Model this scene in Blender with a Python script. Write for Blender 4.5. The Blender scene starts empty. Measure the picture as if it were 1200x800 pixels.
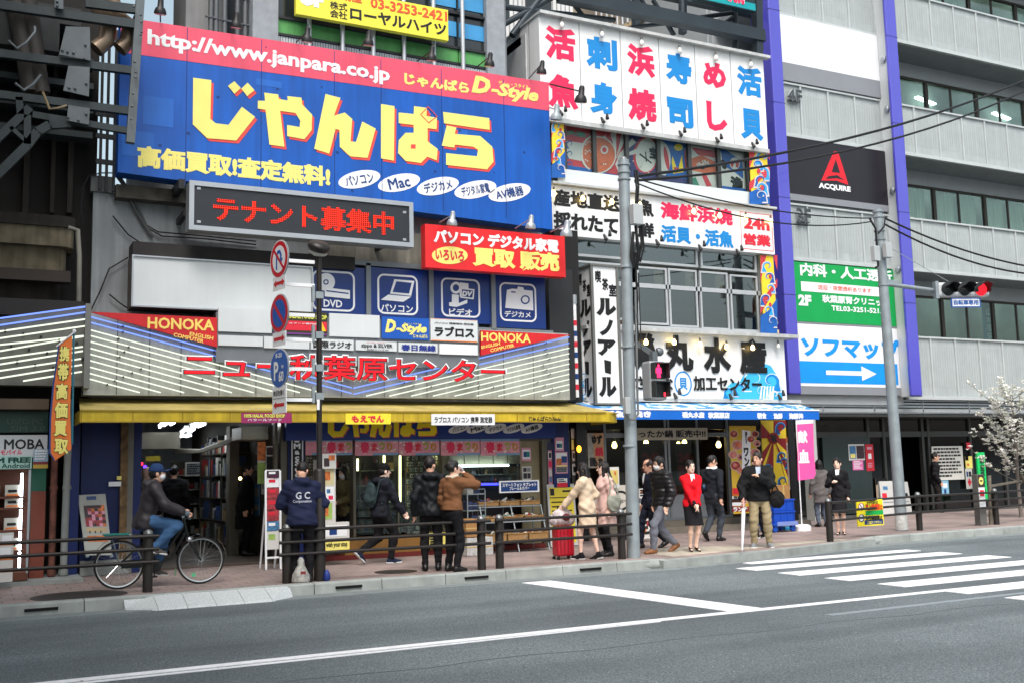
import bpy,bmesh,math,random
import numpy as np
from mathutils import Vector,Matrix
R=math.radians
random.seed(7)
SC=bpy.context.scene
COL=SC.collection
# ------------------------------------------------------------------ camera, sky, sun, exposure
CAM_H=1.62
FPX=1239.8
YAW,PITCH,ROLL=R(27.245),R(6.957),R(-1.381)
_fw=Vector((math.sin(YAW)*math.cos(PITCH),math.cos(YAW)*math.cos(PITCH),math.sin(PITCH)))
_r0=Vector((math.cos(YAW),-math.sin(YAW),0));_u0=_r0.cross(_fw)
_rt=math.cos(ROLL)*_r0+math.sin(ROLL)*_u0
_up=-math.sin(ROLL)*_r0+math.cos(ROLL)*_u0
cd=bpy.data.cameras.new('camera');cam=bpy.data.objects.new('camera',cd);COL.objects.link(cam)
cd.sensor_width=36;cd.lens=FPX*36/1200;cd.clip_end=2000;cd.clip_start=.05
_m=Matrix((_rt,_up,-_fw)).transposed().to_4x4();_m.translation=Vector((0,0,CAM_H));cam.matrix_world=_m
SC.camera=cam
W=bpy.data.worlds.new('World');SC.world=W;W.use_nodes=True
_n=W.node_tree.nodes;_l=W.node_tree.links;_bg=_n['Background']
_sky=_n.new('ShaderNodeTexSky');_sky.sky_type='NISHITA';_sky.sun_disc=False
SUN_EL,SUN_AZ=R(56),R(205) # azimuth clockwise from +Y: behind the camera, a little to the left
_sky.sun_elevation=SUN_EL;_sky.sun_rotation=SUN_AZ
_sky.air_density=1.0;_sky.dust_density=5.0;_sky.ozone_density=1.0
_hs=_n.new('ShaderNodeHueSaturation');_hs.inputs['Saturation'].default_value=.62;_hs.inputs['Hue'].default_value=.465
_l.new(_sky.outputs[0],_hs.inputs['Color']);_l.new(_hs.outputs[0],_bg.inputs[0]);_bg.inputs[1].default_value=.15
sd=bpy.data.lights.new('sun','SUN');sd.energy=1.3;sd.angle=R(28);sd.color=(1,.97,.93)
sun=bpy.data.objects.new('sun',sd);COL.objects.link(sun)
_sv=Vector((math.sin(SUN_AZ)*math.cos(SUN_EL),math.cos(SUN_AZ)*math.cos(SUN_EL),math.sin(SUN_EL)))
sun.rotation_euler=_sv.to_track_quat('Z','Y').to_euler();sun.location=(0,-5,30)
vs=SC.view_settings
vs.view_transform='Standard';vs.look='None';vs.gamma=1;vs.use_curve_mapping=False;vs.exposure=.76
SC.cycles.use_denoising=True;SC.cycles.max_bounces=7;SC.cycles.transparent_max_bounces=16
SC.cycles.sample_clamp_indirect=6
# ------------------------------------------------------------------ helpers
def ray(x,y):return(x-600)*_rt+(400-y)*_up+FPX*_fw
def at(x,y,Y):
 """Point of the wall plane Y = const that stands at photo pixel x, y."""
 d=ray(x,y);p=d*(Y/d.y);return Vector((p.x,Y,p.z+CAM_H))
def gz(x,y,z=.13):
 """Point of the level z that stands at photo pixel x, y."""
 d=ray(x,y);k=(z-CAM_H)/d.z;return Vector((d.x*k,d.y*k,z))
def s2l(v):
 v/=255;return v/12.92 if v<=.04045 else((v+.055)/1.055)**2.4
def rgb(r,g,b):return(s2l(r),s2l(g),s2l(b),1)
MATS={}
def mat(name,col,rough=.6,metal=0.,var=.06,scale=2.5,bump=0.,bscale=40.,streak=0.,emit=None,estr=0.,spec=.4,coat=0.):
 if name in MATS:return MATS[name]
 m=bpy.data.materials.new(name);m.use_nodes=True;MATS[name]=m
 nt=m.node_tree;n=nt.nodes;l=nt.links;b=n['Principled BSDF']
 if len(col)==3:col=rgb(*col)
 b.inputs['Roughness'].default_value=rough;b.inputs['Metallic'].default_value=metal
 b.inputs['Specular IOR Level'].default_value=spec;b.inputs['Coat Weight'].default_value=coat
 if emit is not None:
  b.inputs['Emission Color'].default_value=rgb(*emit);b.inputs['Emission Strength'].default_value=estr
 g=n.new('ShaderNodeNewGeometry')
 last=None
 def mul(src,lo,hi,last):
  mr=n.new('ShaderNodeMapRange');mr.inputs[1].default_value=.3;mr.inputs[2].default_value=.7
  mr.inputs[3].default_value=lo;mr.inputs[4].default_value=hi;l.new(src,mr.inputs[0])
  mx=n.new('ShaderNodeMix');mx.data_type='RGBA';mx.blend_type='MULTIPLY';mx.inputs[0].default_value=1
  if last is None:mx.inputs[6].default_value=col
  else:l.new(last,mx.inputs[6])
  l.new(mr.outputs[0],mx.inputs[7]);return mx.outputs[2]
 if var:
  t=n.new('ShaderNodeTexNoise');t.inputs['Scale'].default_value=scale;t.inputs['Detail'].default_value=5
  l.new(g.outputs['Position'],t.inputs['Vector']);last=mul(t.outputs[0],1-var,1+var,last)
 if streak:
  mp=n.new('ShaderNodeMapping');mp.inputs['Scale'].default_value=(5,5,.35);l.new(g.outputs['Position'],mp.inputs[0])
  t=n.new('ShaderNodeTexNoise');t.inputs['Scale'].default_value=1.6;t.inputs['Detail'].default_value=6
  l.new(mp.outputs[0],t.inputs['Vector']);last=mul(t.outputs[0],1-streak,1+streak*.25,last)
 if last is None:b.inputs['Base Color'].default_value=col
 else:l.new(last,b.inputs['Base Color'])
 if bump:
  t=n.new('ShaderNodeTexNoise');t.inputs['Scale'].default_value=bscale;t.inputs['Detail'].default_value=4
  l.new(g.outputs['Position'],t.inputs['Vector'])
  bp=n.new('ShaderNodeBump');bp.inputs['Strength'].default_value=bump;bp.inputs['Distance'].default_value=.02
  l.new(t.outputs[0],bp.inputs['Height']);l.new(bp.outputs[0],b.inputs['Normal'])
 return m
def emat(name,c,s):
 if name in MATS:return MATS[name]
 m=bpy.data.materials.new(name);m.use_nodes=True;MATS[name]=m
 n=m.node_tree.nodes;n.clear();e=n.new('ShaderNodeEmission');o=n.new('ShaderNodeOutputMaterial')
 e.inputs[0].default_value=rgb(*c);e.inputs[1].default_value=s;m.node_tree.links.new(e.outputs[0],o.inputs[0]);return m
def glassmat(name,tint=(225,235,232),k=1.45,base=.0):
 if name in MATS:return MATS[name]
 m=bpy.data.materials.new(name);m.use_nodes=True;MATS[name]=m
 n=m.node_tree.nodes;l=m.node_tree.links;n.clear();o=n.new('ShaderNodeOutputMaterial')
 t=n.new('ShaderNodeBsdfTransparent');t.inputs[0].default_value=rgb(*tint)
 g=n.new('ShaderNodeBsdfGlossy');g.inputs['Roughness'].default_value=.03;g.inputs[0].default_value=(.9,.95,.95,1)
 lw_=n.new('ShaderNodeLayerWeight');lw_.inputs[0].default_value=.5;pw_=n.new('ShaderNodeMath');pw_.operation='POWER';pw_.inputs[1].default_value=5;l.new(lw_.outputs['Facing'],pw_.inputs[0])
 fr=n.new('ShaderNodeMapRange');fr.inputs[3].default_value=((k-1)/(k+1))**2;l.new(pw_.outputs[0],fr.inputs[0])
 mx=n.new('ShaderNodeMixShader');l.new(fr.outputs[0],mx.inputs[0]);l.new(t.outputs[0],mx.inputs[1]);l.new(g.outputs[0],mx.inputs[2])
 l.new(mx.outputs[0],o.inputs[0]);return m
def tag(o,label=None,cat=None,group=None,kind=None):
 for k,v in(('label',label),('category',cat),('group',group),('kind',kind)):
  if v:o[k]=v
 return o
def empty(name,loc,label,cat,group=None):
 o=bpy.data.objects.new(name,None);COL.objects.link(o);o.location=loc;o.empty_display_size=.2
 return tag(o,label,cat,group)
def org(o):
 v=Vector((0,0,0))
 while o is not None:v=v+o.location;o=o.parent
 return v
class MB:
 """Collects shapes in world coordinates; build() links them as one mesh object."""
 def __init__(s):s.v=[];s.f=[];s.i=[];s.sm=[]
 def add(s,vs,fs,mi=0,smooth=False):
  k=len(s.v);s.v+=[Vector(p) for p in vs]
  for f in fs:s.f.append([k+j for j in f]);s.i.append(mi);s.sm.append(smooth)
  return s
 def box(s,a,b,mi=0):
  x0,x1=sorted((a[0],b[0]));y0,y1=sorted((a[1],b[1]));z0,z1=sorted((a[2],b[2]))
  return s.add([(x0,y0,z0),(x1,y0,z0),(x1,y1,z0),(x0,y1,z0),(x0,y0,z1),(x1,y0,z1),(x1,y1,z1),(x0,y1,z1)],
                     [(3,2,1,0),(4,5,6,7),(0,1,5,4),(1,2,6,5),(2,3,7,6),(3,0,4,7)],mi)
 def bar(s,p,q,w,h=None,mi=0,upv=(0,0,1)):
  p,q=Vector(p),Vector(q);h=h or w;d=(q-p).normalized();u=Vector(upv)
  if abs(d.dot(u))>.99:u=Vector((0,1,0))
  r=d.cross(u).normalized();u=r.cross(d)
  c=[(-1,-1),(1,-1),(1,1),(-1,1)]
  vs=[e+r*(a*w/2)+u*(b*h/2) for e in(p,q) for a,b in c]
  return s.add(vs,[(0,1,2,3),(7,6,5,4),(0,4,5,1),(1,5,6,2),(2,6,7,3),(3,7,4,0)],mi)
 def tube(s,pts,r,n=8,mi=0,cap=True):
  pts=[Vector(p) for p in pts];rs=r if isinstance(r,(list,tuple)) else[r]*len(pts)
  vs=[];fs=[];u=None
  for k,p in enumerate(pts):
   a=pts[max(k-1,0)];b=pts[min(k+1,len(pts)-1)];d=(b-a).normalized()
   if u is None:u=d.orthogonal().normalized()
   u=(u-d*u.dot(d));u=u.normalized() if u.length>1e-6 else d.orthogonal().normalized()
   w=d.cross(u)
   for j in range(n):
    t=2*math.pi*j/n;vs.append(p+(u*math.cos(t)+w*math.sin(t))*rs[k])
  for k in range(len(pts)-1):
   for j in range(n):
    a=k*n+j;b=k*n+(j+1)%n;fs.append((a,b,b+n,a+n))
  s.add(vs,fs,mi,True)
  if cap:
   s.add(vs[:n],[tuple(range(n))[::-1]],mi);s.add(vs[-n:],[tuple(range(n))],mi)
  return s
 def lathe(s,prof,c,n=16,mi=0,axis=(0,0,1)):
  ax=Vector(axis).normalized();u=ax.orthogonal().normalized();w=ax.cross(u);c=Vector(c)
  vs=[];fs=[]
  for r,h in prof:
   for j in range(n):
    t=2*math.pi*j/n;vs.append(c+ax*h+(u*math.cos(t)+w*math.sin(t))*max(r,1e-4))
  for k in range(len(prof)-1):
   for j in range(n):
    a=k*n+j;b=k*n+(j+1)%n;fs.append((a,b,b+n,a+n))
  fs.append(tuple(range(n))[::-1]);fs.append(tuple(range((len(prof)-1)*n,len(prof)*n)))
  return s.add(vs,fs,mi,True)
 def ell(s,c,r,n=12,mi=0):
  c=Vector(c);r=(r,r,r) if not isinstance(r,(list,tuple)) else r;vs=[];fs=[];h=n//2
  for k in range(h+1):
   a=math.pi*k/h
   for j in range(n):
    t=2*math.pi*j/n;vs.append(c+Vector((r[0]*math.sin(a)*math.cos(t),r[1]*math.sin(a)*math.sin(t),-r[2]*math.cos(a))))
  for k in range(h):
   for j in range(n):
    a=k*n+j;b=k*n+(j+1)%n;fs.append((a,b,b+n,a+n))
  return s.add(vs,fs,mi,True)
 def poly(s,pts,Y,t=.01,mi=0,pxl=True):
  """Outline given in photo pixels (or X, Z) on the plane Y, given a thickness t towards the street."""
  P=[at(x,y,Y) for x,y in pts] if pxl else[Vector((x,Y,z)) for x,z in pts]
  a=sum(P[k].x*P[(k+1)%len(P)].z-P[(k+1)%len(P)].x*P[k].z for k in range(len(P)))
  if a<0:P.reverse()
  n=len(P);F=[Vector((p.x,Y-t,p.z)) for p in P]
  return s.add(F+P,[tuple(range(n)),tuple(range(n,2*n))[::-1]]+[((k+1)%n,k,n+k,n+(k+1)%n) for k in range(n)],mi)
 def slab(s,pts,z0,z1,mi=0):
  P=[Vector((p[0],p[1],0)) for p in pts]
  a=sum(P[k].x*P[(k+1)%len(P)].y-P[(k+1)%len(P)].x*P[k].y for k in range(len(P)))
  if a<0:P.reverse()
  n=len(P)
  return s.add([(p.x,p.y,z1) for p in P]+[(p.x,p.y,z0) for p in P],
                     [tuple(range(n)),tuple(range(n,2*n))[::-1]]+[((k+1)%n,k,n+k,n+(k+1)%n) for k in range(n)],mi)
 def each(s,name,mats,parent):
  """build() with every separate shape as an object of its own."""
  par=list(range(len(s.v)));seen={}
  def find(a):
   while par[a]!=a:par[a]=par[par[a]];a=par[a]
   return a
  for k,p in enumerate(s.v):
   q=(round(p.x,5),round(p.y,5),round(p.z,5))
   if q in seen:par[find(k)]=find(seen[q])
   else:seen[q]=k
  for f in s.f:
   for j in f[1:]:par[find(j)]=find(f[0])
  grp={}
  for q,f in enumerate(s.f):grp.setdefault(find(f[0]),[]).append(q)
  out=[]
  for fs in grp.values():
   b=MB();mp={}
   for q in fs:
    for j in s.f[q]:
     if j not in mp:mp[j]=len(b.v);b.v.append(s.v[j])
    b.f.append([mp[j] for j in s.f[q]]);b.i.append(s.i[q]);b.sm.append(s.sm[q])
   out.append(b.build(name,mats,parent))
  return out
 def build(s,name,mats,parent=None,loc=None,bev=0.,smooth=None):
  if not isinstance(mats,(list,tuple)):mats=[mats]
  me=bpy.data.meshes.new(name)
  if parent is not None:o0=org(parent)
  elif loc is not None:o0=Vector(loc)
  else:
   xs=[p.x for p in s.v];ys=[p.y for p in s.v];zs=[p.z for p in s.v]
   o0=Vector(((min(xs)+max(xs))/2,(min(ys)+max(ys))/2,min(zs)))
  me.from_pydata([tuple(p-o0) for p in s.v],[],s.f)
  for m in mats:me.materials.append(m)
  me.polygons.foreach_set('material_index',s.i)
  me.polygons.foreach_set('use_smooth',s.sm if smooth is None else[smooth]*len(s.f))
  me.update()
  if any(s.sm) and smooth is None:me.set_sharp_from_angle(angle=R(50))
  o=bpy.data.objects.new(name,me);COL.objects.link(o)
  if parent is not None:o.parent=parent
  else:o.location=o0
  if bev:
   b=o.modifiers.new('bevel','BEVEL');b.width=bev;b.segments=2;b.limit_method='ANGLE'
  return o
def kids(o):return[c for c in bpy.data.objects if c.parent==o]
def copy_tree(o,parent=None):
 c=o.copy();COL.objects.link(c)
 if parent is not None:c.parent=parent
 for ch in list(o.children):copy_tree(ch,c)
 return c
TXT={}
def text(s,tl,br,Y,m,parent,bold=.02,name='lettering',shear=0.,sp=1.,rot=0.,pxl=True,t=.003,gap=.004,lh=1.):
 """Lettering that fills the box between two photo pixels on the plane Y, facing the street."""
 key=(s,bold,shear,sp,lh)
 if key not in TXT:
  cu=bpy.data.curves.new('text','FONT');cu.body=s;cu.size=1;cu.bevel_depth=bold;cu.bevel_resolution=0
  cu.resolution_u=2;cu.shear=shear;cu.space_character=sp;cu.space_line=lh;cu.align_x='CENTER'
  o=bpy.data.objects.new('text',cu);COL.objects.link(o)
  dg=bpy.context.evaluated_depsgraph_get()
  me=bpy.data.meshes.new_from_object(o.evaluated_get(dg))
  a=np.empty(len(me.vertices)*3,dtype=np.float32);me.vertices.foreach_get('co',a);a=a.reshape(-1,3)
  fs=[tuple(p.vertices) for p in me.polygons]
  bpy.data.objects.remove(o);bpy.data.curves.remove(cu);bpy.data.meshes.remove(me)
  TXT[key]=(a,fs)
 a,fs=TXT[key]
 lo=a.min(0);hi=a.max(0);ext=np.maximum(hi-lo,1e-5)
 p0=at(tl[0],tl[1],Y) if pxl else Vector((tl[0],Y,tl[1]));p1=at(br[0],br[1],Y) if pxl else Vector((br[0],Y,br[1]))
 w,h=p1.x-p0.x,p0.z-p1.z
 x=((a[:,0]-lo[0])/ext[0]-.5)*w;z=((a[:,1]-lo[1])/ext[1]-.5)*h
 if rot:
  c,sn=math.cos(rot),math.sin(rot);x,z=x*c-z*sn,x*sn+z*c
 o0=org(parent)
 th=(a[:,2]-lo[2])/ext[2]*t
 co=np.stack([x+(p0.x+p1.x)/2-o0.x,Y-gap-th-o0.y,z+(p0.z+p1.z)/2-o0.z],1)
 me=bpy.data.meshes.new(name);me.from_pydata(co.tolist(),[],fs);me.materials.append(m);me.update()
 o=bpy.data.objects.new(name,me);COL.objects.link(o);o.parent=parent
 return o
def board(name,label,cat,tl,br,Y,d,m,group=None,fr=0.,fm=None,parent=None,edge=None,pxl=True):
 """A flat sign board: face on plane Y, depth d behind it, with an optional raised frame."""
 p0=at(tl[0],tl[1],Y) if pxl else Vector((tl[0],Y,tl[1]));p1=at(br[0],br[1],Y) if pxl else Vector((br[0],Y,br[1]))
 b=MB().box((p0.x,Y,p0.z),(p1.x,Y+d,p1.z))
 ms=[m]
 if edge:
  ms=[m,edge]
  for k in range(6):b.i[k]=0 if k==2 else 1
 o=b.build(name,ms,parent=parent)
 if parent is None or label:tag(o,label,cat,group)
 if fr:
  f=MB();x0,x1,z0,z1=p0.x,p1.x,p1.z,p0.z;a=Y-.03;e=Y+.001
  f.box((x0-.004,a,z1-fr),(x1+.004,e,z1+.004));f.box((x0-.004,a,z0-.004),(x1+.004,e,z0+fr))
  f.box((x0-.004,a,z0+fr),(x0+fr,e,z1-fr));f.box((x1-fr,a,z0+fr),(x1+.004,e,z1-fr))
  f.build('frame',fm,parent=o)
 return o
def ellpts(cx,cy,rx,ry,rot=0,n=28):
 c,s=math.cos(R(rot)),math.sin(R(rot))
 return[(cx+rx*math.cos(t)*c-ry*math.sin(t)*s,cy+rx*math.cos(t)*s+ry*math.sin(t)*c) for t in[2*math.pi*k/n for k in range(n)]]
def rrect(x0,y0,x1,y1,r,n=5):
 out=[]
 for cx,cy,a in((x1-r,y1-r,0),(x0+r,y1-r,90),(x0+r,y0+r,180),(x1-r,y0+r,270)):
  for k in range(n+1):t=R(a+90*k/n);out.append((cx+r*math.cos(t),cy+r*math.sin(t)))
 return out
def ring(mb,outer,w,Y,t=.004,mi=0):
 """A band of width w (m) inside an X, Z outline."""
 n=len(outer);cx=sum(p[0] for p in outer)/n;inn=[]
 for k in range(n):
  a,b,c=Vector(outer[k-1]),Vector(outer[k]),Vector(outer[(k+1)%n])
  d=((b-a).normalized()+(c-b).normalized()).normalized();nn=Vector((-d.y,d.x));inn.append(b+nn*w)
 ar=sum(outer[k][0]*outer[(k+1)%n][1]-outer[(k+1)%n][0]*outer[k][1] for k in range(n))
 if ar<0:
  return ring(mb,outer[::-1],w,Y,t,mi)
 V=[(p[0],Y-t,p[1]) for p in outer]+[(p[0],Y-t,p[1]) for p in inn]+[(p[0],Y,p[1]) for p in outer]+[(p[0],Y,p[1]) for p in inn]
 F=[]
 for k in range(n):
  j=(k+1)%n;F+=[(k,j,n+j,n+k),(j,k,2*n+k,2*n+j),(n+k,n+j,3*n+j,3*n+k)]
 mb.add(V,F,mi)
# ------------------------------------------------------------------ shared materials
white=mat('white_sign_acrylic',(226,230,230),.35,var=.03,streak=.05)
offwhite=mat('old_white_acrylic',(206,213,214),.4,var=.03,streak=.04)
black=mat('black_paint',(22,22,24),.5)
ink=mat('black_ink',(16,17,18),.5,var=0)
redp=mat('red_print',(214,38,58),.4,var=.03)
crimson=mat('crimson_print',(222,36,84),.4,var=.03)
bluep=mat('blue_print',(16,130,200),.4,var=.03)
navy=mat('navy_print',(20,60,120),.4,var=.03)
yellowp=mat('yellow_print',(238,226,122),.45,var=.04)
whitep=mat('white_print',(232,235,236),.4,var=.02)
steel=mat('galvanised_steel',(142,153,157),.5,.3,var=.12,scale=5,bump=.05)
alum=mat('aluminium',(168,174,178),.38,.6,var=.05)
darkmetal=mat('dark_metal',(40,42,44),.45,.3)
greenp=mat('green_print',(16,160,72),.4,var=.03)
orangep=mat('orange_print',(228,128,52),.5,var=.05)
pinkp=mat('pink_print',(226,92,150),.5,var=.05)
greyp=mat('grey_print',(130,135,140),.5,var=.03)
skyblue=mat('sky_blue_print',(40,160,226),.4,var=.03)
tube_w=emat('fluorescent_white',(236,245,255),9)
tube_y=emat('warm_fluorescent',(255,236,170),6)
bulb_m=emat('warm_bulb',(255,214,130),9)
cablem=mat('black_cable',(20,21,23),.6,var=0)
# ------------------------------------------------------------------ ground, road, kerbs, markings
def asphalt():
 m=bpy.data.materials.new('asphalt');m.use_nodes=True;n=m.node_tree.nodes;l=m.node_tree.links;b=n['Principled BSDF']
 g=n.new('ShaderNodeNewGeometry')
 def noise(sc,det=3):
  t=n.new('ShaderNodeTexNoise');t.inputs['Scale'].default_value=sc;t.inputs['Detail'].default_value=det;l.new(g.outputs['Position'],t.inputs['Vector']);return t
 a=noise(.35,6);f=noise(62,3);v=n.new('ShaderNodeTexVoronoi');v.inputs['Scale'].default_value=70;l.new(g.outputs['Position'],v.inputs['Vector'])
 mp=n.new('ShaderNodeMapping');mp.inputs['Scale'].default_value=(.06,1.1,1);l.new(g.outputs['Position'],mp.inputs[0])
 w=n.new('ShaderNodeTexNoise');w.inputs['Scale'].default_value=1.0;w.inputs['Detail'].default_value=3;l.new(mp.outputs[0],w.inputs['Vector'])
 def ramp(src,c0,c1,p0,p1):
  r=n.new('ShaderNodeValToRGB');r.color_ramp.elements[0].position=p0;r.color_ramp.elements[1].position=p1
  r.color_ramp.elements[0].color=c0;r.color_ramp.elements[1].color=c1;l.new(src,r.inputs[0]);return r.outputs[0]
 base=ramp(f.outputs[0],(.04,.052,.056,1),(.19,.226,.236,1),.32,.68)
 big=ramp(a.outputs[0],(.76,.77,.78,1),(1.12,1.12,1.12,1),.36,.64)
 trk=ramp(w.outputs[0],(.78,.79,.8,1),(1.12,1.12,1.12,1),.38,.62)
 sp=ramp(v.outputs['Color'],(1,1,1,1),(2.2,2.2,2.2,1),.9,.97)
 last=base
 for q in(big,trk,sp):
  x=n.new('ShaderNodeMix');x.data_type='RGBA';x.blend_type='MULTIPLY';x.inputs[0].default_value=1;l.new(last,x.inputs[6]);l.new(q,x.inputs[7]);last=x.outputs[2]
 l.new(last,b.inputs['Base Color']);b.inputs['Roughness'].default_value=.82
 bp=n.new('ShaderNodeBump');bp.inputs['Strength'].default_value=.5;bp.inputs['Distance'].default_value=.008;l.new(f.outputs[0],bp.inputs['Height']);l.new(bp.outputs[0],b.inputs['Normal'])
 return m
def tiles(name,c1,c2,cm,sx,sy,rot=0.,mort=.012):
 m=bpy.data.materials.new(name);m.use_nodes=True;n=m.node_tree.nodes;l=m.node_tree.links;b=n['Principled BSDF']
 g=n.new('ShaderNodeNewGeometry');mp=n.new('ShaderNodeMapping');mp.inputs['Rotation'].default_value=(0,0,rot);l.new(g.outputs['Position'],mp.inputs[0])
 br=n.new('ShaderNodeTexBrick');br.offset=.5;br.inputs['Scale'].default_value=1
 br.inputs['Brick Width'].default_value=sx;br.inputs['Row Height'].default_value=sy;br.inputs['Mortar Size'].default_value=mort
 for k,c in(('Color1',c1),('Color2',c2),('Mortar',cm)):br.inputs[k].default_value=rgb(*c)
 l.new(mp.outputs[0],br.inputs['Vector'])
 t=n.new('ShaderNodeTexNoise');t.inputs['Scale'].default_value=1.3;t.inputs['Detail'].default_value=7;l.new(g.outputs['Position'],t.inputs['Vector'])
 mr=n.new('ShaderNodeMapRange');mr.inputs[1].default_value=.3;mr.inputs[2].default_value=.7;mr.inputs[3].default_value=.72;mr.inputs[4].default_value=1.12;l.new(t.outputs[0],mr.inputs[0])
 x=n.new('ShaderNodeMix');x.data_type='RGBA';x.blend_type='MULTIPLY';x.inputs[0].default_value=1;l.new(br.outputs[0],x.inputs[6]);l.new(mr.outputs[0],x.inputs[7])
 l.new(x.outputs[2],b.inputs['Base Color']);b.inputs['Roughness'].default_value=.75
 bp=n.new('ShaderNodeBump');bp.inputs['Strength'].default_value=.4;bp.inputs['Distance'].default_value=.004;bp.invert=True;l.new(br.outputs['Fac'],bp.inputs['Height']);l.new(bp.outputs[0],b.inputs['Normal'])
 return m
ASPH=asphalt()
PAVE=tiles('red_paving',(154,136,129),(142,128,123),(118,109,105),.3,.3)
conc=mat('kerb_concrete',(146,152,148),.85,var=.2,scale=3,bump=.3,bscale=60,streak=.12)
granite=mat('granite',(180,187,187),.7,var=.22,scale=60,bump=.2,bscale=80)
paint=mat('road_paint',(232,234,236),.6,var=.06,scale=5,bump=.15,bscale=70)
_nt=paint.node_tree;_b=_nt.nodes['Principled BSDF'];_src=_b.inputs['Base Color'].links[0].from_socket
_g=_nt.nodes.new('ShaderNodeNewGeometry');_t=_nt.nodes.new('ShaderNodeTexNoise');_t.inputs['Scale'].default_value=22;_t.inputs['Detail'].default_value=9;_t.inputs['Roughness'].default_value=.7
_r=_nt.nodes.new('ShaderNodeMapRange');_r.inputs[1].default_value=.6;_r.inputs[2].default_value=.7;_x=_nt.nodes.new('ShaderNodeMix');_x.data_type='RGBA';_x.inputs[7].default_value=(.2,.23,.24,1)
_nt.links.new(_g.outputs['Position'],_t.inputs['Vector']);_nt.links.new(_t.outputs[0],_r.inputs[0]);_nt.links.new(_r.outputs[0],_x.inputs[0]);_nt.links.new(_src,_x.inputs[6]);_nt.links.new(_x.outputs[2],_b.inputs['Base Color'])
oldpaint=mat('worn_road_paint',(128,138,142),.8,var=.12,scale=8)
cream=tiles('cream_paving',(186,178,160),(172,166,150),(140,132,120),.3,.3)
MB().box((-260,-260,-.3),(300,300,-.004)).build('road',ASPH)['kind']='structure'
# kerb line (world X, Y of the kerb face): straight, round the corner at the crossing, then set back
KA=[(-30,14.62),(10.0,14.42)]
KB=[(16.2,15.72),(40,16.75)]
GAP=[(10.35,14.5),(12.4,14.85),(15.6,15.6)]
edge=KA+GAP+KB
pv=MB();pv.slab([(x,y+.1) for x,y in KA]+GAP+[(x,y+.1) for x,y in KB]+[(40,40),(-30,40)],.0,.126)
o=pv.build('pavement',PAVE);o['kind']='structure'
# the ramped kerb at the crossing, flush concrete strip
fl=MB();fl.slab([(10.0,14.30),(12.5,14.66),(15.9,15.52),(15.9,15.72),(12.4,14.9),(10.0,14.52)],.0,.131)
o=fl.build('dropped_kerb',conc);o['kind']='structure'
def kerb(a,b,stone,holes,name):
 k=MB();dark=MB();A,B=Vector((*a,0)),Vector((*b,0));d=(B-A);L=d.length;d.normalize();nn=Vector((d.y,-d.x,0))
 q=0.;i=0
 while q<L-.05:
  e=min(q+stone,L);p0=A+d*(q+.006);p1=A+d*(e-.006)
  prof=[(0,0),(.012,.135),(.03,.152),(.2,.152),(.2,0)]
  vs=[]
  for p in(p0,p1):
   for y,z in prof:vs.append(p-nn*y+Vector((0,0,z)))
  n=5;fs=[tuple(range(5))[::-1],tuple(range(5,10))]+[(j,(j+1)%5,5+(j+1)%5,5+j) for j in range(5)]
  k.add(vs,fs)
  if i%holes==1:
   c=(p0+p1)/2;w=min(.19,(e-q)*.33)
   p,r=c-d*w+nn*.004,c+d*w+nn*.004
   dark.bar(p+Vector((0,0,.075)),r+Vector((0,0,.075)),.03,.035)
  q=e;i+=1
 o=k.build(name,conc,loc=(A+B)/2);o['kind']='structure'
 o2=dark.build('drain_slot',mat('drain_black',(10,10,11),.9,var=0),parent=o)
 return o
kerb((-30,14.62),(9.85,14.42),.98,2,'kerb')
kerb((16.1,15.72),(40,16.75),1.0,1,'kerb')
e=MB().lathe([(.1,0),(.1,.13),(.08,.152),(.0,.153)],(9.93,14.52,0),16).ell((10.0,14.5,.06),(.42,.1,.092),16)
e.ell((16.05,15.82,.06),(.36,.12,.092),16);e.build('kerb_end_stone',conc)['kind']='structure'
g=MB().slab([(-30,14.24),(10.05,14.05),(12.6,14.45),(16.0,15.3),(40,16.4),(40,16.74),(16.0,15.72),(12.4,14.85),(10.0,14.43),(-30,14.63)],-.02,.006)
g.build('gutter',mat('gutter_concrete',(116,124,124),.85,var=.12,scale=4,bump=.2))['kind']='structure'
# granite ramp blocks in front of the kerb
rp=MB();c0=gz(138,708,0);c1=gz(316,690,0);L=c1.x-c0.x
n_=6
for k in range(n_):
 xa=c0.x+L*k/n_+.003;xb=c0.x+L*(k+1)/n_-.003
 ya=14.03+(.3 if k in(0,) else 0);yb=14.03+(.3 if k==n_-1 else 0)
 y0=14.52
 za=.1
 rp.add([(xa,ya+.03,.03),(xb,yb+.03,.03),(xb,y0,.155),(xa,y0,.155),(xa,ya,0),(xb,yb,0),(xb,y0,0),(xa,y0,0)],
           [(0,1,2,3),(4,5,1,0),(5,6,2,1),(7,4,0,3)])
o=rp.build('driveway_ramp',granite);tag(o,'pale granite ramp blocks laid against the kerb beside the bicycle','kerb ramp');o['kind']='structure'
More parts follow.
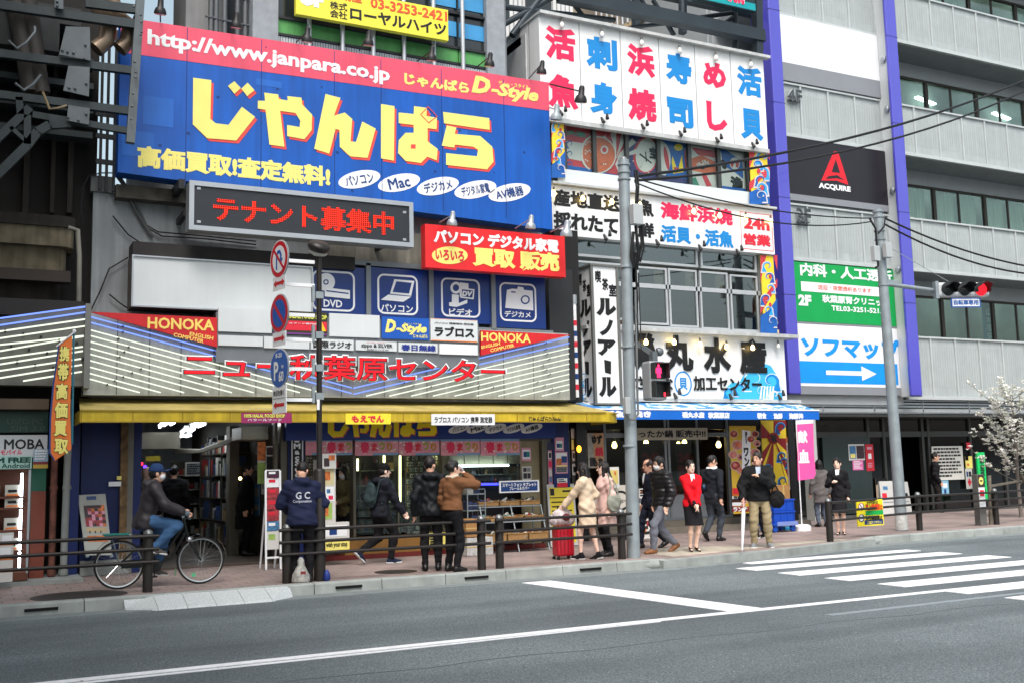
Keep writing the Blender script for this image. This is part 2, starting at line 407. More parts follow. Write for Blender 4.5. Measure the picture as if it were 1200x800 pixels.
# painted markings: thin sheets on the road
pm=MB();pm.slab([(7.25,13.95),(7.72,13.95),(8.12,9.68),(7.66,9.68)],-.003,.0035)
pm.build('stop_line',paint)['kind']='structure'
a=MB().slab([(-30,9.70),(10.98,9.70),(10.98,9.575),(-30,9.56)],-.003,.004)
a.build('lane_line',paint)['kind']='structure'
a=MB().slab([(-30,9.49),(3.2,9.515),(6.6,9.535),(6.6,9.525),(3.2,9.455),(-30,9.40)],-.003,.003)
a.build('lane_line',paint)['kind']='structure'
for k in range(9):
 y=14.62-k*.985-(.2 if k==0 else 0);h=.47 if k else.35
 x0=10.92;x1=15.52
 a=MB().slab([(x0 if k else 11.6,y),(x1,y),(x1,y-h),(x0 if k else 11.6,y-h)],-.003,.0045);a.build('crosswalk_stripe',paint)['kind']='structure'
a=MB().slab([(8.3,8.9),(12.2,8.95),(13.6,9.0),(12.2,8.86),(8.3,8.79)],-.003,.002);a.build('old_line',oldpaint)['kind']='structure'
crk=MB()
px_=[(2.0+.5*k,8.55+.05*math.sin(k*1.7)+.03*random.random()-.012*k,.003) for k in range(22)]
for k in range(21):crk.slab([(px_[k][0],px_[k][1]),(px_[k+1][0],px_[k+1][1]),(px_[k+1][0],px_[k+1][1]-.006),(px_[k][0],px_[k][1]-.008)],-.003,.002)
crk.build('road_seam',mat('tar',(100,108,110),.9,var=0))['kind']='structure'
a=MB().slab([(10.6,14.9),(11.9,15.15),(13.6,15.5),(15.4,15.75),(15.4,16.1),(13.2,15.95),(12.6,16.35),(11.3,16.5),(10.7,15.6)],.1,.1305)
a.build('paving_patch',cream)['kind']='structure'
for(cx,cy),r,nm in((gz(93,697)[:2],.6,'a'),(gz(464,669)[:2],.33,'b')):
 a=MB().lathe([(r,0),(r,.004),(r*.9,.0045),(r*.88,.003),(0,.003)],(cx,cy,.126),28)
 o=a.build('manhole_cover',mat('cast_iron',(58,54,50),.6,.4,var=.3,scale=14,bump=.4,bscale=50))
 tag(o,'large round dark iron manhole cover at the kerb beside the bicycle' if nm=='a' else 'small round brown manhole cover in the paving behind the middle guardrail','manhole cover')
# ------------------------------------------------------------------ electronics shop building (blue billboard)
gwall=mat('grey_render',(150,156,158),.8,var=.15,scale=1.2,bump=.15,streak=.25)
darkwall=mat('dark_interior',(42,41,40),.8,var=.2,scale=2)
bluewall=mat('blue_painted_panel',(12,36,96),.5,var=.12,scale=2,streak=.15)
tilewall=mat('pale_tile_column',(140,146,150),.6,var=.12,scale=6,bump=.1)
GLASS=glassmat('shop_glass')
DGLASS=mat('dark_window_glass',(34,40,42),.06,var=.15,scale=.8,spec=.6)
JB=empty('electronics_shop_building',(6.2,18.5,.13),'old shop building covered in blue and yellow electronics signs','building')
w=MB()
w.box((1.72,18.46,2.98),(10.72,18.75,5.6));w.box((1.72,18.46,5.6),(10.2,18.75,6.55));w.box((3.3,18.46,6.55),(10.1,18.75,9.2));w.box((1.72,18.75,3.3),(2.0,27,6.55));w.box((10.0,18.75,3.3),(10.2,27,9.2));w.box((1.72,27,0),(10.72,27.3,6.55));w.box((3.3,27,6.55),(10.2,27.3,9.2));w.box((3.3,18.75,6.5),(3.5,27,9.2));w.box((3.3,18.75,9.0),(10.2,27,9.25));w.box((1.72,18.75,6.4),(3.3,27,6.55))
w.build('wall',gwall,JB)
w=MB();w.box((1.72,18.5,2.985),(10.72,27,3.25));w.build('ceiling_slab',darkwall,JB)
w=MB();w.box((1.72,18.6,.13),(10.7,27,.16));w.build('shop_floor',mat('worn_floor',(92,80,70),.6,var=.15),JB)
w=MB();w.box((1.72,18.9,.16),(1.9,27,2.98));w.box((10.5,18.6,.16),(10.7,27,2.98));w.box((5.05,22.6,.16),(10.5,22.7,2.98))
w.build('interior_wall',mat('interior_wall',(112,108,94),.7,var=.15),JB)
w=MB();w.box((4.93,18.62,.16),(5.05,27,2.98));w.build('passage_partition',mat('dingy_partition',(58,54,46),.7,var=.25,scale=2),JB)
# upper storeys above the billboard
u=MB();u.box((4.35,19.25,9.25),(9.95,27,17));u.build('upper_storeys',mat('upper_grey',(120,126,130),.7,var=.1),JB)
c=MB()
for x0,x1 in((296,326),(571,592)):
 p=at(x0,60,18.9);q=at(x1,60,18.9);c.box((p.x,18.9,9.2),(q.x,19.3,17))
c.each('column',tilewall,JB)
xl=at(326,40,18.95).x;xr=at(571,70,18.95).x
zg0,zg1=at(330,38,18.95).z,at(330,21,18.95).z
for k in range(7):
 xa=xl+(xr-xl)*k/7;xb=xl+(xr-xl)*(k+1)/7
 f=MB();f.box((xa,19.05,9.2),(xb,19.1,17));wdw=f.build('window',DGLASS,JB)
 f=MB().box((xa+.01,19.02,zg0),(xb-.01,19.045,zg1));f.build('spandrel_panel',mat('green_spandrel',(84,156,84),.5,var=.15,streak=.2),wdw)
 f=MB()
 for j in range(12):
  x=xa+(xb-xa)*(j+.5)/12;f.box((x-.02,19.0,9.2),(x+.02,19.04,zg0-.06))
 f.build('louver',mat('pale_louvre',(176,182,184),.5),wdw)
 f=MB();f.box((xa,18.98,zg0-.05),(xb,19.04,zg0));f.box((xa,18.98,zg1),(xb,19.04,zg1+.05));f.box((xa,18.98,zg1+.75),(xb,19.04,zg1+.8));f.each('rail',darkmetal,wdw)
 if k>=5:
  for j,(za,zb) in enumerate(((.28,.6),(.9,1.25))):
   MB().box((xa+.03,19.03,zg1+za),(xb-.03,19.046,zg1+zb)).build('blue_panel',mat('blue_film',(60,140,190),.3,var=.1),wdw)
m_=MB()
for px in(363,402,438,474,509,543):
 p=at(px,50,18.85);m_.tube([(p.x,18.88,9.2),(p.x,18.88,17)],.045,10)
m_.each('mullion',mat('silver_tube',(186,190,192),.35,.5),JB)
m_=MB()
for px in(246,252,262,277,286):
 p=at(px,20,19.3);m_.tube([(p.x,19.2,9.25),(p.x,19.2,17)],.05,8)
for z in(9.75,10.1,10.6):m_.tube([(at(240,20,19.2).x,19.16,z),(at(300,20,19.2).x,19.16,z-.05)],.02,6)
m_.each('drain_pipe',mat('dark_pipe',(92,96,98),.5,.3),JB)
bx=MB();p0=at(218,0,19.6);p1=at(262,27,19.6)
bx.box((p0.x,19.6,p1.z-.6),(p1.x,21,p0.z+2.5));o=bx.build('rooftop_tank',mat('tank_grey',(128,130,130),.7,var=.1,streak=.2));tag(o,'grey corrugated housing seen above the left end of the pink band','roof housing')
# yellow estate agent sign
yb=mat('yellow_sign',(240,226,70),.4,var=.04,streak=.1)
o=board('rooftop_sign','yellow sign with a red phone number on the grey upper windows','sign',(347,-22),(525.5,48),18.6,.12,yb)
text('03-3253-2421',(434,-3),(524,26),18.6,mat('red_orange',(218,84,40),.5,var=0),o,.03)
text('株式\n会社',(386.5,1),(407,24),18.6,ink,o,.02);text('ローヤルハイツ',(410,8),(523,43),18.6,ink,o,.035)
text('不動産',(387,-14),(424,5),18.6,mat('red_orange',(218,84,40)),o,.03)
text('OF',(350,-14),(379,11),18.6,whitep,o,.1);
# ---- the big billboard
BY=17.9
bblue=mat('billboard_blue',(2,86,178),.4,var=.14,scale=.9,streak=.2)
b=MB();q=[Vector((2.03,BY,6.62)),Vector((10.18,BY,6.34)),Vector((10.19,BY,9.37)),Vector((2.03,BY,9.28))]
qb=[p+Vector((0,.35,0)) for p in q]
b.add(q+qb,[(0,1,2,3),(7,6,5,4),(1,0,4,5),(2,1,5,6),(3,2,6,7),(0,3,7,4)])
BB=b.build('billboard',bblue);tag(BB,'huge blue billboard with giant yellow lettering and a pink band','billboard')
a=MB();z0=at(171,66,BY).z;z1=at(643,130,BY).z
a.add([(2.03,BY-.004,z0),(10.185,BY-.004,z1),(10.19,BY-.004,9.37),(2.03,BY-.004,9.28),(2.03,BY,z0),(10.185,BY,z1),(10.19,BY,9.37),(2.03,BY,9.28)],[(0,1,2,3),(0,4,5,1),(1,5,6,2),(2,6,7,3),(3,7,4,0)])
a.build('pink_band',mat('faded_pink',(224,82,106),.4,var=.08,scale=1.2,streak=.1),BB)
sm=MB()
for P in(((143,152),(180,186)),((168,112),(203,150)),((520,150),(548,176)),((300,92),(330,104))):
 p0,p1=at(*P[0],BY),at(*P[1],BY);MB().box((p0.x,BY-.003,p1.z),(p1.x,BY,p0.z)).build('repair_patch',mat('patch_blue',(24,98,186),.4,var=.08,scale=2,streak=.1),BB)
for px in(218,306,392,447,518,591):
 p=at(px,150,BY);sm.box((p.x-.006,BY-.006,6.5),(p.x+.006,BY,9.28))
for k in range(16):
 x=2.2+random.random()*7.8;z=6.6+random.random()*2.6;s_=.02+.04*random.random();sm.box((x,BY-.0065,z),(x+s_,BY,z+s_*.7))
sm.each('panel_seam',mat('seam_blue',(14,52,116),.6,var=0),BB)
text('http://www.janpara.co.jp',(173,34),(457,101),BY-.004,whitep,BB,.035)
text('じゃんぱら',(473.5,85),(550,111),BY-.004,yellowp,BB,.05)
text('D',(552,88),(575,112),BY-.004,yellowp,BB,.06,shear=.25);text('-Style',(575,96),(631,124),BY-.004,yellowp,BB,.045,shear=.25)
text('ディー・スタイル',(584,94.5),(620,105.5),BY-.004,yellowp,BB,.02)
def c1(P):return[(x/4,y/4) for x,y in P]
def c2(P):return[(300+x/4,y/4) for x,y in P]
LOGO=[c1([(905,367),(990,378),(985,560),(1010,580),(1070,588),(1133,503),(1195,550),(1107,661),(970,650),(903,585)]),
  c1([(1068,405),(1098,383),(1128,415),(1098,442)]),c1([(1130,418),(1160,390),(1192,425),(1158,453)]),
  c2([(8,475),(42,475),(38,437),(103,445),(106,466),(148,474),(146,453),(212,460),(216,492),(262,540),(260,612),(226,655),(145,640),(145,588),(203,598),(207,570),(185,532),(112,522),(132,690),(62,680),(44,517),(8,511)]),
  c2([(325,443),(395,461),(364,545),(415,530),(450,560),(442,665),(468,668),(497,572),(560,605),(522,742),(440,735),(392,690),(390,612),(372,607),(342,722),(272,700)]),
  c2([(585,490),(648,500),(645,755),(585,745)]),
  c2([(740,500),(800,508),(798,545),(847,555),(845,608),(803,603),(803,665),(850,700),(846,754),(802,736),(772,766),(700,756),(665,720),(668,660),(700,625),(738,625),(738,588),(668,580),(668,530),(738,537)]),
  c2([(876,527),(1092,556),(1094,611),(880,580)]),
  c2([(893,590),(938,600),(930,630),(1050,640),(1106,690),(1112,760),(1082,796),(890,775),(890,720),(1035,735),(1040,705),(1020,690),(930,680),(928,694),(870,685)])]
lw=[[(at(x,y,BY).x,at(x,y,BY).z) for x,y in P] for P in LOGO]
lred=mat('logo_red',(222,74,66),.4,var=.03)
f=MB();sh=MB()
for P in lw:
 f.poly(P,BY-.006,.008,pxl=False);sh.poly([(x+.042,z-.045) for x,z in P],BY,.005,pxl=False)
f.build('lettering',yellowp,BB);sh.build('letter_shadow',lred,BB)
d=MB();d.poly(c2([(726,678),(748,678),(748,698),(726,698)]),BY-.014,.003);d.poly(c2([(810,528),(820,538),(810,548),(800,538)]),BY-.014,.003)
ring(d,[(at(x,y,BY).x,at(x,y,BY).z) for x,y in c2([(805,500),(850,548),(808,580),(768,540)])],.02,BY-.014,.004)
d.build('letter_mark',lred,BB)
text('高価買取!査定無料!',(161,170),(387,220),BY,yellowp,BB,.05)
for(cx,cy),s_ in zip(((421,210.5),(467.5,214.5),(513,218.5),(557,222.5),(597,226)),('パソコン','Mac','デジカメ','デジタル家電','AV機器')):
 e=MB().poly(ellpts(cx,cy,25,10,-11),BY,.005).build('oval_panel',whitep,BB)
 w_=13 if s_=='Mac' else 17;h_=5.5
 text(s_,(cx-w_,cy-h_-2.2),(cx+w_,cy+h_+2.2),BY-.006,navy,e,.02,rot=R(15))
# floodlights on arms along its upper edge
def floodlight(hx,hy,bx_,by_,Y,out,label,m=black,group='floodlights on the signs',s=1.0):
 b0=at(bx_,by_,Y);h=at(hx,hy,Y-out)
 r=empty('floodlight',b0,label,'floodlight',group)
 a=MB();a.tube([b0,h+Vector((0,.04,.09*s))],.012*s,6);a.build('arm',m,r)
 a=MB();a.lathe([(.03*s,.16*s),(.045*s,.13*s),(.05*s,.02*s),(.075*s,.0),(.095*s,-.05*s),(.1*s,-.09*s),(.09*s,-.1*s)],h,14,axis=(0,-.25,1));a.build('lamp_head',m,r)
 a=MB();a.lathe([(.088*s,-.101*s),(.0,-.112*s)],h,14,axis=(0,-.25,1));a.build('lens',mat('lamp_lens',(150,156,150),.2),r)
for(h,bs,l) in(((188,10),(188,26),'leftmost black floodlight hanging over the pink band'),((277,26),(270,37),'black floodlight over the web address beside the pipes'),
                  ((360,43),(347,50),'black floodlight under the left half of the yellow sign'),((432,47),(421,60),'black floodlight below the middle of the yellow sign'),
                  ((506,65),(489,72),'black floodlight below the right end of the yellow sign'),((574,72),(556,81),'black floodlight in front of the grey tiled column'),
                  ((635,81),(620,92),'black floodlight overlapping the pink character of the fish sign')):
 floodlight(h[0],h[1],bs[0],bs[1],17.95,.7,l)
floodlight(681,113,645,99,17.95,.9,'black floodlight on a long arm reaching past the billboard right edge',s=1.25)
floodlight(652,134,643,126,17.95,.5,'grey floodlight clinging to the right edge of the billboard',steel,s=1.2)
floodlight(530,258,515,261,17.6,.35,'white floodlight above the middle of the red sign',alum,s=1.0)
floodlight(622,262,604,268,17.6,.4,'white floodlight above the right half of the red sign',alum,s=1.0)
floodlight(664,270,645,272,17.6,.5,'white floodlight at the right corner of the red sign',alum,s=1.2)
# ---- LED message board
LM=bpy.data.materials.new('led_red');LM.use_nodes=True
_n=LM.node_tree.nodes;_l=LM.node_tree.links;_n.clear();_o=_n.new('ShaderNodeOutputMaterial');_e=_n.new('ShaderNodeEmission');_e.inputs[0].default_value=rgb(255,62,48)
_g=_n.new('ShaderNodeNewGeometry');_v=_n.new('ShaderNodeVectorMath');_v.operation='SCALE';_v.inputs['Scale'].default_value=28;_l.new(_g.outputs['Position'],_v.inputs[0])
_f=_n.new('ShaderNodeVectorMath');_f.operation='FRACTION';_l.new(_v.outputs[0],_f.inputs[0]);_s=_n.new('ShaderNodeVectorMath');_s.operation='SUBTRACT';_s.inputs[1].default_value=(.5,.5,.5);_l.new(_f.outputs[0],_s.inputs[0])
_m2=_n.new('ShaderNodeVectorMath');_m2.operation='MULTIPLY';_m2.inputs[1].default_value=(1,0,1);_l.new(_s.outputs[0],_m2.inputs[0]);_le=_n.new('ShaderNodeVectorMath');_le.operation='LENGTH';_l.new(_m2.outputs[0],_le.inputs[0])
_r=_n.new('ShaderNodeMapRange');_r.inputs[1].default_value=.32;_r.inputs[2].default_value=.46;_r.inputs[3].default_value=1.25;_r.inputs[4].default_value=.12;_l.new(_le.outputs['Value'],_r.inputs[0]);_l.new(_r.outputs[0],_e.inputs[1]);_l.new(_e.outputs[0],_o.inputs[0])
LB=board('led_display','dark dot matrix message board with red characters and aluminium frame','led sign',(222,212),(484,290),17.4,.3,mat('led_dark',(40,44,50),.35,var=.08,scale=3),fr=.075,fm=alum,edge=alum)
text('テナント募集中',(250,229.5),(462,277),17.4,LM,LB,.03)
d=MB()
for x,y in((233,221),(233,260),(474,249),(474,281)):
 p=at(x,y,17.4);d.box((p.x-.03,17.393,p.z-.02),(p.x+.03,17.4,p.z+.02))
d.each('corner_screw',alum,LB)
br_=MB();br_.bar((3.0,17.6,6.45),(3.0,18.46,6.45),.1,.16);br_.bar((6.6,17.7,5.75),(6.6,18.46,5.75),.08,.1);br_.bar((3.1,17.75,6.0),(3.1,18.46,6.0),.08,.1);br_.each('bracket',darkmetal,LB)
# light wall strip, cable tray and blank sign
o=board('blank_signboard','long blank pale sign box on the grey wall below the message board','sign',(155,299),(366,369),17.8,.5,offwhite,edge=mat('rusty_sheet',(86,78,72),.8,var=.3,scale=8),fr=.02,fm=alum)
w=MB();w.box((2.3,17.95,5.27),(6.1,18.46,5.5));w.box((2.2,18.0,3.95),(3.4,18.46,4.3));w.build('sign_support',mat('sooty_steel',(48,46,46),.8,var=.3),JB)
w=MB();w.box((2.05,18.2,6.28),(4.2,18.46,6.5));w.build('ledge',mat('sooty_ledge',(84,80,72),.9,var=.4,scale=4),JB)
w=MB();w.box((at(365,320,18.3).x,18.2,5.45),(at(498,320,18.3).x,18.46,6.1));w.build('stained_band',mat('stained_concrete',(140,138,126),.9,var=.25,streak=.45,scale=2),JB)
w=MB();w.box((at(640,330,18.2).x,18.1,3.0),(10.72,18.46,5.6));w.build('tiled_pier',mat('black_tile',(38,40,42),.35,var=.1),JB)
# red sale sign
RS=board('red_sign','bright red sign with cream lettering and a yellow oval','sign',(498,262.5),(663,325),17.55,.2,mat('red_sign',(222,36,40),.35,var=.05,streak=.06))
cr=mat('cream_print',(250,244,190),.4,var=.02)
for s_,a_,b_ in(('パソコン デジタル家電',(508,268),(655,297)),('買取 販売',(553,289),(656,321))):
 text(s_,a_,b_,17.55,whitep if s_[0]=='パ' else yellowp,RS,.055)
e=MB().poly(ellpts(527,299.5,21,10.3,0),17.55,.005).build('oval_panel',yellowp,RS)
text('いろいろ',(510,292),(544,307),17.544,redp,e,.04)
# four blue pictogram panels
pb=mat('pictogram_blue',(10,50,122),.3,var=.06,streak=.06)
PY=18.05
mul_=MB()
for px in(431,504.5,577):
 p=at(px,340,PY);mul_.box((p.x-.045,PY-.05,4.32),(p.x+.045,PY+.05,5.42))
mul_.box((5.2,PY-.03,4.24),(10.2,PY+.1,4.34));mul_.box((5.2,PY-.05,5.38),(10.2,PY+.1,5.47))
mul_.build('window_frame',mat('grey_frame',(120,128,132),.5,.3),JB)
def icon_panel(tl,br,itl,ibr,word,wtl,wbr,label,draw):
 o=board('pictogram_sign',label,'sign',tl,br,PY,.06,pb,group='blue pictogram panels')
 a,b_=at(*itl,PY),at(*ibr,PY)
 m=MB();ring(m,rrect(a.x,b_.z,b_.x,a.z,.13),.035,PY,.005);m.build('icon_border',whitep,o)
 m=MB();n_=MB();draw(m,n_);m.build('pictogram',whitep,o)
 if n_.v:n_.build('pictogram_detail',pb,o)
 text(word,wtl,wbr,PY,whitep,o,.025);return o
K6=lambda P:[(300+x/4,200+y/4) for x,y in P]
K7=lambda P:[(600+x/4,200+y/4) for x,y in P]
def dvd(m,n):
 m.poly(ellpts(300+328/4,200+523/4,10.5,10.5),PY,.005);n.poly(ellpts(300+328/4,200+523/4,3.2,3.2),PY-.005,.003);m.poly(ellpts(300+328/4,200+523/4,1.8,1.8),PY-.008,.003)
 m.poly(K6([(322,548),(440,562),(440,602),(322,590)]),PY-.011,.004);n.poly(K6([(330,561),(434,574),(434,580),(330,567)]),PY-.015,.003)
def lap(m,n):
 m.poly(K6([(648,510),(742,518),(727,588),(628,578)]),PY,.005);n.poly(K6([(658,520),(730,527),(717,577),(640,570)]),PY-.005,.003)
 m.poly(K6([(620,582),(728,592),(690,616),(585,606)]),PY-.008,.004)
def vid(m,n):
 m.poly(ellpts(300+937/4,200+550/4,6.5,7),PY,.005);n.poly(ellpts(300+937/4,200+550/4,3.6,4),PY-.005,.003);m.poly(K6([(955,525),(995,530),(998,600),(955,592)]),PY-.0005,.005)
 m.poly(K6([(918,580),(950,583),(950,622),(990,605),(990,622),(940,640),(905,635),(905,618),(918,618)]),PY-.001,.005)
 m.poly(K6([(960,550),(1024,557),(1020,604),(958,597)]),PY-.006,.005);n.poly(K6([(966,557),(1018,563),(1014,597),(964,590)]),PY-.011,.003)
def cam_(m,n):
 m.poly([(594,340),(600,338.5),(606,339),(607,336),(613,337),(614,340),(624,341),(625,364),(592,361)],PY,.005)
 n.poly(ellpts(615.5,351.5,5.3,5.3),PY-.005,.003);m.poly(ellpts(615.5,351.5,3.6,3.6),PY-.008,.003);n.poly([(599,341.5),(604,342),(604,343.5),(599,343)],PY-.005,.003)
icon_panel((360,310),(430,371),(365.5,316),(416,366),'DVD',(379,351),(401,361),'blue panel with a disc drive pictogram above the blank sign box',dvd)
icon_panel((432.5,313),(503,374),(442,320.5),(490,370),'パソコン',(446,356),(484,367),'blue panel with a laptop pictogram above the tilted lettering panel',lap)
o=icon_panel((506,317),(576,380),(516.5,325),(563,373),'ビデオ',(526,361),(553,371),'blue panel with a video camera pictogram',vid)
text('DV',(541,341),(554,348),PY-.014,whitep,o,.06,shear=.2)
icon_panel((579,321),(640,386),(585,330.5),(629,378),'デジカメ',(591,364),(622,373),'blue panel with a compact camera pictogram at the right end',cam_)
# ---- grid of small tenant panels
GY=17.72
gfr=MB();gm=mat('panel_grid_grey',(118,124,128),.5,.3,var=.1)
p0=at(254,358,GY);p1=at(562,417,GY)
b=MB().box((p0.x,GY+.02,3.52),(p1.x,GY+.3,4.36));o=b.build('tenant_sign_rack',gm);tag(o,'grey metal frame holding two rows of small tenant panels','sign frame');TF=o
TG='small tenant panels under the blue pictograms'
def tpanel(tl,br,label,m=offwhite):return board('tenant_sign',label,'sign',tl,br,GY-.02,.05,m,group=TG)
tpanel((256,360.5),(318.5,390.5),'blank off white panel at the left end of the upper tenant row')
HY=GY-.02
o=tpanel((320,363.5),(383.5,393.5),'dark halal food panel with green letters and a red strip',mat('halal_dark',(52,50,30),.5))
text('100% HALAL FOOD SHOP',(324,367),(383,375),HY,mat('lime_print',(214,220,92),.5,var=0),o,.05)
a=MB();A,B=at(320.5,375,HY),at(383,388.5,HY);a.box((A.x,HY-.004,B.z),(B.x,HY,A.z));a.build('red_strip',redp,o)
a=MB();A,B=at(320.5,389,HY),at(383,393,HY);a.box((A.x,HY-.004,B.z),(B.x,HY,A.z));a.build('purple_strip',mat('purple_print',(120,60,140),.5),o)
text('ハラールフード専門店',(324,377),(372,381),HY-.004,whitep,o,.02)
a=MB().poly([(373,388),(377,377),(382,388.5)],HY-.004,.004);a.build('yellow_triangle',mat('amber',(240,196,40),.4),o)
tpanel((386,367),(445,396),'blank off white panel left of the blue italic panel')
o=tpanel((447.5,371),(503,398.5),'bright blue panel with yellow italic lettering',mat('panel_blue',(16,84,178),.4))
text('D',(451,374),(464,390),HY,yellowp,o,.06,shear=.25);text('-Style',(464,379),(500,393),HY,yellowp,o,.05,shear=.25);text('じゃんぱら',(484,391.5),(501,396.5),HY,yellowp,o,.03);text('ディー・スタイル',(473,378),(494,381),HY,yellowp,o,.01)
o=tpanel((504.5,373),(560,401),'white panel with orange edges and bold black katakana')
text('ラブロス',(509,382),(556,396),HY,ink,o,.05);text('パソコン 情報端末 測定器',(509,377),(555,381.5),HY,ink,o,.02)
a=MB()
for ya,yb in((373.6,375),(398,400.3)):
 A,B=at(505.5,ya,HY),at(559,yb+.8,HY);a.box((A.x,HY-.003,B.z),(B.x,HY,A.z))
a.build('orange_edge',orangep,o)
tpanel((256,392.5),(308,406),'blank narrow panel at the left end of the lower tenant row')
tpanel((309.5,394),(362.5,409),'blank narrow panel behind the round parking signs')
o=tpanel((364.5,396.5),(414.5,410.5),'narrow pale panel with black lettering behind the lamp post');text('国際ラジオ',(367,399),(412,409),HY,ink,o,.03)
o=tpanel((417,399),(465,411.5),'narrow pale panel with tiny silver shop lettering');text('zippo & SILVER',(423,402),(460,409),HY,ink,o,.03)
text('ジッポー シルバー',(430,400.5),(452,402.5),HY,redp,o,.01);text('国際ラジオ内',(430,408.5),(455,410.5),HY,ink,o,.01)
o=tpanel((467,401),(513,413.5),'narrow pale panel with navy blue lettering');text('春日無線',(470,403),(511,412),HY,mat('deep_blue',(28,46,130),.4),o,.04)
tpanel((515,402.5),(560,416),'bright blank white panel at the right end of the lower tenant row',white)
# ---- neon sign board of the arcade
NY=17.86
nface=mat('neon_board_metal',(168,171,166),.45,.0,var=.16,scale=1.1,streak=.2)
A,B=at(100,366,NY),at(668,469,NY)
NB=MB().box((A.x,NY,2.97),(B.x,NY+.4,4.27)).build('neon_sign_board',nface);tag(NB,'wide metal board of slanting neon tubes with red outlined arcade name','neon sign')
a=MB()
for px in(137,175,212,257,300,345,400,450,500,560,590,625):
 p=at(px,430,NY);a.box((p.x-.007,NY-.004,2.98),(p.x+.007,NY,4.2))
a.each('panel_joint',mat('joint_grey',(98,98,94),.7),NB)
tb=MB();tw=MB();clip=MB()
def neon(mb,p,q):
 a,b=at(p[0],p[1],NY-.07),at(q[0],q[1],NY-.07);mb.tube([a,b],.011,6)
 n_=max(1,int((b-a).length/1.2))
 for k in range(n_):
  c=a+(b-a)*((k+.35)/n_);clip.box((c.x-.011,NY-.08,c.z-.02),(c.x+.011,NY,c.z+.005))
for k,y in enumerate((371,377.5,386.4,393,400,407.6,414.5,422,429.6,437,443.6)):
 L_=105;s_=.27
 xe=412 if k<2 else min(412,L_+(459.5-y)/s_)
 neon(tb if k<2 else tw,(L_,y),(xe,y+s_*(xe-L_)))
for k,y in enumerate((395,402,407.6,414,420,426,432,438,444,450,456)):
 s_=-.235;xe=414 if k<2 else max(414,667+(463.5-y)/s_)
 neon(tb if k<2 else tw,(667,y),(xe,y+s_*(xe-667)))
tb.each('neon_tube',emat('neon_blue',(120,150,255),1.0),NB);tw.each('neon_tube',emat('neon_white',(236,245,225),.8),NB);clip.each('tube_clip',darkmetal,NB)
CY=NY-.2
bk=MB();
text('ニュー秋葉原センター',(213,409.5),(594,451),CY,whitep,NB,.06,t=.02,name='letter_outline')
text('ニュー秋葉原センター',(215,411),(592.5,449.5),CY-.026,mat('neon_dark_red',(74,10,18),.4),NB,.035,t=.01)
text('ニュー秋葉原センター',(216.5,412),(591,448.5),CY-.04,emat('neon_red',(255,40,50),.9),NB,.006,t=.008,name='neon_tube')
RT=mat('red_triangle',(204,34,40),.4,var=.08,streak=.12)
o=MB().poly([(104,366),(253.5,373),(253.5,407)],NY-.08,.06).build('corner_sign',RT);tag(o,'red wedge shaped sign with yellow capitals on the left of the neon board','sign','red wedge signs')
gold=mat('gold_print',(246,214,110),.4,var=.03)
text('HONOKA',(173,371.5),(251,388),NY-.14,gold,o,.03);text('ENGLISH',(222,391),(250,396.5),NY-.14,gold,o,.03,rot=R(-9));text('COMPUTER',(203,393),(239,399),NY-.14,gold,o,.03,rot=R(-11))
o=MB().poly([(562,387.5),(667,392.8),(562,416.5)],NY-.08,.06).build('corner_sign',RT);tag(o,'red wedge shaped sign with yellow capitals on the right of the neon board','sign','red wedge signs')
text('HONOKA',(563.5,389),(622,402),NY-.14,gold,o,.03);text('ENGLISH',(563.5,402.5),(586,407),NY-.14,gold,o,.03,rot=R(12));text('COMPUTER',(574,405),(603,410),NY-.14,gold,o,.03,rot=R(13))
# ---- yellow awning
yaw=mat('yellow_awning',(198,172,38),.55,var=.2,scale=3,streak=.3)
ytop=mat('dirty_awning_top',(176,160,92),.6,var=.25,scale=1.5,streak=.2)
AW=empty('awning',(6.2,17.1,2.5),'long yellow awning over the electronics shop with dirty top','awning')
x0,x1=1.48,10.72
m=MB();m.add([(x0,17.12,2.67),(x1+.35,17.12,2.67),(x1,18.46,2.96),(x0+.1,18.46,2.96),(x0,17.12,2.655),(x1+.35,17.12,2.655),(x1,18.46,2.945),(x0+.1,18.46,2.945)],[(0,1,2,3),(7,6,5,4),(1,5,6,2),(0,3,7,4)])
m.build('canopy',ytop,AW)
m=MB();m.box((x0,17.1,2.5),(x1+.05,17.13,2.68))
pts=[(x1+.05,17.1)]+[(x1+.05+.45*math.sin(R(a)),17.1+.45-.45*math.cos(R(a))) for a in range(10,91,10)]+[(x1+.5,18.4)]
for k in range(len(pts)-1):
 (a,b),(c,d_)=pts[k],pts[k+1];m.add([(a,b,2.5),(c,d_,2.5),(c,d_,2.68),(a,b,2.68)],[(0,1,2,3)],0,True)
m.box((x0,17.13,2.5),(x0+.03,18.4,2.68))
m.build('valance',yaw,AW)
m=MB()
for k in range(13):
 x=x0+.02+(x1+.05-x0)*k/12.6;m.box((x-.008,17.092,2.5),(x+.008,17.1,2.68))
m.box((x0,17.09,2.495),(x1+.05,17.1,2.515));m.box((x0,17.085,2.665),(x1+.05,17.1,2.69));m.build('seam',mat('awning_seam',(150,126,30),.6),AW)
m=MB();m.add([(x1,17.14,2.67),(x1+.5,17.55,2.67),(x1+.5,18.4,2.85),(x1,18.46,2.95)],[(0,1,2,3)]);m.build('canopy_corner',ytop,AW)
m=MB()
for k in range(9):x=x0+.3+k*1.13;m.bar((x,17.15,2.6),(x,18.46,2.6),.03,.04)
m.each('rib',darkmetal,AW)
m=MB().box((x0+.05,17.16,2.63),(x1,18.2,2.65));m.build('soffit',mat('awning_soffit',(60,56,44),.8,var=.2),AW)
AY=17.08
o=board('awning_sign','purple and red halal food strip hung on the yellow valance','sign',(283,483),(342,495),AY,.015,mat('halal_purple',(150,40,96),.5))
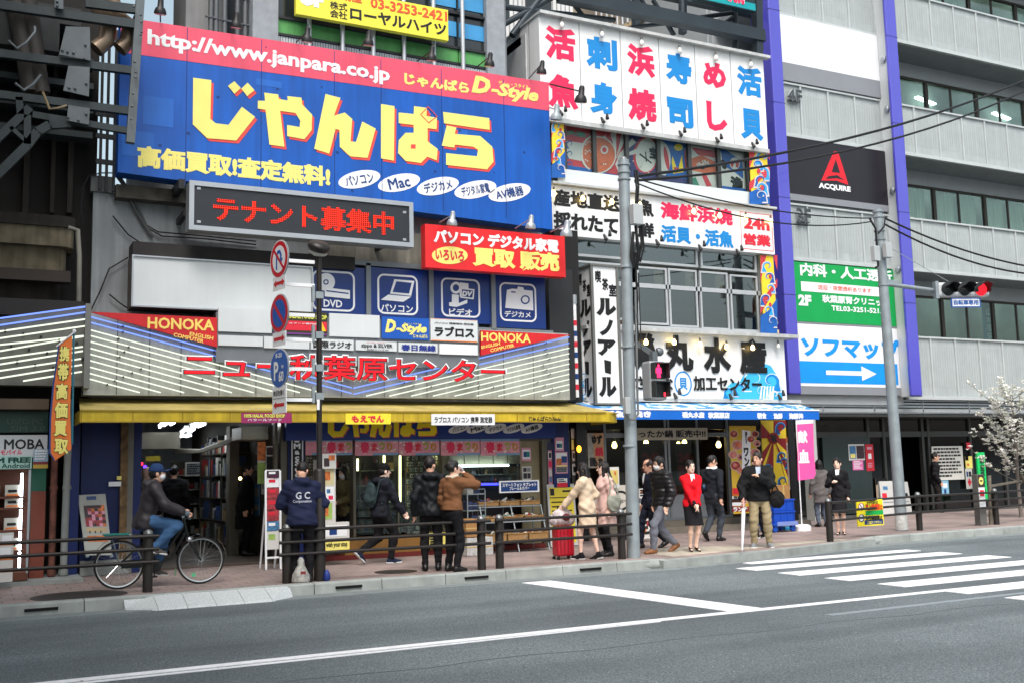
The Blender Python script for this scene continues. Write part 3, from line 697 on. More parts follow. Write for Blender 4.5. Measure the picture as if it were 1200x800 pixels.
text('100% HALAL FOOD SHOP',(286,484.5),(334,489),AY,mat('lime_print',(214,220,92)),o,.05);text('ハラールフード',(290,490),(330,493),AY,whitep,o,.02)
o=board('awning_sign','small yellow plate with red hiragana on the valance by the lamp post','sign',(405,484),(458,496.5),AY,.015,mat('plate_yellow',(244,222,60),.4));text('もえでん',(412,486),(450,494.5),AY,redp,o,.05)
o=board('awning_sign','white plate with black katakana in the middle of the valance','sign',(505.5,484.5),(580,497.5),AY,.015,white);text('ラブロス パソコン 携帯 測定器',(509,487.5),(577,495),AY,ink,o,.02)
text('じゃんぱらD-Style',(619.5,487),(657,495),17.1,ink,AW,.03,shear=.1)
# ------------------------------------------------------------------ ground floor of the electronics shop
FY=18.42
# blue fascia with the logo again, under the awning
A,B=at(336,470,18.25),at(655,514,18.25)
SH=MB().box((4.93,18.25,2.24),(10.32,18.5,2.62)).build('fascia_sign',mat('fascia_blue',(10,46,124),.4,var=.06));tag(SH,'long blue fascia under the awning with yellow logo lettering cut off above','sign')
kx0,kx1=at(384,500,18.25).x,at(511.5,500,18.25).x;sx0=min(p[0] for P in lw for p in P);sx1=max(p[0] for P in lw for p in P);kk=(kx1-kx0)/(sx1-sx0)
sz0=min(p[1] for P in lw for p in P);f=MB();sh=MB()
for P in lw:
 Q=[(kx0+(x-sx0)*kk,2.285+(z-sz0)*kk) for x,z in P]
 f.poly(Q,18.244,.006,pxl=False);sh.poly([(x+.015,z-.016) for x,z in Q],18.25,.004,pxl=False)
f.build('lettering',mat('bright_yellow',(250,226,20),.4),SH);sh.build('letter_shadow',lred,SH)
for k,s_ in enumerate(('パソコン','Mac','デジカメ','デジタル家電','AV機器')):
 cx=538+k*21.3;cy=501.5
 e=MB().poly(ellpts(cx,cy,13,4.8,-16),18.25,.004).build('oval_panel',whitep,SH)
 text(s_,(cx-8,cy-2.6),(cx+8,cy+2.6),18.245,ink,e,.02,rot=R(16))
# blue pilasters
def slabpx(name,tl,br,Y0,Y1,m,parent=None):
 p0,p1=at(*tl,Y0),at(*br,Y0);return MB().box((p0.x,Y0,p1.z),(p1.x,Y1,p0.z)).build(name,m,parent)
FR=empty('shopfront',(6.2,FY,.13),'ground floor shopfront with blue pilasters, display windows and wooden base','shopfront')
m=MB();Z1=2.62
def pil(mb,xa,xb,Y0=FY,Y1=18.62,z0=.13,z1=Z1):mb.box((at(xa,560,Y0).x,Y0,z0),(at(xb,560,Y0).x,Y1,z1))
pil(m,338,357,FY-.05);pil(m,649,668,FY-.05);pil(m,95,141);pil(m,156,165.5,FY-.02,19.2);pil(m,82,93,FY-.3,FY-.2)
m.each('blue_pilaster',bluewall,FR)
m=MB();pil(m,141,149.5,FY-.1,FY+.05);m.build('rusty_post',mat('peeling_paint_post',(120,96,66),.8,var=.5,scale=9,streak=.3),FR)
m=MB();pil(m,149.5,156,FY-.04,FY+.05);m.build('grey_post',mat('grey_post',(120,120,112),.6,var=.15),FR)
m=MB();m.box((at(93,660,FY).x,FY-.12,.13),(at(150,660,FY).x,FY+.1,.36));m.build('plinth',conc,FR)
o=board('notice_plate','small white notice plate on the blue panel left of the arcade entrance','plate',(127.5,564),(142,569),FY-.12,.02,whitep)
a=MB();p0=at(137,558,FY-.12);a.box((p0.x,FY-.12,p0.z-.05),(p0.x+.07,FY-.1,p0.z+.01));tag(a.build('sticker',yellowp),'tiny yellow and green sticker above the small white notice plate','sticker')
# door jambs and window frames
m=MB();pil(m,329,338,FY+.02);pil(m,322,325,FY+.05);pil(m,636,641,FY-.02,FY+.1);pil(m,358,360,FY);pil(m,414,417,FY);pil(m,518.5,521,FY);pil(m,466,467.5,FY)
p0,p1=at(357,512,FY),at(650,516,FY);m.box((p0.x,FY,2.2),(p1.x,FY+.08,2.26));m.build('window_frame',mat('bronze_frame',(96,92,80),.5,.4,var=.1),FR)
pn=MB();p0,p1=at(417,515,FY),at(518.5,622,FY);pn.box((p0.x,FY+.03,.55),(p1.x,FY+.04,2.2));p0,p1=at(521,515,FY),at(609,622,FY);pn.box((p0.x,FY+.03,1.25),(p1.x,FY+.04,2.2))
pn.build('display_glass',GLASS,FR)
wd=mat('ochre_wood',(136,98,44),.5,var=.15,scale=4,streak=.1)
m=MB();p0,p1=at(404,626,FY-.1),at(521,644,FY-.1);m.box((p0.x,FY-.1,.2),(p1.x,FY+.25,.5));m.build('wooden_base',wd,FR)
m=MB();p0,p1=at(380,648,FY-.13),at(640,650,FY-.13);m.box((p0.x,FY-.13,.13),(p1.x,FY+.2,.21));m.build('red_skirting',mat('dark_red_skirting',(104,30,26),.6,var=.15),FR)
m=MB();p0,p1=at(610,515,FY+.1),at(637,640,FY+.1);m.box((p0.x,FY+.1,.13),(p1.x,FY+.14,2.2));m.build('curtain_panel',mat('beige_curtain',(150,142,112),.8,var=.1,streak=.12),FR)
# vertical computer sign
o=board('vertical_sign','narrow black upright sign with white letters on the blue pilaster','sign',(341.5,509),(354.5,586),FY-.09,.03,black,fr=.012,fm=whitep)
text('\n'.join('MacSection'),(344,519),(352,585),FY-.09,whitep,o,.05,lh=.8)
a=MB();a.poly(ellpts(346.8,515.5,2.1,2.6),FY-.09,.004);a.poly(ellpts(349,515.5,2.1,2.6),FY-.09,.0045);a.poly(ellpts(349.4,511.6,1.3,.6,-50),FY-.09,.004);a.build('fruit_emblem',whitep,o)
# spring banners
sp_=((358,376.5),(377,413),(416,467),(467.5,515),(516.5,562.5),(563,609))
pk=mat('banner_pink',(222,150,164),.7,var=.12,scale=12)
for k,(xa,xb) in enumerate(sp_):
 lb=('pink spring festival banner strip at the left end, half behind the lamp post','pink spring festival banner left of the door frame','pink spring festival banner over the walking man in the beanie','pink spring festival banner over the goods wall','pink spring festival banner over the two standing men','pink spring festival banner at the right end by the curtain')[k]
 o=board('spring_banner',lb,'banner',(xa,513.5),(xb,532.5),FY-.1,.01,pk,group='spring festival banners')
 a=MB();p0,p1=at(xa,513.5,FY-.1),at(xb,532.5,FY-.1);w_=p1.x-p0.x
 a.box((p0.x,FY-.104,p0.z-.05),(p1.x,FY-.1,p0.z));a.box((p0.x+w_*.4,FY-.104,p1.z),(p1.x,FY-.1,p1.z+.04));a.build('blue_edge',mat('pale_blue_print',(120,160,190),.6),o)
 if k:
  text('春',(xa+6,517),(xa+17,530),FY-.1,crimson,o,.06)
  cols=(redp,mat('olive_print',(150,170,60),.5),mat('mustard_print',(190,140,50),.5))
  for j,ch in enumerate('まつり'):
   if xa+19+j*9<xb-7:text(ch,(xa+19+j*9,518.5+(j==1)*-1),(xa+26+j*9,528-(j==1)),FY-.1,cols[j],o,.06)
  a=MB()
  for j in range(14):p=at(xa+random.uniform(2,xb-xa-2),random.uniform(515,531),FY-.1);a.box((p.x-.02,FY-.1025,p.z-.015),(p.x+.02,FY-.1,p.z+.015))
  a.build('petal_pattern',mat('petal_cream',(236,220,206),.6),o)
# ---- window interior: shelving, light tubes, goods
def tubes(px,y0,y1,Y,lab,grp='upright lamps in the display window'):
 p,q=at(px,y0,Y),at(px,y1,Y);o=MB().tube([p,q],.02,8).build('light_tube',tube_y);tag(o,lab,'light tube',grp)
tubes(419,537,551,19.3,'short warm upright tube beside the browsing woman');tubes(450,532,545,19.0,'short warm upright tube over the black beanie');tubes(468.8,531.5,592,18.75,'tall warm upright tube right of the walking man');tubes(514.5,531,543,18.75,'short warm upright tube behind the standing men')
def shelfunit(tl,br,Y,d,n,lab,mcol,rnd):
 r=empty('display_shelf',(at(*br,Y).x,Y+d/2,.2),lab,'shelf','display shelving in the shop window')
 p0,p1=at(*tl,Y),at(*br,Y);f=MB()
 f.box((p0.x,Y+d,p1.z),(p1.x,Y+d+.03,p0.z))
 for x in(p0.x,p1.x-.03):f.box((x,Y,p1.z),(x+.03,Y+.03,p0.z));f.box((x,Y+d-.03,p1.z),(x+.03,Y+d,p0.z))
 f.build('frame',mcol,r);s=MB();
 for k in range(n):
  z=p1.z+(p0.z-p1.z)*k/n;s.box((p0.x,Y,z),(p1.x,Y+d,z+.02))
 s.build('shelf_board',mat('glass_shelf',(150,160,150),.2,var=.05),r)
 g=MB();rn=random.Random(rnd)
 for k in range(n):
  z=p1.z+(p0.z-p1.z)*k/n+.021;x=p0.x+.05;hmax=(p0.z-p1.z)/n*.75
  while x<p1.x-.1:
   w=rn.uniform(.05,.14);h=rn.uniform(.3,1)*hmax
   if rn.random()<.85:y=Y+rn.uniform(.03,d*.4);g.box((x,y,z),(x+w*.85,y+rn.uniform(.04,.12),z+h),rn.choice((0,0,1,1,2,3,4,5,0)))
   x+=w
 o=g.build('goods',[mat('goods_black',(36,36,38),.4),mat('goods_grey',(132,134,130),.4),mat('goods_white',(190,190,180),.5),mat('goods_red',(150,44,40),.5),mat('goods_blue',(46,70,120),.5),mat('goods_tan',(140,116,80),.6)],r);o['kind']='stuff'
 return r
dmet=mat('shelf_metal',(80,78,66),.4,.5)
shelfunit((421,534),(447,622),19.6,.4,5,'dark display shelf behind the browsing woman',dmet,1)
shelfunit((452,533),(472,624),18.95,.4,5,'display shelf with small goods right of the black beanie',dmet,2)
# pegboard of packets
def pegboard(tl,br,Y,nx,nz,lab,seed):
 r=empty('pegboard',(at(*br,Y).x,Y,.2),lab,'pegboard');p0,p1=at(*tl,Y),at(*br,Y)
 MB().box((p0.x,Y+.05,p1.z),(p1.x,Y+.08,p0.z)).build('panel',mat('pegboard_panel',(92,86,76),.7),r)
 g=MB();rn=random.Random(seed);dx=(p1.x-p0.x)/nx;dz=(p0.z-p1.z)/nz
 for i in range(nx):
  for k in range(nz):
   x,z=p0.x+dx*(i+.12),p1.z+dz*(k+.12);y=Y-rn.uniform(0,.05)
   c=3 if(k in(nz-5,nz-9,nz-10) and i>nx*.3 and rn.random()<.8) else rn.choice((0,1,1,2,2,4))
   g.box((x,y,z),(x+dx*.74,y+.02,z+dz*.72),c);g.box((x+dx*.2,y-.012,z+dz*.12),(x+dx*.55,y-.002,z+dz*.45),rn.choice((0,0,1)))
 o=g.build('goods',[MATS['goods_black'],MATS['goods_grey'],MATS['goods_white'],MATS['goods_red'],MATS['goods_tan']],r);o['kind']='stuff'
pegboard((476,533),(516,626),18.85,12,14,'tall pegboard hung with rows of small packets',3)
pegboard((358.5,534),(369,600),19.6,4,9,'narrow rack of clear packets behind the lamp post',5)
for xa,xb,y_ in((5.3,7.0,19.8),(7.4,9.8,19.6),(7.4,9.8,21.4)):MB().tube([(xa,y_,2.88),(xb,y_,2.88)],.022,8).build('added_ceiling_tube',emat('added_shop_tube',(255,246,225),9),FR)  # unseen tubes added to brighten the shop interior
shelfunit((372,530),(470,640),21.8,.4,6,'long back wall shelf full of goods at the rear of the shop',dmet,31);shelfunit((475,530),(610,640),22.0,.4,6,'long back wall shelf of electronics behind the sales counter',dmet,32)
# right window: white lockers, counter, blue light line
m=MB();p0,p1=at(527,532,19.4),at(612,542.5,19.4)
CAB=empty('wall_cabinet',(p0.x,19.4,p1.z),'row of cream wall cabinets seen through the right display window','cabinet')
for k in range(5):
 xa=p0.x+(p1.x-p0.x)*k/5;xb=p0.x+(p1.x-p0.x)*(k+1)/5-.02;MB().box((xa,19.4,p1.z),(xb,19.8,p0.z)).build('door',mat('cream_cabinet',(186,180,150),.5,var=.06),CAB)
MB().box((p0.x,19.42,p1.z-.05),(p1.x,19.8,p1.z-.005)).build('rail',darkmetal,CAB)
o=MB().tube([at(533,545.5,19.3),at(596,544.5,19.3)],.02,8).build('light_tube',tube_w);tag(o,'horizontal white tube under the cream wall cabinets','light tube')
shelfunit((530,546),(608,566),19.7,.5,2,'back shelf of grey electronics behind the blue light line',mat('pale_shelf',(150,152,150),.4),11)
o=MB().tube([at(533,567,18.9),at(587,566.5,18.9)],.022,8).build('light_strip',emat('led_blue',(70,70,255),3.0));tag(o,'glowing blue light strip along the counter edge','light strip')
m=MB();p0,p1=at(521,569,18.92),at(612,610,18.92);m.box((p0.x,18.92,.2),(p1.x,19.4,p0.z));tag(m.build('sales_counter',mat('counter_dark',(40,40,44),.5)),'dark sales counter below the blue light strip','counter')
for(xa,ya,xb,yb,c,l) in((541,574,552,640,mat('crate_blue',(52,62,96),.5),'dark blue wire rack beside the drinking man'),):
 r=empty('wire_rack',(at(xb,yb,18.3).x,18.3,.13),l,'rack');p0,p1=at(xa,ya,18.25),at(563,645,18.25);f=MB()
 for x in(p0.x,p1.x):
  for y in(18.0,18.32):f.tube([(x,y,.13),(x,y,p0.z)],.012,6)
 f.build('frame',steel,r);s=MB()
 for k in range(4):
  z=.3+k*.3;s.box((p0.x,18.0,z),(p1.x,18.32,z+.02));s.tube([(p0.x,18.0,z+.1),(p1.x,18.0,z+.1)],.008,6)
 s.build('shelf_board',steel,r)
 g=MB();rn=random.Random(5)
 for k in range(4):
  x=p0.x+.02
  while x<p1.x-.08:w=rn.uniform(.08,.16);g.box((x,18.05,.322+k*.3),(x+w*.9,18.25,.322+k*.3+rn.uniform(.08,.2)),rn.choice((0,1,2)));x+=w
 g.build('goods',[c,MATS['goods_grey'],MATS['goods_white']],r)['kind']='stuff'
o=board('hanging_sign','white framed navy sign about smartphones above the goods baskets','sign',(585,563),(632,575.5),17.95,.03,whitep,edge=alum)
a=MB();p0,p1=at(587,564.5,17.95),at(630,574,17.95);a.box((p0.x,17.945,p1.z),(p1.x,17.95,p0.z));a.build('navy_panel',navy,o)
text('スマートフォン タブレット',(588.5,565.5),(628.5,569),17.944,whitep,o,.04);text('フレーム＆カバー',(597,569.8),(620,573),17.944,whitep,o,.04)
# tiered basket stand
bs=empty('basket_stand',(at(600,640,17.95).x,17.9,.13),'tiered metal stand carrying wicker baskets of small goods','stand')
f=MB();xl_,xr_=at(566,600,17.8).x,at(640,600,17.8).x
tiers=((.98,18.0),(.7,17.86),(.33,17.7))
for z,y in tiers:f.box((xl_,y-.02,z-.03),(xr_,y+.3,z-.01))
for x in(xl_+.02,(xl_+xr_)/2,xr_-.02):
 f.tube([(x,17.66,.13),(x,17.98,.98)],.012,6);f.tube([(x,18.3,.13),(x,18.3,1.0)],.012,6)
f.build('frame',steel,bs)
wick=mat('wicker',(150,116,70),.7,var=.3,scale=40,bump=.6,bscale=90)
gm_=[MATS['goods_black'],MATS['goods_grey'],MATS['goods_white'],mat('goods_teal',(120,150,146),.5),MATS['goods_red']]
pos=('left','middle','right')
for ti,(z,y) in enumerate(tiers):
 for k in range(3):
  w=(xr_-xl_)/3;xa=xl_+w*k+.02;xb=xa+w-.04;h=.09 if ti<2 else.17
  r=empty('wicker_basket',((xa+xb)/2,y+.1,z),f'wicker basket of small goods, {pos[k]} one on the {("top", "middle", "lowest")[ti]} tier of the stand','basket','wicker baskets on the tiered stand')
  b=MB();t_=.015;y0,y1=y-.0,y+.26
  b.box((xa,y0,z),(xb,y1,z+.015));b.box((xa,y0,z+.015),(xb,y0+t_,z+h*.8));b.box((xa,y1-t_,z+.015),(xb,y1,z+h));b.box((xa,y0+t_,z+.015),(xa+t_,y1-t_,z+h));b.box((xb-t_,y0+t_,z+.015),(xb,y1-t_,z+h))
  b.tube([(xa,y0,z+h*.8),(xb,y0,z+h*.8),(xb,y1,z+h),(xa,y1,z+h),(xa,y0,z+h*.8)],.012,6)
  b.build('body',wick,r);g=MB();rn=random.Random(ti*7+k)
  for j in range(26):
   x=rn.uniform(xa+.03,xb-.07);yy=rn.uniform(y0+.03,y1-.07);s_=rn.uniform(.025,.06);zz=z+.02+rn.uniform(0,h*.9)
   g.bar((x,yy,zz),(x+s_*rn.uniform(.4,1.2),yy+s_*rn.uniform(-.4,.6),zz+s_*rn.uniform(0,.9)),s_,s_*.5,rn.choice((0,1,1,2,2,3,4,0)))
  o=g.build('goods',gm_,r);o['kind']='stuff'
for(xa,ya,xb,yb,c,l) in((542,610,559,632,mat('cardboard',(150,112,66),.8,var=.12),'brown carton stacked on the white wrapped carton'),(543,632,574,650,mat('wrapped_white',(170,172,170),.5,var=.3,scale=20),'white wrapped carton on the pavement behind the guardrail post')):
 p0,p1=at(xa,ya,17.6),at(xb,yb,17.6);z0=.13 if yb>640 else.13+.33;b=MB().box((p0.x,17.45,z0),(p1.x,17.85,z0+.32));b.box((p0.x-.001,17.447,z0+.14),(p1.x+.001,17.852,z0+.17),1)
 tag(b.build('carton',[c,mat('packing_tape',(176,150,96),.4)],bev=.01),l,'carton','stacked cartons')
tag(board('small_sign',None,None,(501,624),(522,640),18.2,.02,yellowp),'yellow sheet with black text on the wooden window base','sign')
o=bpy.data.objects['small_sign'];a=MB()
for j in range(4):p0,p1=at(504,627+j*3,18.2),at(519,628.6+j*3,18.2);a.box((p0.x,18.196,p1.z),(p1.x,18.2,p0.z))
a.build('print',ink,o)
# ---- posters: flat sheets with printed blocks
def poster(name,label,tl,br,Y,base,blocks,seed=0,lines=0,cat='poster',group=None,d=.008,lead=None):
 o=board(name,label,cat,tl,br,Y,d,base,group=group);p0,p1=at(*tl,Y),at(*br,Y);w,h=p1.x-p0.x,p0.z-p1.z;rn=random.Random(seed)
 ms=[];g=MB()
 for q,(u0,v0,u1,v1,m) in enumerate(blocks):
  if m not in ms:ms.append(m)
  g.box((p0.x+u0*w,Y-.003-.0004*q,p0.z-v1*h),(p0.x+u1*w,Y,p0.z-v0*h),ms.index(m))
 if lines:
  if lead is None:lead=ink
  if lead not in ms:ms.append(lead)
  u0,v0,u1,v1=(lines[1:] if isinstance(lines,tuple) else(.1,.1,.9,.9));n_=lines[0] if isinstance(lines,tuple) else lines
  for k in range(n_):
   v=v0+(v1-v0)*k/n_;u=u0;ue=u0+(u1-u0)*rn.uniform(.6,1)
   while u<ue:
    du=rn.uniform(.04,.12);g.box((p0.x+u*w,Y-.008,p0.z-(v+(v1-v0)/n_*.55)*h),(p0.x+min(u+du,u1)*w,Y-.0005,p0.z-v*h),ms.index(lead));u+=du+.025
 if g.v:g.build('print',ms,o)
 return o
pale=mat('paper_white',(206,206,200),.7,var=.04);pinkpaper=mat('paper_pink',(214,150,170),.7,var=.05);photoD=mat('photo_dark',(60,44,50),.5,var=.5,scale=25);photoR=mat('photo_red',(150,54,60),.5,var=.5,scale=22);photoO=mat('photo_orange',(196,110,54),.5,var=.5,scale=22);photoB=mat('photo_blue',(70,120,160),.5,var=.4,scale=20);green_l=mat('light_green_print',(150,180,90),.6,var=.2,scale=15);tealp=mat('teal_print',(30,120,120),.5)
PW=FY-.06
poster('wall_poster','pink edged payment card sticker at the top of the right blue pilaster',(650,512),(661,528),PW,pinkpaper,[(.15,.25,.85,.85,whitep),(.2,.45,.55,.75,navy),(.5,.45,.8,.75,tealp)],1)
poster('wall_poster','white and orange leaflet in the middle of the right blue pilaster',(650.5,529),(665.5,554),PW,pinkpaper,[(.05,.05,.95,.35,whitep),(.1,.3,.5,.6,photoO),(.5,.2,.95,.5,navy),(.05,.62,.95,.68,yellowp),(.05,.7,.95,.95,greyp)],2,(3,.1,.72,.9,.95))
poster('wall_poster','small white and red notice low on the right blue pilaster',(653,560),(665,570),PW,whitep,[(0,.5,1,1,redp)],3,(2,.1,.1,.9,.5))
poster('wall_poster','pink payment card sticker on the beige curtain',(611,524),(622.5,539.5),FY-.03,pinkpaper,[(.1,.15,.9,.85,whitep),(.2,.3,.55,.7,navy),(.5,.3,.85,.7,tealp)],4)
poster('wall_poster','white sheet of camera pictures on the beige curtain',(612,546),(623,561.5),FY-.03,pale,[(.1,.1,.45,.4,photoD),(.5,.1,.9,.4,MATS['goods_grey']),(.1,.5,.5,.9,MATS['goods_black']),(.55,.5,.9,.9,photoD)],5)
poster('wall_poster','tall strip of small pink stickers beside the window frame',(642,527),(648,577),FY-.01,pinkpaper,[(.1,.04,.9,.2,whitep),(.2,.06,.8,.18,ink),(.1,.25,.9,.4,crimson),(.1,.45,.9,.6,pale),(.2,.62,.8,.75,photoB),(.1,.8,.9,.95,crimson)],6)
# poster tower by the lamp post
p0=at(386,645,17.55)
poster('leaflet_tower','tall white leaflet stand behind the lamp post with coloured pictures',(372,538),(393.5,632),17.55,pale,[(.0,.0,1,.1,pinkpaper),(.3,.02,.7,.09,photoD),(.08,.12,.92,.32,mat('cream_sheet',(206,196,150),.6)),(.3,.15,.7,.26,photoO),(.08,.34,.92,.52,whitep),(.15,.37,.35,.42,crimson),(.5,.37,.7,.42,photoB),(.15,.45,.35,.5,photoB),(.6,.45,.85,.5,crimson),(.05,.54,.8,.74,green_l),(.2,.57,.6,.7,photoO),(.05,.78,1,.96,pinkpaper),(.1,.8,.9,.92,whitep)],7,(3,.1,.8,.9,.92),'leaflet stand',d=.25)
o=poster('leaflet_box','small white box with a round picture on top of the leaflet tower',(378,531),(394,548.5),17.5,pale,[(.1,.3,.5,.85,photoD),(.45,.1,.9,.45,photoO)],8,cat='box',d=.2)
o=poster('leaflet_box','yellow lettered white board at the foot of the leaflet tower',(380,612),(409.5,643),17.35,pale,[(0,.62,1,1,yellowp),(.05,.1,.9,.5,whitep),(.2,.2,.5,.45,navy)],9,cat='board',d=.12)
text('wish your stop',(382,635),(407,641),17.35,ink,o,.04)
# leaflet rack left of the man in the hooded jacket
RK=empty('leaflet_rack',(at(325,655,17.3).x,17.4,.13),'slim white rack of red magazines left of the man in the hooded jacket','rack')
RX0,RX1=at(312,600,17.3).x,at(329,600,17.3).x
f=MB()
for x in(RX0,RX1):f.bar((x,17.3,.13),(x,17.36,1.72),.03);f.bar((x,17.7,.13),(x,17.36,1.2),.025)
f.bar((RX0,17.33,.32),(RX1,17.33,.32),.03);f.bar((RX0,17.37,1.72),(RX1,17.37,1.72),.03);f.build('frame',whitep,RK)
g=MB();ms=[pale,redp,photoR,photoB,whitep,photoD,green_l]
zt=1.72;hs_=((.12,5),(.16,4),(.18,2),(.18,2),(.18,2),(.16,3),(.3,0))
for h,c in hs_:g.box((RX0+.02,17.34,zt-h+.01),(RX1-.02,17.37,zt),c);g.box((RX0+.05,17.335,zt-h*.45),(RX1-.08,17.34,zt-h*.15),1 if c in(2,4) else(6 if c==0 else 4));zt-=h
g.build('magazine',ms,RK)
text('Zupp',(315,555),(326,560),17.33,mat('dark_purple',(80,20,60),.5),RK,.06)
# leaning picture board on the left
PB=empty('poster_board',(at(112,655,18.1).x,18.1,.13),'pale freestanding frame with a colourful picture poster leaning on the blue panel','poster board')
a=[at(91,579.5,18.25),at(123.5,578,18.25),at(131.5,650,18.0),at(100,650,18.0)]
def warp(u,v,off):
 p=a[0].lerp(a[1],u).lerp(a[3].lerp(a[2],u),v);return Vector((p.x,p.y-off,p.z))
def wpatch(mb,u0,v0,u1,v1,o1,o0,mi=0):
 P=[warp(u0,v1,o1),warp(u1,v1,o1),warp(u1,v0,o1),warp(u0,v0,o1),warp(u0,v1,o0),warp(u1,v1,o0),warp(u1,v0,o0),warp(u0,v0,o0)]
 mb.add(P,[(0,1,2,3),(7,6,5,4),(0,4,5,1),(1,5,6,2),(2,6,7,3),(3,7,4,0)],mi)
f=MB();wpatch(f,0,0,1,1,0,-.05);f.build('frame',mat('pale_frame',(164,168,160),.5,var=.06),PB)
g=MB();wpatch(g,.3,.03,.65,.09,.006,0,1)
for i in range(6):
 for j in range(7):wpatch(g,.16+i*.125,.18+j*.05,.16+(i+1)*.125,.18+(j+1)*.05,.004+.001*((i+j)%2),0,random.choice((2,3,4,2,5)))
wpatch(g,.16,.55,.9,.62,.004,0,6);wpatch(g,.16,.68,.9,.78,.004,0,4)
for i in range(3):wpatch(g,.25+.2*i,.6,.3+.2*i,.64,.008,0,2)
g.build('poster_print',[pale,navy,photoD,photoR,photoO,pinkpaper,mat('sand_print',(190,170,130),.6)],PB)
for px,py in((104,653),(129,652)):pass
f=MB();f.tube([warp(.05,1,-.02),warp(.05,1,-.02)+Vector((.02,0,-.03))],.03,8);f.tube([warp(.95,1,-.02),warp(.95,1,-.02)+Vector((.02,0,-.03))],.03,8);f.each('foot',steel,PB)
# ---- arcade passage
pas=mat('passage_wall',(96,92,80),.7,var=.2,scale=3)
for k,(x,y,x2,y2) in enumerate(((187,500,192,495.5),(192.5,498,197,494.5),(200,497,204,495),(212.5,507,219,502),(220.5,507,227.5,502.5),(224.5,499,232,496),(232.5,499.5,240,496.5),(210,511.5,217,509.5),(217.5,511,223.5,509.5),(319.5,501,323.5,496.5),(325,500,331,496.5))):
 Yd=(21.2,21.2,21.5,22.6,22.6,21.6,21.6,25,25,19.2,19.2)[k]
 a,b=at(x,y,Yd),at(x2,y2,Yd+.0)
 z=min(2.9,(a.z+b.z)/2);k0=(z-CAM_H)/ray(x,y).z;k1=(z-CAM_H)/ray(x2,y2).z
 P0,P1=Vector((0,0,CAM_H))+ray(x,y)*k0,Vector((0,0,CAM_H))+ray(x2,y2)*k1
 r=empty('ceiling_light',P0,f'bright ceiling tube in the dark arcade passage, number {k+1} along the passage','ceiling light','tubes on the ceiling of the arcade passage')
 for q in('label',):r[q]=('ceiling tube nearest the blue pilaster in the arcade passage','second ceiling tube from the left in the arcade passage','third short ceiling tube from the left in the arcade passage','left tube of the brightest middle pair in the arcade passage','right tube of the brightest middle pair in the arcade passage','left tube of the upper pair nearest the yellow awning','right tube of the upper pair nearest the yellow awning','left tube of the farthest pair in the arcade passage','right tube of the farthest pair in the arcade passage','left tube of the pair by the right wall of the passage','right tube of the pair by the right wall of the passage')[k]
 MB().tube([P0,P1],.022,8).build('lamp',emat('tube_strong',(240,248,255),7),r);MB().bar(P0+Vector((0,0,.05)),P1+Vector((0,0,.05)),.09,.04).build('fitting',whitep,r)
 for o_ in r.children:pass
sx=lambda px,Y,y=560:at(px,y,Y).x
for k,(ya,yb,z0,z1,m_,l) in enumerate(((19.0,19.35,1.1,1.75,photoO,'orange flyer on the partition nearest the passage mouth'),(19.5,19.95,1.3,2.1,pale,'pale notice on the dingy partition of the passage'),(20.1,20.5,.9,1.5,photoB,'blue picture flyer low on the dingy partition'),(20.0,20.55,1.65,2.3,photoD,'dark picture poster high on the dingy partition'))):
 b=MB();b.box((4.915,ya,z0),(4.928,yb,z1));b.box((4.912,ya+.05,z0+.1),(4.9155,yb-.05,z0+.2),1);b.box((4.912,ya+.05,z1-.25),(4.9155,yb-.1,z1-.08),1);tag(b.build('wall_poster',[m_,MATS['goods_grey']]),l,'poster')
GR=empty('goods_rack',(4.75,22.6,.16),'tall dark rack crammed with goods along the passage partition','rack');b=MB();b.box((4.55,20.9,.16),(4.58,24.2,2.2)) if 0 else None
for z in(.3,.75,1.2,1.65,2.1):b.box((4.6,20.9,z),(4.92,24.2,z+.025))
for y in(20.9,22.0,23.1,24.2):b.box((4.6,y,.16),(4.63,y+.03,2.25))
b.build('frame',dmet,GR);g=MB();rn=random.Random(77)
for z in(.325,.775,1.225,1.675,2.125):
 y=20.95
 while y<24.1:w=rn.uniform(.08,.22);g.box((4.62,y,z),(4.9,y+w*.9,z+rn.uniform(.12,.38)),rn.choice((0,0,1,1,2,3,4,5)));y+=w
g.build('goods',[MATS[k] for k in('goods_black','goods_grey','goods_white','goods_red','goods_blue','goods_tan')],GR)['kind']='stuff'
shelfunit((262,540),(292,640),24.5,.5,6,'tall dark shelf of goods deep in the passage, right of the back shelf',dmet,21)
shelfunit((205,540),(258,640),26.0,.5,6,'wide dark shelf of goods at the end of the passage',dmet,22)
poster('wall_poster','pale upright panel on the far wall of the passage',(217,541),(238,557),25.8,pale,[(.1,.1,.9,.9,greyp)],3,5)
poster('wall_poster','blue lit poster deep in the passage',(250,535),(262,566),24.3,mat('poster_teal',(60,110,120),.5),[(.2,.5,.8,.7,pale)],3,3)
b=MB();p0,p1=at(283,499,19.5),at(318,514.5,19.5);b.box((p0.x,19.5,p1.z),(p1.x,20.3,p0.z));tag(b.build('air_conditioner',mat('ac_cream',(178,174,156),.5,var=.04),bev=.02),'cream ceiling box hanging over the man in the dark coat','air conditioner')
b=MB();p0,p1=at(166,506,22),at(211,525,22);b.box((p0.x,22,p1.z),(p1.x,22.4,p0.z));tag(b.build('overhead_box',pas),'long pale overhead duct box at the left of the passage','duct')
b=MB();p0,p1=at(171,534,21.8),at(188,539.5,21.8);b.box((p0.x,21.8,p1.z),(p1.x,21.85,p0.z));tag(b.build('shelf_sign',mat('dull_yellow',(150,140,30),.5)),'dull yellow strip sign left inside the passage','sign')
c=MB();
for q in range(3):
 P=[at(205,526+q*2,22.5),at(235,527+q,21.8),at(262,517+q*2,20.8),at(285,508+q,20.0)];c.tube(P,.025,6)
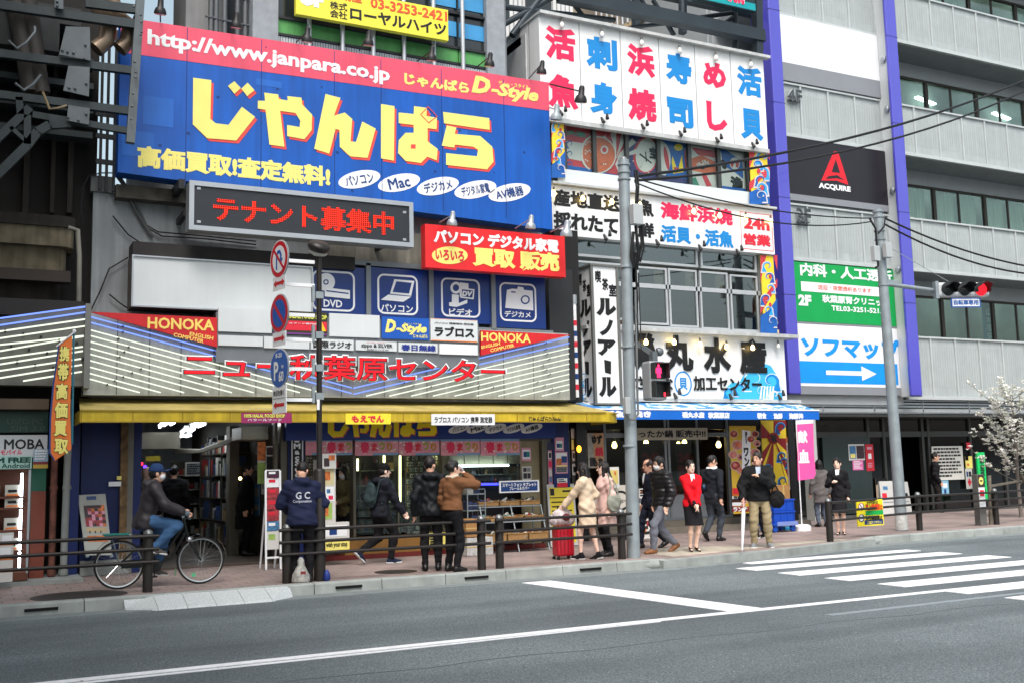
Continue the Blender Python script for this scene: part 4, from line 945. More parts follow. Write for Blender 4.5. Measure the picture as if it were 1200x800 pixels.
tag(c.build('pipe_run',mat('passage_pipe',(120,116,104),.5)),'bundle of pale pipes crossing the passage ceiling','pipes')
b=MB();p=at(272,560,20.6)
b.box((sx(269,20.5),20.5,.16),(sx(280,20.5),20.8,2.6));tag(b.build('passage_column',pas),'pale square column behind the man in the dark coat','column')
poster('wall_poster','orange and green posters on the right wall of the passage',(302,517),(311,566),18.9,pale,[(0,0,1,.45,photoO),(0,.5,1,1,green_l)],3)
poster('wall_poster','dark picture posters beside the cream post in the passage',(312,522),(321,552),18.85,pale,[(.05,.05,.95,.35,photoD),(.05,.4,.95,.95,MATS['goods_black'])],4)
o=MB().ell(at(281.5,560,19.2),.03,10).build('spot_bulb',bulb_m);tag(o,'small bright spot bulb beside the man in the dark coat','bulb')
for px,py,c,l in((165.5,543,(255,30,60),'tiny red lamp above the cap of the cyclist'),(170,546.5,(80,40,255),'tiny violet lamp above the cap of the cyclist')):
 o=MB().ell(at(px,py,21.5),.035,8).build('toy_light',emat('toy_%d'%px,c,4));tag(o,l,'lamp')
# ------------------------------------------------------------------ seafood restaurant building
SB=empty('seafood_restaurant_building',(14.3,19.8,.13),'white restaurant building between the electronics shop and the purple pillars','building')
sww=mat('restaurant_white_wall',(190,194,194),.6,var=.08,streak=.15)
w=MB()
w.box((10.76,19.9,3.0),(17.5,20.1,4.75));w.box((10.76,19.9,6.25),(17.5,20.1,7.9));w.box((10.76,19.9,9.3),(17.5,20.1,11.3));w.box((17.0,19.9,4.75),(17.5,20.1,6.25));w.box((17.2,19.9,7.9),(17.5,20.1,9.3))
w.box((10.76,20.1,3.0),(10.95,27,11.3));w.box((17.35,20.1,3.0),(17.5,27,11.3));w.box((10.76,27,.1),(18.35,27.2,11.3));w.box((10.76,20.1,11.1),(17.5,27,11.3))
w.build('wall',sww,SB)
w=MB();w.box((10.96,20.1,3.0),(18.2,27,3.15));w.box((10.96,20.1,6.9),(17.3,27,7.05));w.build('floor_slab',darkwall,SB)
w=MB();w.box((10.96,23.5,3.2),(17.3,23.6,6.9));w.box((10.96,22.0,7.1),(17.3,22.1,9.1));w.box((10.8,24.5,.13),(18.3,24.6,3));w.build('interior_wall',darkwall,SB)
# -- top sign box with twelve brush characters
TY=19.3
p0=at(631,14,TY);p1=at(900,176,TY);TX0,TX1,TZ0,TZ1=p0.x,p1.x,9.2,11.5
d_=ray(587,46);yb_=TX0/d_.x*d_.y
b=MB().box((TX0,TY,TZ0),(TX1,yb_,TZ1));TS=b.build('rooftop_sign',mat('fish_sign_white',(228,230,228),.35,var=.03,streak=.06));tag(TS,'large white box sign with six columns of pink and blue brush characters','sign')
s=MB()
for px in(681,729,774,816,857.5):p=at(px,110,TY);s.box((p.x-.008,TY-.004,TZ0),(p.x+.008,TY,TZ1))
for k in range(1,4):y=TY+(yb_-TY)*k/4;s.box((TX0-.004,y-.01,TZ0),(TX0,y+.01,TZ1))
s.build('panel_seam',greyp,TS)
s=MB();s.box((TX0-.03,TY-.14,TZ1-.02),(TX1+.12,TY+.02,TZ1+.05));s.box((TX0-.03,TY+.02,TZ1+.001),(TX0+.05,yb_,TZ1+.05));s.box((TX0,TY-.05,TZ0-.1),(TX1,TY+.1,TZ0-.003));s.build('ledge',mat('ledge_white',(186,190,188),.5,var=.1,streak=.2),TS)
for ch,tl,br,m in(('活',(638,29),(675,74),crimson),('魚',(641,85),(678,130),crimson),('刺',(686,41),(724,85),bluep),('身',(690,94),(724,137),bluep),('浜',(734,50),(768,93),crimson),('焼',(735,102),(770,145.5),crimson),
                      ('寿',(779,60),(811,101),bluep),('司',(781,113),(813,152),bluep),('め',(823,71),(851.5,106),crimson),('し',(827,118),(853,156),crimson),('活',(862.5,76),(893.5,116),bluep),('貝',(866.5,126),(895,166.5),bluep)):
 text(ch,tl,br,TY,m,TS,.052)
def bulb(px,py,Y,lab,lit=True,grp='bare bulbs along the restaurant signs',s=1.):
 p=at(px,py,Y);r=empty('hanging_bulb',p,lab,'bulb',grp)
 MB().lathe([(.02*s,.05*s),(.045*s,0),(.048*s,-.04*s),(.03*s,-.07*s),(.0,-.075*s)],p,10).build('glass',bulb_m if lit else mat('bulb_off',(226,228,222),.2,var=0),r)
 MB().lathe([(.022*s,.05*s),(.026*s,.1*s),(.012*s,.14*s)],p,8).build('socket',mat('socket_grey',(90,92,90),.5),r)
NM=('first','second','third','fourth','fifth','sixth','seventh','eighth')
for k,(x,y) in enumerate(((658.5,29),(705.5,40),(752,50),(796.5,59),(839,67.5),(880,75.5))):bulb(x,y,TY-.09,f'pale unlit bulb, {NM[k]} from the left above the large brush characters',False,s=1.15)
def twin_spot(px,py,Y,lab):
 p=at(px,py,Y);r=empty('twin_spotlight',p,lab,'spotlight','small twin spotlights under the restaurant signs');a=MB()
 a.tube([p+Vector((0,.12,-.12)),p+Vector((0,0,-.04))],.012,6)
 a.build('arm',black,r);a=MB()
 for q,h in((-.06,-.02),(.06,.08)):a.lathe([(.02,.09),(.03,.05),(.04,-.03),(.045,-.05)],p+Vector((q,0,h)),8,axis=(.2*q/.06,.4,1))
 a.build('lamp_head',black,r)
for k,(x,y) in enumerate(((660,132),(709,141),(756,148.5),(800,156.5),(843,164),(885,170))):twin_spot(x,y,TY-.12,f'small black twin spotlight under the {NM[k]} column of brush characters')
# -- upper windows with fishing banners
UY=19.46
zt,zb=TZ0-.005,7.86
XL,XR=at(652,180,UY).x,at(882,200,UY).x
fw_=MB();
mx_=[at(px,190,UY).x for px in(662,697,735,772,808,842,876)]
for x in mx_:fw_.box((x-.045,UY-.03,zb),(x+.045,UY+.05,zt))
fw_.box((XL,UY-.02,zt-.04),(XR,UY+.06,zt));fw_.box((XR+.02,UY+.02,7.8),(TX1,UY+.5,zt));fw_.box((TX0+.2,UY+.02,7.8),(XL,UY+.5,zt));fw_.build('window_frame',mat('dark_window_frame',(64,68,68),.5,.3),SB)
w=MB().box((XL,UY-.04,7.78),(mx_[-1],UY+.02,8.12));w.build('window_sill',mat('white_panel_glass',(206,214,214),.25,var=.03),SB)
MB().box((XL,UY+.01,8.12),(mx_[-1],UY+.02,zt-.04)).build('window_pane',glassmat('clear_glass',(240,246,244),1.3),SB)
ban=mat('banner_red',(196,60,70),.6,var=.12,scale=4);banb=mat('banner_blue',(24,92,170),.6,var=.15,scale=4);bany=mat('banner_yellow',(236,204,50),.6,var=.1);banw=mat('banner_white',(206,200,196),.6,var=.08);bano=mat('banner_orange',(206,104,70),.6,var=.15,scale=6);banp=mat('banner_navy',(56,56,110),.6,var=.15);bang=mat('banner_green',(60,130,110),.6,var=.1)
def curl(cx,cy,s,fl=1,n=11):
 """Outline of a curling wave crest around cx, cy in photo pixels."""
 out=[];inn=[]
 for k in range(n):
  t=k/(n-1);a=R(200-290*t);r=s*(1-.72*t);w_=s*.32*(1-t*.75)
  out.append((cx+fl*r*math.cos(a),cy-r*math.sin(a)));inn.append((cx+fl*(r-w_)*math.cos(a),cy-(r-w_)*math.sin(a)))
 return[(cx-fl*s*1.1,cy+s*1.1)]+out+inn[::-1]+[(cx-fl*s*.2,cy+s*1.1)]
BAN=[mat('b0',(0,0,0))];del MATS['b0'];bpy.data.materials.remove(BAN[0])
BANM=[ban,banb,bany,banw,bano,banp,bang,ink]
def banner(tl,br,base,label,shapes,Y=UY+.12,name='fishing_banner',grp='fishing banners in the restaurant windows'):
 o=board(name,label,'banner',tl,br,Y,.01,base,group=grp);m=MB()
 for q,(P,mi) in enumerate(shapes):m.poly(P,Y-.001*(q%12),.003+.0007*(q%12),mi)
 m.build('banner_print',BANM,o);return o
rays=lambda cx,cy,x0,y0,n,a0,a1,L:[[(cx,cy),(cx+L*math.cos(R(a0+(a1-a0)*k/n)),cy+L*math.sin(R(a0+(a1-a0)*k/n))),(cx+L*math.cos(R(a0+(a1-a0)*(k+.5)/n)),cy+L*math.sin(R(a0+(a1-a0)*(k+.5)/n)))] for k in range(n)]
scal=lambda cx,cy,rx,ry,n,mi:[(ellpts(cx+rx*.75*math.cos(k*2.4)*math.sqrt(k/n),cy+ry*.75*math.sin(k*2.4)*math.sqrt(k/n),1.1,1.1,0,8),mi) for k in range(n)]
o=banner((661,146),(696,203),ban,'left window banner with green characters, blue wave curls and a red fish tail',[([(661,165),(696,170),(696,192),(661,185)],3)]+[(curl(668,169+12*k,5),1) for k in range(3)]+[([(661,193),(696,199),(696,203),(661,198)],1),(ellpts(696,180,16,21,0,20)[6:16],3),(ellpts(697,180,14.5,19.5,0,20)[6:16],4)]+[(ellpts(686+2.2*(k%4),166+3.6*(k//4)+(k%2)*1.5,1,1,0,8),3) for k in range(26)])
text('大漁',(663,152),(687,162),UY+.118,bang,o,.07)
banner((697,151),(734,209),ban,'window banner with the round orange fish head and pink rays',[(r_,3) for r_ in rays(722,186,0,0,7,180,360,30)]+[([(697,201),(734,207),(734,209),(697,204)],1),(ellpts(700,182,22,22,0,24)[-7:]+ellpts(700,182,22,22,0,24)[:8],3),(ellpts(700,182,20.5,20.5,0,24)[-7:]+ellpts(700,182,20.5,20.5,0,24)[:8],4),(ellpts(708,176,4.5,5),3),(ellpts(708,176,2.6,3),0),(ellpts(708,176,1.2,1.5),7),([(721,193),(727,178),(733,178),(726,205)],3)]+[(ellpts(702+2.5*(k%6),190+2.8*(k//6),.9,.9,0,8),3) for k in range(18)])
o=banner((737,158),(771,212),banp,'blue window banner with a white shell shape and a plum twig',[(ellpts(757,182,15,22,5),0),(ellpts(757.5,182,12.5,20,5),3),([(738,200),(771,206),(771,212),(738,207)],5)]+[(ellpts(741+(k*7%30),166+(k*11%40),.9,.9,0,6),3) for k in range(14)]+[([(750,180),(764,191),(763,192),(749,181.5)],7),([(757,178),(758,190),(756.8,190),(756,178)],7)])
text('宝',(760.5,172),(770.5,187),UY+.112,ink,o,.06)
banner((773,164),(807,219),banb,'window banner with a lobster, a yellow sail and a red boat',[(ellpts(773,187,13,22,0,20)[:6]+ellpts(773,187,13,22,0,20)[-5:],3),(ellpts(781,186,2.5,14,-10),0),([(788,183),(794,201),(799,182),(801,202),(789,204),(787,190)],2),(ellpts(795,173,5,4),2),([(789,196),(796,197),(792,204)],0),([(773,205),(807,211),(807,219),(773,214)],5),([(802,176),(805,177),(806,200),(803,200)],0)])
banner((809,171),(842,224),banw,'window banner with a pink sea bream and red stripes',[([(810,173),(842,178),(842,186),(818,182)],0),([(810,186),(822,182),(838,190),(841,206),(824,203),(811,200)],4),([(822,205),(828,206),(834,218),(828,219)],0),([(809,210),(815,208),(820,219),(809,218)],6),(ellpts(823,198,3,.8,5),7)]+scal(824,193,11,6,24,3))
o=banner((844,176),(875,227),banw,'right window banner with a big black fishing character on blue and white',[([(844,176),(852,177),(870,190),(871,210),(858,200),(848,195)],1),(ellpts(861,192,6,7),3),([(857,188),(861,190),(858,197),(856,194)],0),([(863,188),(866,190),(865,197),(862,196)],0),([(845,218),(875,222),(875,227),(845,222)],1),(ellpts(848,193,3,6,-20),7)])
text('漁',(855,206),(872,226),UY+.118,ink,o,.07)
def wave_strip(tl,br,Y,label,seed):
 x0,y0=tl;x1,y1=br;w_=x1-x0;rn=random.Random(seed)
 o=board('wave_banner',label,'banner',tl,br,Y,.02,bany,group='narrow wave banners on the restaurant front');m=MB();q=0
 def add(P,mi):
  nonlocal q
  P=[(min(max(x,x0+.15),x1-.15),min(max(y,y0+.3),y1-.3)) for x,y in P]
  m.poly(P,Y-.0006*q,.003+.0006,mi);q+=1
 H=y1-y0
 add([(x0,y0),(x0+w_*.35,y0),(x0,y0+H*.35)],0);add([(x0+w_*.75,y0),(x1,y0),(x1,y0+H*.2)],0);add([(x0,y0+H*.6),(x1,y0+H*.3),(x1,y0+H*.4),(x0,y0+H*.75)],0)
 add([(x0,y0+H*.78),(x0+w_*.5,y0+H*.7),(x1,y0+H*.55),(x1,y1),(x0,y1)],1)
 for k in range(6):
  cx=x0+w_*rn.uniform(.35,.7);cy=y0+H*(.14+.14*k);s_=w_*rn.uniform(.26,.36);fl=-1 if k%3 else 1
  P=curl(cx,cy,s_,fl);add(curl(cx,cy,s_*1.22,fl),3);add(P,1 if k%2 else 8)
 for k in range(3):cx,cy=x0+w_*rn.uniform(.2,.8),y0+H*rn.uniform(.2,.7);add(ellpts(cx,cy,w_*.09,w_*.13,0,8),0)
 m.build('banner_print',BANM+[skyblue],o);return o
wave_strip((646,138),(662.5,209),UY-.1,'narrow wave banner beside the blue billboard edge',1);wave_strip((878,175),(902,240),UY-.1,'narrow wave banner under the last brush character by the purple pillar',2);wave_strip((891,299),(911,391),UY-.1,'tall narrow wave banner right of the second floor windows',3)
# -- middle sign
MY=19.3
A,B=at(646,211,MY),at(908,297,MY)
MS=MB().box((A.x,MY,6.61),(B.x,MY+.6,7.7)).build('signboard',white);tag(MS,'long white sign of black, pink and blue characters between the restaurant window rows','sign')
s=MB().box((A.x-.02,MY-.1,7.71),(B.x+.06,MY+.55,7.76));s.build('ledge',MATS['ledge_white'],MS)
for s_,tl,br,m in(('産地直送',(648,221),(727,250),ink),('採れたて',(648,247),(725,275.5),ink),('魚',(747,233),(766.5,255),ink),('鮮',(746,260),(767,280),ink),('海鮮浜焼',(773,236),(859,265.5),crimson),('活貝・活魚',(774,263),(860,291.5),bluep),('24h',(871,254),(902,271),redp),('営業',(871,273),(905,290),redp)):
 text(s_,tl,br,MY,m,MS,.05)
a=MB();P0,P1=at(867,248,MY),at(906.5,295,MY);ring(a,[(P0.x,P1.z),(P1.x,P1.z),(P1.x,P0.z),(P0.x,P0.z)],.02,MY,.004);a.build('red_outline',redp,MS)
for k,(x,y) in enumerate(((649,226),(683,232),(717,236),(750,240),(813,247),(843.5,252),(874,255),(903,259))):bulb(x,y,MY-.1,f'lit warm bulb, {NM[k]} from the left along the middle restaurant sign')
for k,(x,y) in enumerate(((712,275),(773,281),(823,287),(867,292))):twin_spot(x,y+3,MY-.14,f'small black twin spotlight, {NM[k]} from the left under the middle restaurant sign')
# -- second floor windows
WY=19.5
def wfr(mb,tl,br,t=.05,Y=WY):
 p0,p1=at(*tl,Y),at(*br,Y);x0,x1,z1,z0=p0.x,p1.x,p0.z,p1.z
 for a,b in(((x0-t,z0-t),(x1+t,z0)),((x0-t,z1),(x1+t,z1+t)),((x0-t,z0),(x0,z1)),((x1,z0),(x1+t,z1))):mb.box((a[0],Y-.03,a[1]),(b[0],Y+.04,b[1]))
 return p0,p1
wfm=mat('white_window_frame',(176,182,184),.45,.2,var=.05)
for k,(tl,br) in enumerate((((668,280),(731,302)),((747,287),(815,311)),((822,295),(884,317)),((667,307),(733,373)),((747.5,314.5),(781,379)),((784,317),(816.5,382)),((820.5,320),(853,385)),((856,324),(888,387)))):
 m=MB();p0,p1=wfr(m,tl,br,.045 if k>2 else.055);wn=m.build('window',wfm,SB)
 MB().box((p0.x,WY,p1.z),(p1.x,WY+.012,p0.z)).build('pane',glassmat('dark_tinted_glass',(176,186,184),2.3),wn)
m=MB();p0,p1=at(662,391,WY),at(893,391,WY);m.box((p1.x,WY,4.66),(17.2,WY+.4,6.6));m.box((p0.x,WY-.06,4.66),(p1.x,WY+.05,4.76));m.box((p0.x,WY-.03,5.62),(p1.x,WY+.03,5.72));m.build('window_sill',wfm,SB)
m=MB()
for z in(4.9,5.25):m.box((11.6,20.3,z),(16.9,20.34,z+.09))
m.build('shelf_rail',mat('brown_rail',(120,92,70),.5),SB)
lan=mat('paper_lantern',(196,190,160),.6,var=.05,emit=(255,226,170),estr=.12)
for k,(x,y) in enumerate(((771.5,326),(808,328.5),(843,331))):
 p=at(x,y,20.15);r=empty('paper_lantern',p,('pale paper lantern in the window nearest the lamp pole','pale paper lantern with a red mark in the middle window','pale paper lantern behind the third lower window pane')[k],'lantern','paper lanterns behind the second floor windows')
 MB().lathe([(.06,.19),(.1,.15),(.11,0),(.1,-.15),(.06,-.19)],p,14).build('shade',lan,r)
 MB().lathe([(.065,.19),(.065,.22)],p,12).lathe([(.065,-.22),(.065,-.19)],p,12).build('cap',ink,r)
 MB().ell(p+Vector((0,-.108,.04)),(.045,.012,.05),10).build('red_mark',redp,r)
m=MB()
for k in range(9):
 x,y=random.uniform(11.4,16.6),random.uniform(20.6,22.5);m.box((x,y,3.2),(x+random.uniform(.3,.8),y+.3,random.uniform(4.6,5.4)))
m.build('furniture',mat('dim_furniture',(70,64,58),.6),SB)
# -- projecting coffee house sign
VY=18.9
P0,P1=at(692.5,311.5,VY),at(728,471,VY);vx0,vx1,vz0,vz1=P0.x,P1.x,P1.z-.03,P0.z;d_=ray(675.5,317);vyb=vx0/d_.x*d_.y
VS=MB().box((vx0,VY,vz0),(vx1,vyb,vz1)).build('projecting_sign',white);tag(VS,'upright white box sign with black brush katakana on two faces','sign')
f=MB()
for x,y in((vx0,VY),(vx1,VY),(vx0,vyb),(vx1,vyb)):f.box((x-.03,y-.03,vz0),(x+.03,y+.03,vz1))
for z in(vz0-.03,vz1):f.box((vx0-.04,VY-.04,z),(vx1+.04,vyb+.04,z+.04))
f.build('frame',mat('sign_frame_dark',(112,114,110),.5,.4),VS)
f=MB().box((vx0+.1,vyb-.2,4.0),(vx1-.2,19.95,4.1));f.box((vx0+.1,vyb-.2,5.4),(vx1-.2,19.95,5.5));f.each('bracket',darkmetal,VS)
chs=(('喫',697,317,704.5,332),('茶',705,326,713,341),('室',713,333,722.5,348),('ル',698,349,722.5,371),('ノ',702,374,719,394),('ア',700,397,722,417),('ル',701,441,723,465))
for ch,x0_,y0_,x1_,y1_ in chs:text(ch,(x0_,y0_),(x1_,y1_),VY,ink,VS,.04 if ch in '喫茶室' else.07)
MB().poly([(708,421),(716,423),(716,438),(709,436)],VY-.002,.004).build('lettering',ink,VS)
def to_side(o):
 me=o.data;oo=org(VS)
 for v in me.vertices:
  x=v.co.x+oo.x;y=v.co.y+oo.y
  u=(x-vx0)/(vx1-vx0);v.co.x=vx0-(VY-y)-oo.x;v.co.y=vyb+(VY-vyb)*u-oo.y
for ch,x0_,y0_,x1_,y1_ in chs:to_side(text(ch,(x0_,y0_),(x1_,y1_),VY,ink,VS,.04 if ch in '喫茶室' else.07))
o=MB().poly([(708,421),(716,423),(716,438),(709,436)],VY-.002,.004).build('lettering',ink,VS);to_side(o)
# striped pole beside it
p=at(672.5,360,18.7);pz0,pz1=at(672.5,465,18.7).z,at(672.5,356,18.7).z
BP=empty('striped_pole',(p.x,18.7,pz0),'thin red white and blue striped pole in the gap beside the upright sign','pole sign')
MB().tube([(p.x,18.7,pz0),(p.x,18.7,pz1)],.05,10).build('cylinder',whitep,BP)
m=MB()
for k in range(7):m.tube([(p.x,18.7,pz0+.15+k*.22),(p.x,18.7,pz0+.26+k*.22)],.053,10,k%2)
m.build('stripe',[redp,navy],BP);MB().tube([(p.x,18.7,pz1),(p.x,18.7,pz1+.18)],.065,10).build('cap',alum,BP)
w=MB().box((10.73,18.8,3.0),(11.3,19.88,6.6));w.build('gap_shade_block',mat('gap_shade_dark',(26,27,28),.8),SB)  # near-black block fills the gap, its shade put into the colour
# -- lower restaurant sign
LY=19.3
A,B=at(681,386,LY),at(921,468,LY)
LS=MB().box((A.x,LY,3.13),(17.22,LY+.6,4.58)).build('signboard',white);tag(LS,'white restaurant sign with big black brush characters and blue waves','sign')
MB().box((A.x,LY-.22,4.58),(17.5,LY+.58,4.66)).build('ledge',MATS['ledge_white'],LS);MB().box((A.x,LY-.12,3.05),(17.55,LY+.4,3.128)).build('lower_ledge',MATS['ledge_white'],LS)
wv=MB()
wv.poly([(846,468),(850,455),(858,447),(866,449),(870,441),(880,432),(893,425),(903,428),(911,440),(916,455),(917,468)],LY,.003,1)
for k,(cx,cy,s_,fl,mi) in enumerate(((884,444,12,1,1),(903,446,11,-1,0),(868,455,8,1,0),(892,458,8,-1,1),(855,459,7,1,0),(908,462,6,1,2))):
 wv.poly(curl(cx,cy,s_*1.1,fl),LY-.003-.002*k,.002,2);wv.poly(curl(cx,cy,s_,fl),LY-.004-.002*k,.002,mi)
for k in range(5):wv.poly([(892+3.4*k,452),(893.5+3.4*k,452),(892+3.6*k,467),(890+3.6*k,467)],LY-.018,.002,2)
wv.build('wave_print',[bluep,mat('light_wave_blue',(60,180,226),.4),whitep],LS)
wv=MB();
for k in range(4):wv.poly(curl(684+2*(k%2),440+8*k,4,1),LY-.002*k,.003,k%2)
wv.build('wave_print',[bluep,skyblue],LS)
for ch,x0_,y0_,x1_,y1_ in(('磯',733,389,769,433),('丸',777,392,813.5,436),('水',823,395,857.5,437.5),('産',865,396,899.5,439.5)):text(ch,(x0_,y0_),(x1_,y1_),LY-.02,ink,LS,.055)
for ch,x0_,y0_,x1_,y1_ in(('さ',744,440,756,456),('か',760,440,774,457),('な',777,440,789,458),('加工センター',812,440,893,459)):text(ch,(x0_,y0_),(x1_,y1_),LY-.018,ink,LS,.035)
a=MB();c=at(800.5,449,LY);ring(a,[(c.x+.24*math.cos(2*math.pi*k/28),c.z+.28*math.sin(2*math.pi*k/28)) for k in range(28)],.035,LY,.004);a.build('ring_mark',bluep,LS);text('貝',(795,442),(806,456.5),LY,bluep,LS,.03)
for k,(x,y) in enumerate(((757,400),(790,400),(820.5,403),(851.5,405.5),(882,406.5),(912,405))):bulb(x,y,LY-.12,f'{"lit warm" if k < 5 else "pale unlit"} bulb, {NM[k]} from the left along the lowest restaurant sign',k<5)
for k,(x,y) in enumerate(((794,463),(859,464),(916,464.5))):twin_spot(x,y,LY-.14,f'small black twin spotlight, {NM[k]} from the left above the blue awning')
for px,py,nm in((657,202,'left end of the middle restaurant sign ledge'),(898,238,'right end of the middle restaurant sign ledge'),(909,386,'right end of the lowest restaurant sign ledge')):
 p=at(px,py,19.45);r=empty('ledge_lamp',p,f'little cream lamp standing on the {nm}','lamp','little lamps on the sign ledges');MB().lathe([(.08,-.1),(.08,-.02),(.04,.0)],p,10).build('base',mat('cream_lamp',(210,190,150),.5),r);MB().lathe([(.03,0),(.04,.1),(.07,.13),(.07,.18),(.0,.2)],p,10).build('head',steel,r)
# -- blue awning
AB=empty('awning',(14.4,18.6,2.63),'bright blue awning with white lettering over the seafood restaurant','awning')
blaw=mat('awning_blue',(6,100,196),.5,var=.06)
m=MB();zf=2.84;ax0,ax1=11.0,17.52
m.add([(ax0,18.6,zf),(ax1,18.6,zf),(ax1,19.34,3.06),(ax0,19.34,3.06),(ax0,18.6,zf-.012),(ax1,18.6,zf-.012),(ax1,19.34,3.048),(ax0,19.34,3.048)],[(0,1,2,3),(7,6,5,4)])
tm=bpy.data.materials.new('awning_wave_print');tm.use_nodes=True;nt=tm.node_tree;_g=nt.nodes.new('ShaderNodeNewGeometry');_t=nt.nodes.new('ShaderNodeTexNoise');_t.inputs['Scale'].default_value=1.6;_t.inputs['Distortion'].default_value=1.6;_cr=nt.nodes.new('ShaderNodeValToRGB');_cr.color_ramp.interpolation='CONSTANT'
for e_,(p_,c_) in enumerate(((0,(60,130,200)),(.46,(120,180,220)),(.52,(222,226,224)),(.62,(60,140,200)))):
 el=_cr.color_ramp.elements[e_] if e_<2 else _cr.color_ramp.elements.new(p_);el.position=p_;el.color=rgb(*c_)
nt.links.new(_g.outputs['Position'],_t.inputs['Vector']);nt.links.new(_t.outputs[0],_cr.inputs[0]);nt.links.new(_cr.outputs[0],nt.nodes['Principled BSDF'].inputs['Base Color'])
m.build('canopy',tm,AB)
m=MB();m.box((ax0,18.585,2.63),(ax1,18.6,zf));m.add([(ax1,18.59,2.63),(ax1,18.59,zf),(ax1,19.34,3.06),(ax1,19.3,2.75)],[(0,1,2,3)]);m.build('valance',blaw,AB)
MB().box((ax0,18.575,zf-.01),(ax1+.01,18.61,zf+.02)).build('front_rail',whitep,AB)
for s_,x0_,y0_,x1_,y1_ in(('活魚炭焼き',708,480.5,763,489),('磯丸水産',799,482,825.5,489.5),('秋葉原店',829.5,482.5,855,490),('朝食',887,483,898.5,490.5),('漁鮮',906,483.5,917,490.5),('海鮮丼',924,483.5,941.5,490.8)):text(s_,(x0_,y0_),(x1_,y1_),18.585,whitep,AB,.06)
# -- restaurant ground floor
GFY=20.5
RF=empty('shopfront',(14.3,GFY,.13),'glazed ground floor front of the seafood restaurant with grey sliding doors','shopfront')
gfm=mat('door_aluminium',(132,138,140),.45,.4,var=.08)
m=MB();m.box((10.8,GFY-.55,.13),(18.35,GFY,.27));m.box((10.8,GFY-.25,.27),(18.35,GFY,.4));m.build('step',mat('step_concrete',(122,116,104),.85,var=.2,bump=.2),RF)
MB().box((10.8,GFY,.38),(18.3,24.5,.41)).build('floor',mat('restaurant_floor',(66,52,42),.5),RF)
m=MB()
for px in(709,736,780,784,817.5,853):x=at(px,550,GFY).x;m.box((x-.03,GFY-.04,.4),(x+.03,GFY+.05,2.9))
xa,xb=at(708,550,GFY).x,at(855,550,GFY).x
m.box((xa,GFY-.045,2.32),(xb,GFY+.055,2.42));m.box((xa,GFY-.045,.4),(xb,GFY+.05,.46));m.build('door_frame',gfm,RF)
m=MB();m.box((at(736,600,GFY).x,GFY-.02,.46),(at(817,600,GFY).x,GFY+.02,.98));m.box((at(817.5,600,GFY).x+.03,GFY-.02,.46),(at(834,600,GFY).x,GFY+.02,1.0));m.build('kick_panel',mat('kick_panel_grey',(136,142,146),.5,var=.05),RF)
MB().box((xa,GFY,.98),(at(817.5,550,GFY).x,GFY+.012,2.9)).build('glass',GLASS,RF)
m=MB();m.box((10.8,GFY+.0,2.5),(18.3,GFY+.2,3.0));m.box((18.0,GFY-.1,.13),(18.34,GFY+.3,3.0));m.box((10.78,19.9,.13),(10.95,20.5,3.0));m.build('lintel',mat('dark_bronze',(48,46,44),.5,.3),RF)
m=MB();m.box((at(926,550,20.1).x,20.1,.13),(at(933,550,20.1).x,20.5,3));m.build('black_column',mat('black_column',(20,20,22),.5),RF)
o=board('paper_banner','long cream paper banner over the restaurant doors announcing hot pot in black brush writing','banner',(733,501),(829.5,514.5),GFY-.12,.01,mat('cream_paper',(186,182,164),.7,var=.05));text('あったか鍋 販売中!!',(737,503.5),(827,512),GFY-.12,ink,o,.03)
for k,(x,y,Y_) in enumerate(((757,517.5,21.2),(795,520,21.6),(802,517,21.4),(842,519.5,21.4),(720,520,21.6))):bulb(x,y,Y_,('warm ceiling bulb behind the masked man','left warm bulb of the pair above the woman in red','right warm bulb of the pair above the woman in red','warm ceiling bulb over the man in the dark sweater','warm ceiling bulb left of the lamp pole')[k],True,'ceiling bulbs inside the restaurant',1.3)
drp=mat('dim_red_poster',(110,28,32),.6,var=.3,scale=8)
for k,(tl,br) in enumerate((((750,519),(778,560)),((792,519),(815,575)))):
 o=board('wall_poster',('dark red round the clock poster behind the glass right of the lamp pole','dark red round the clock poster behind the glass over the woman in red')[k],'poster',tl,br,GFY+.15,.01,mat('poster_black',(40,26,28),.6),group='red posters behind the restaurant glass')
 text('24h',(tl[0]+2,tl[1]+11),(br[0]-2,tl[1]+22),GFY+.15,drp,o,.06);text('営業',(tl[0]+2,tl[1]+25),(br[0]-2,tl[1]+38),GFY+.15,drp,o,.06)
m=MB();rn=random.Random(8)
for k in range(16):x,y=rn.uniform(11.2,17.5),rn.uniform(21.5,24);m.box((x,y,.41),(x+rn.uniform(.3,.9),y+.4,rn.uniform(.8,1.6)))
m.build('dining_furniture',mat('dim_wood',(84,56,38),.6,var=.2),RF)
poster('wall_poster','pale blue notice low on the restaurant door',(820,567),(832,579),GFY-.03,mat('pale_blue_paper',(120,160,196),.6),[(.1,.3,.9,.6,mat('mid_blue_print',(60,110,170),.6))],1)
o=poster('wall_poster','orange brush lettered hot pot poster beside the black post',(688,507),(708.5,547.5),20.1,mat('peach_paper',(206,160,120),.7,var=.06),[(.0,.0,.35,1,mat('pale_art',(176,172,160),.7,var=.3,scale=9)),(.1,.7,.45,.95,photoD)],1)
text('ゆず',(693,509),(706,520),20.1,ink,o,.07);text('鍋',(697,523),(707,534),20.1,redp,o,.08);text('もち',(694,536),(707,546),20.1,ink,o,.07)
m=MB();m.box((at(677,550,19.3).x,19.3,.13),(at(688,550,19.3).x,19.6,2.62));m.build('black_post',MATS['black_column'],RF)
poster('wall_poster','tall black and white brush lettered strip left of the black post',(668.5,500),(676,566),19.4,mat('strip_dark',(60,58,56),.6),[(.1,.03,.9,.2,pale),(.1,.22,.6,.4,yellowp),(.2,.42,.9,.6,pale),(.3,.46,.7,.55,ink),(.1,.65,.9,.85,pale),(.3,.7,.8,.8,ink)],2)
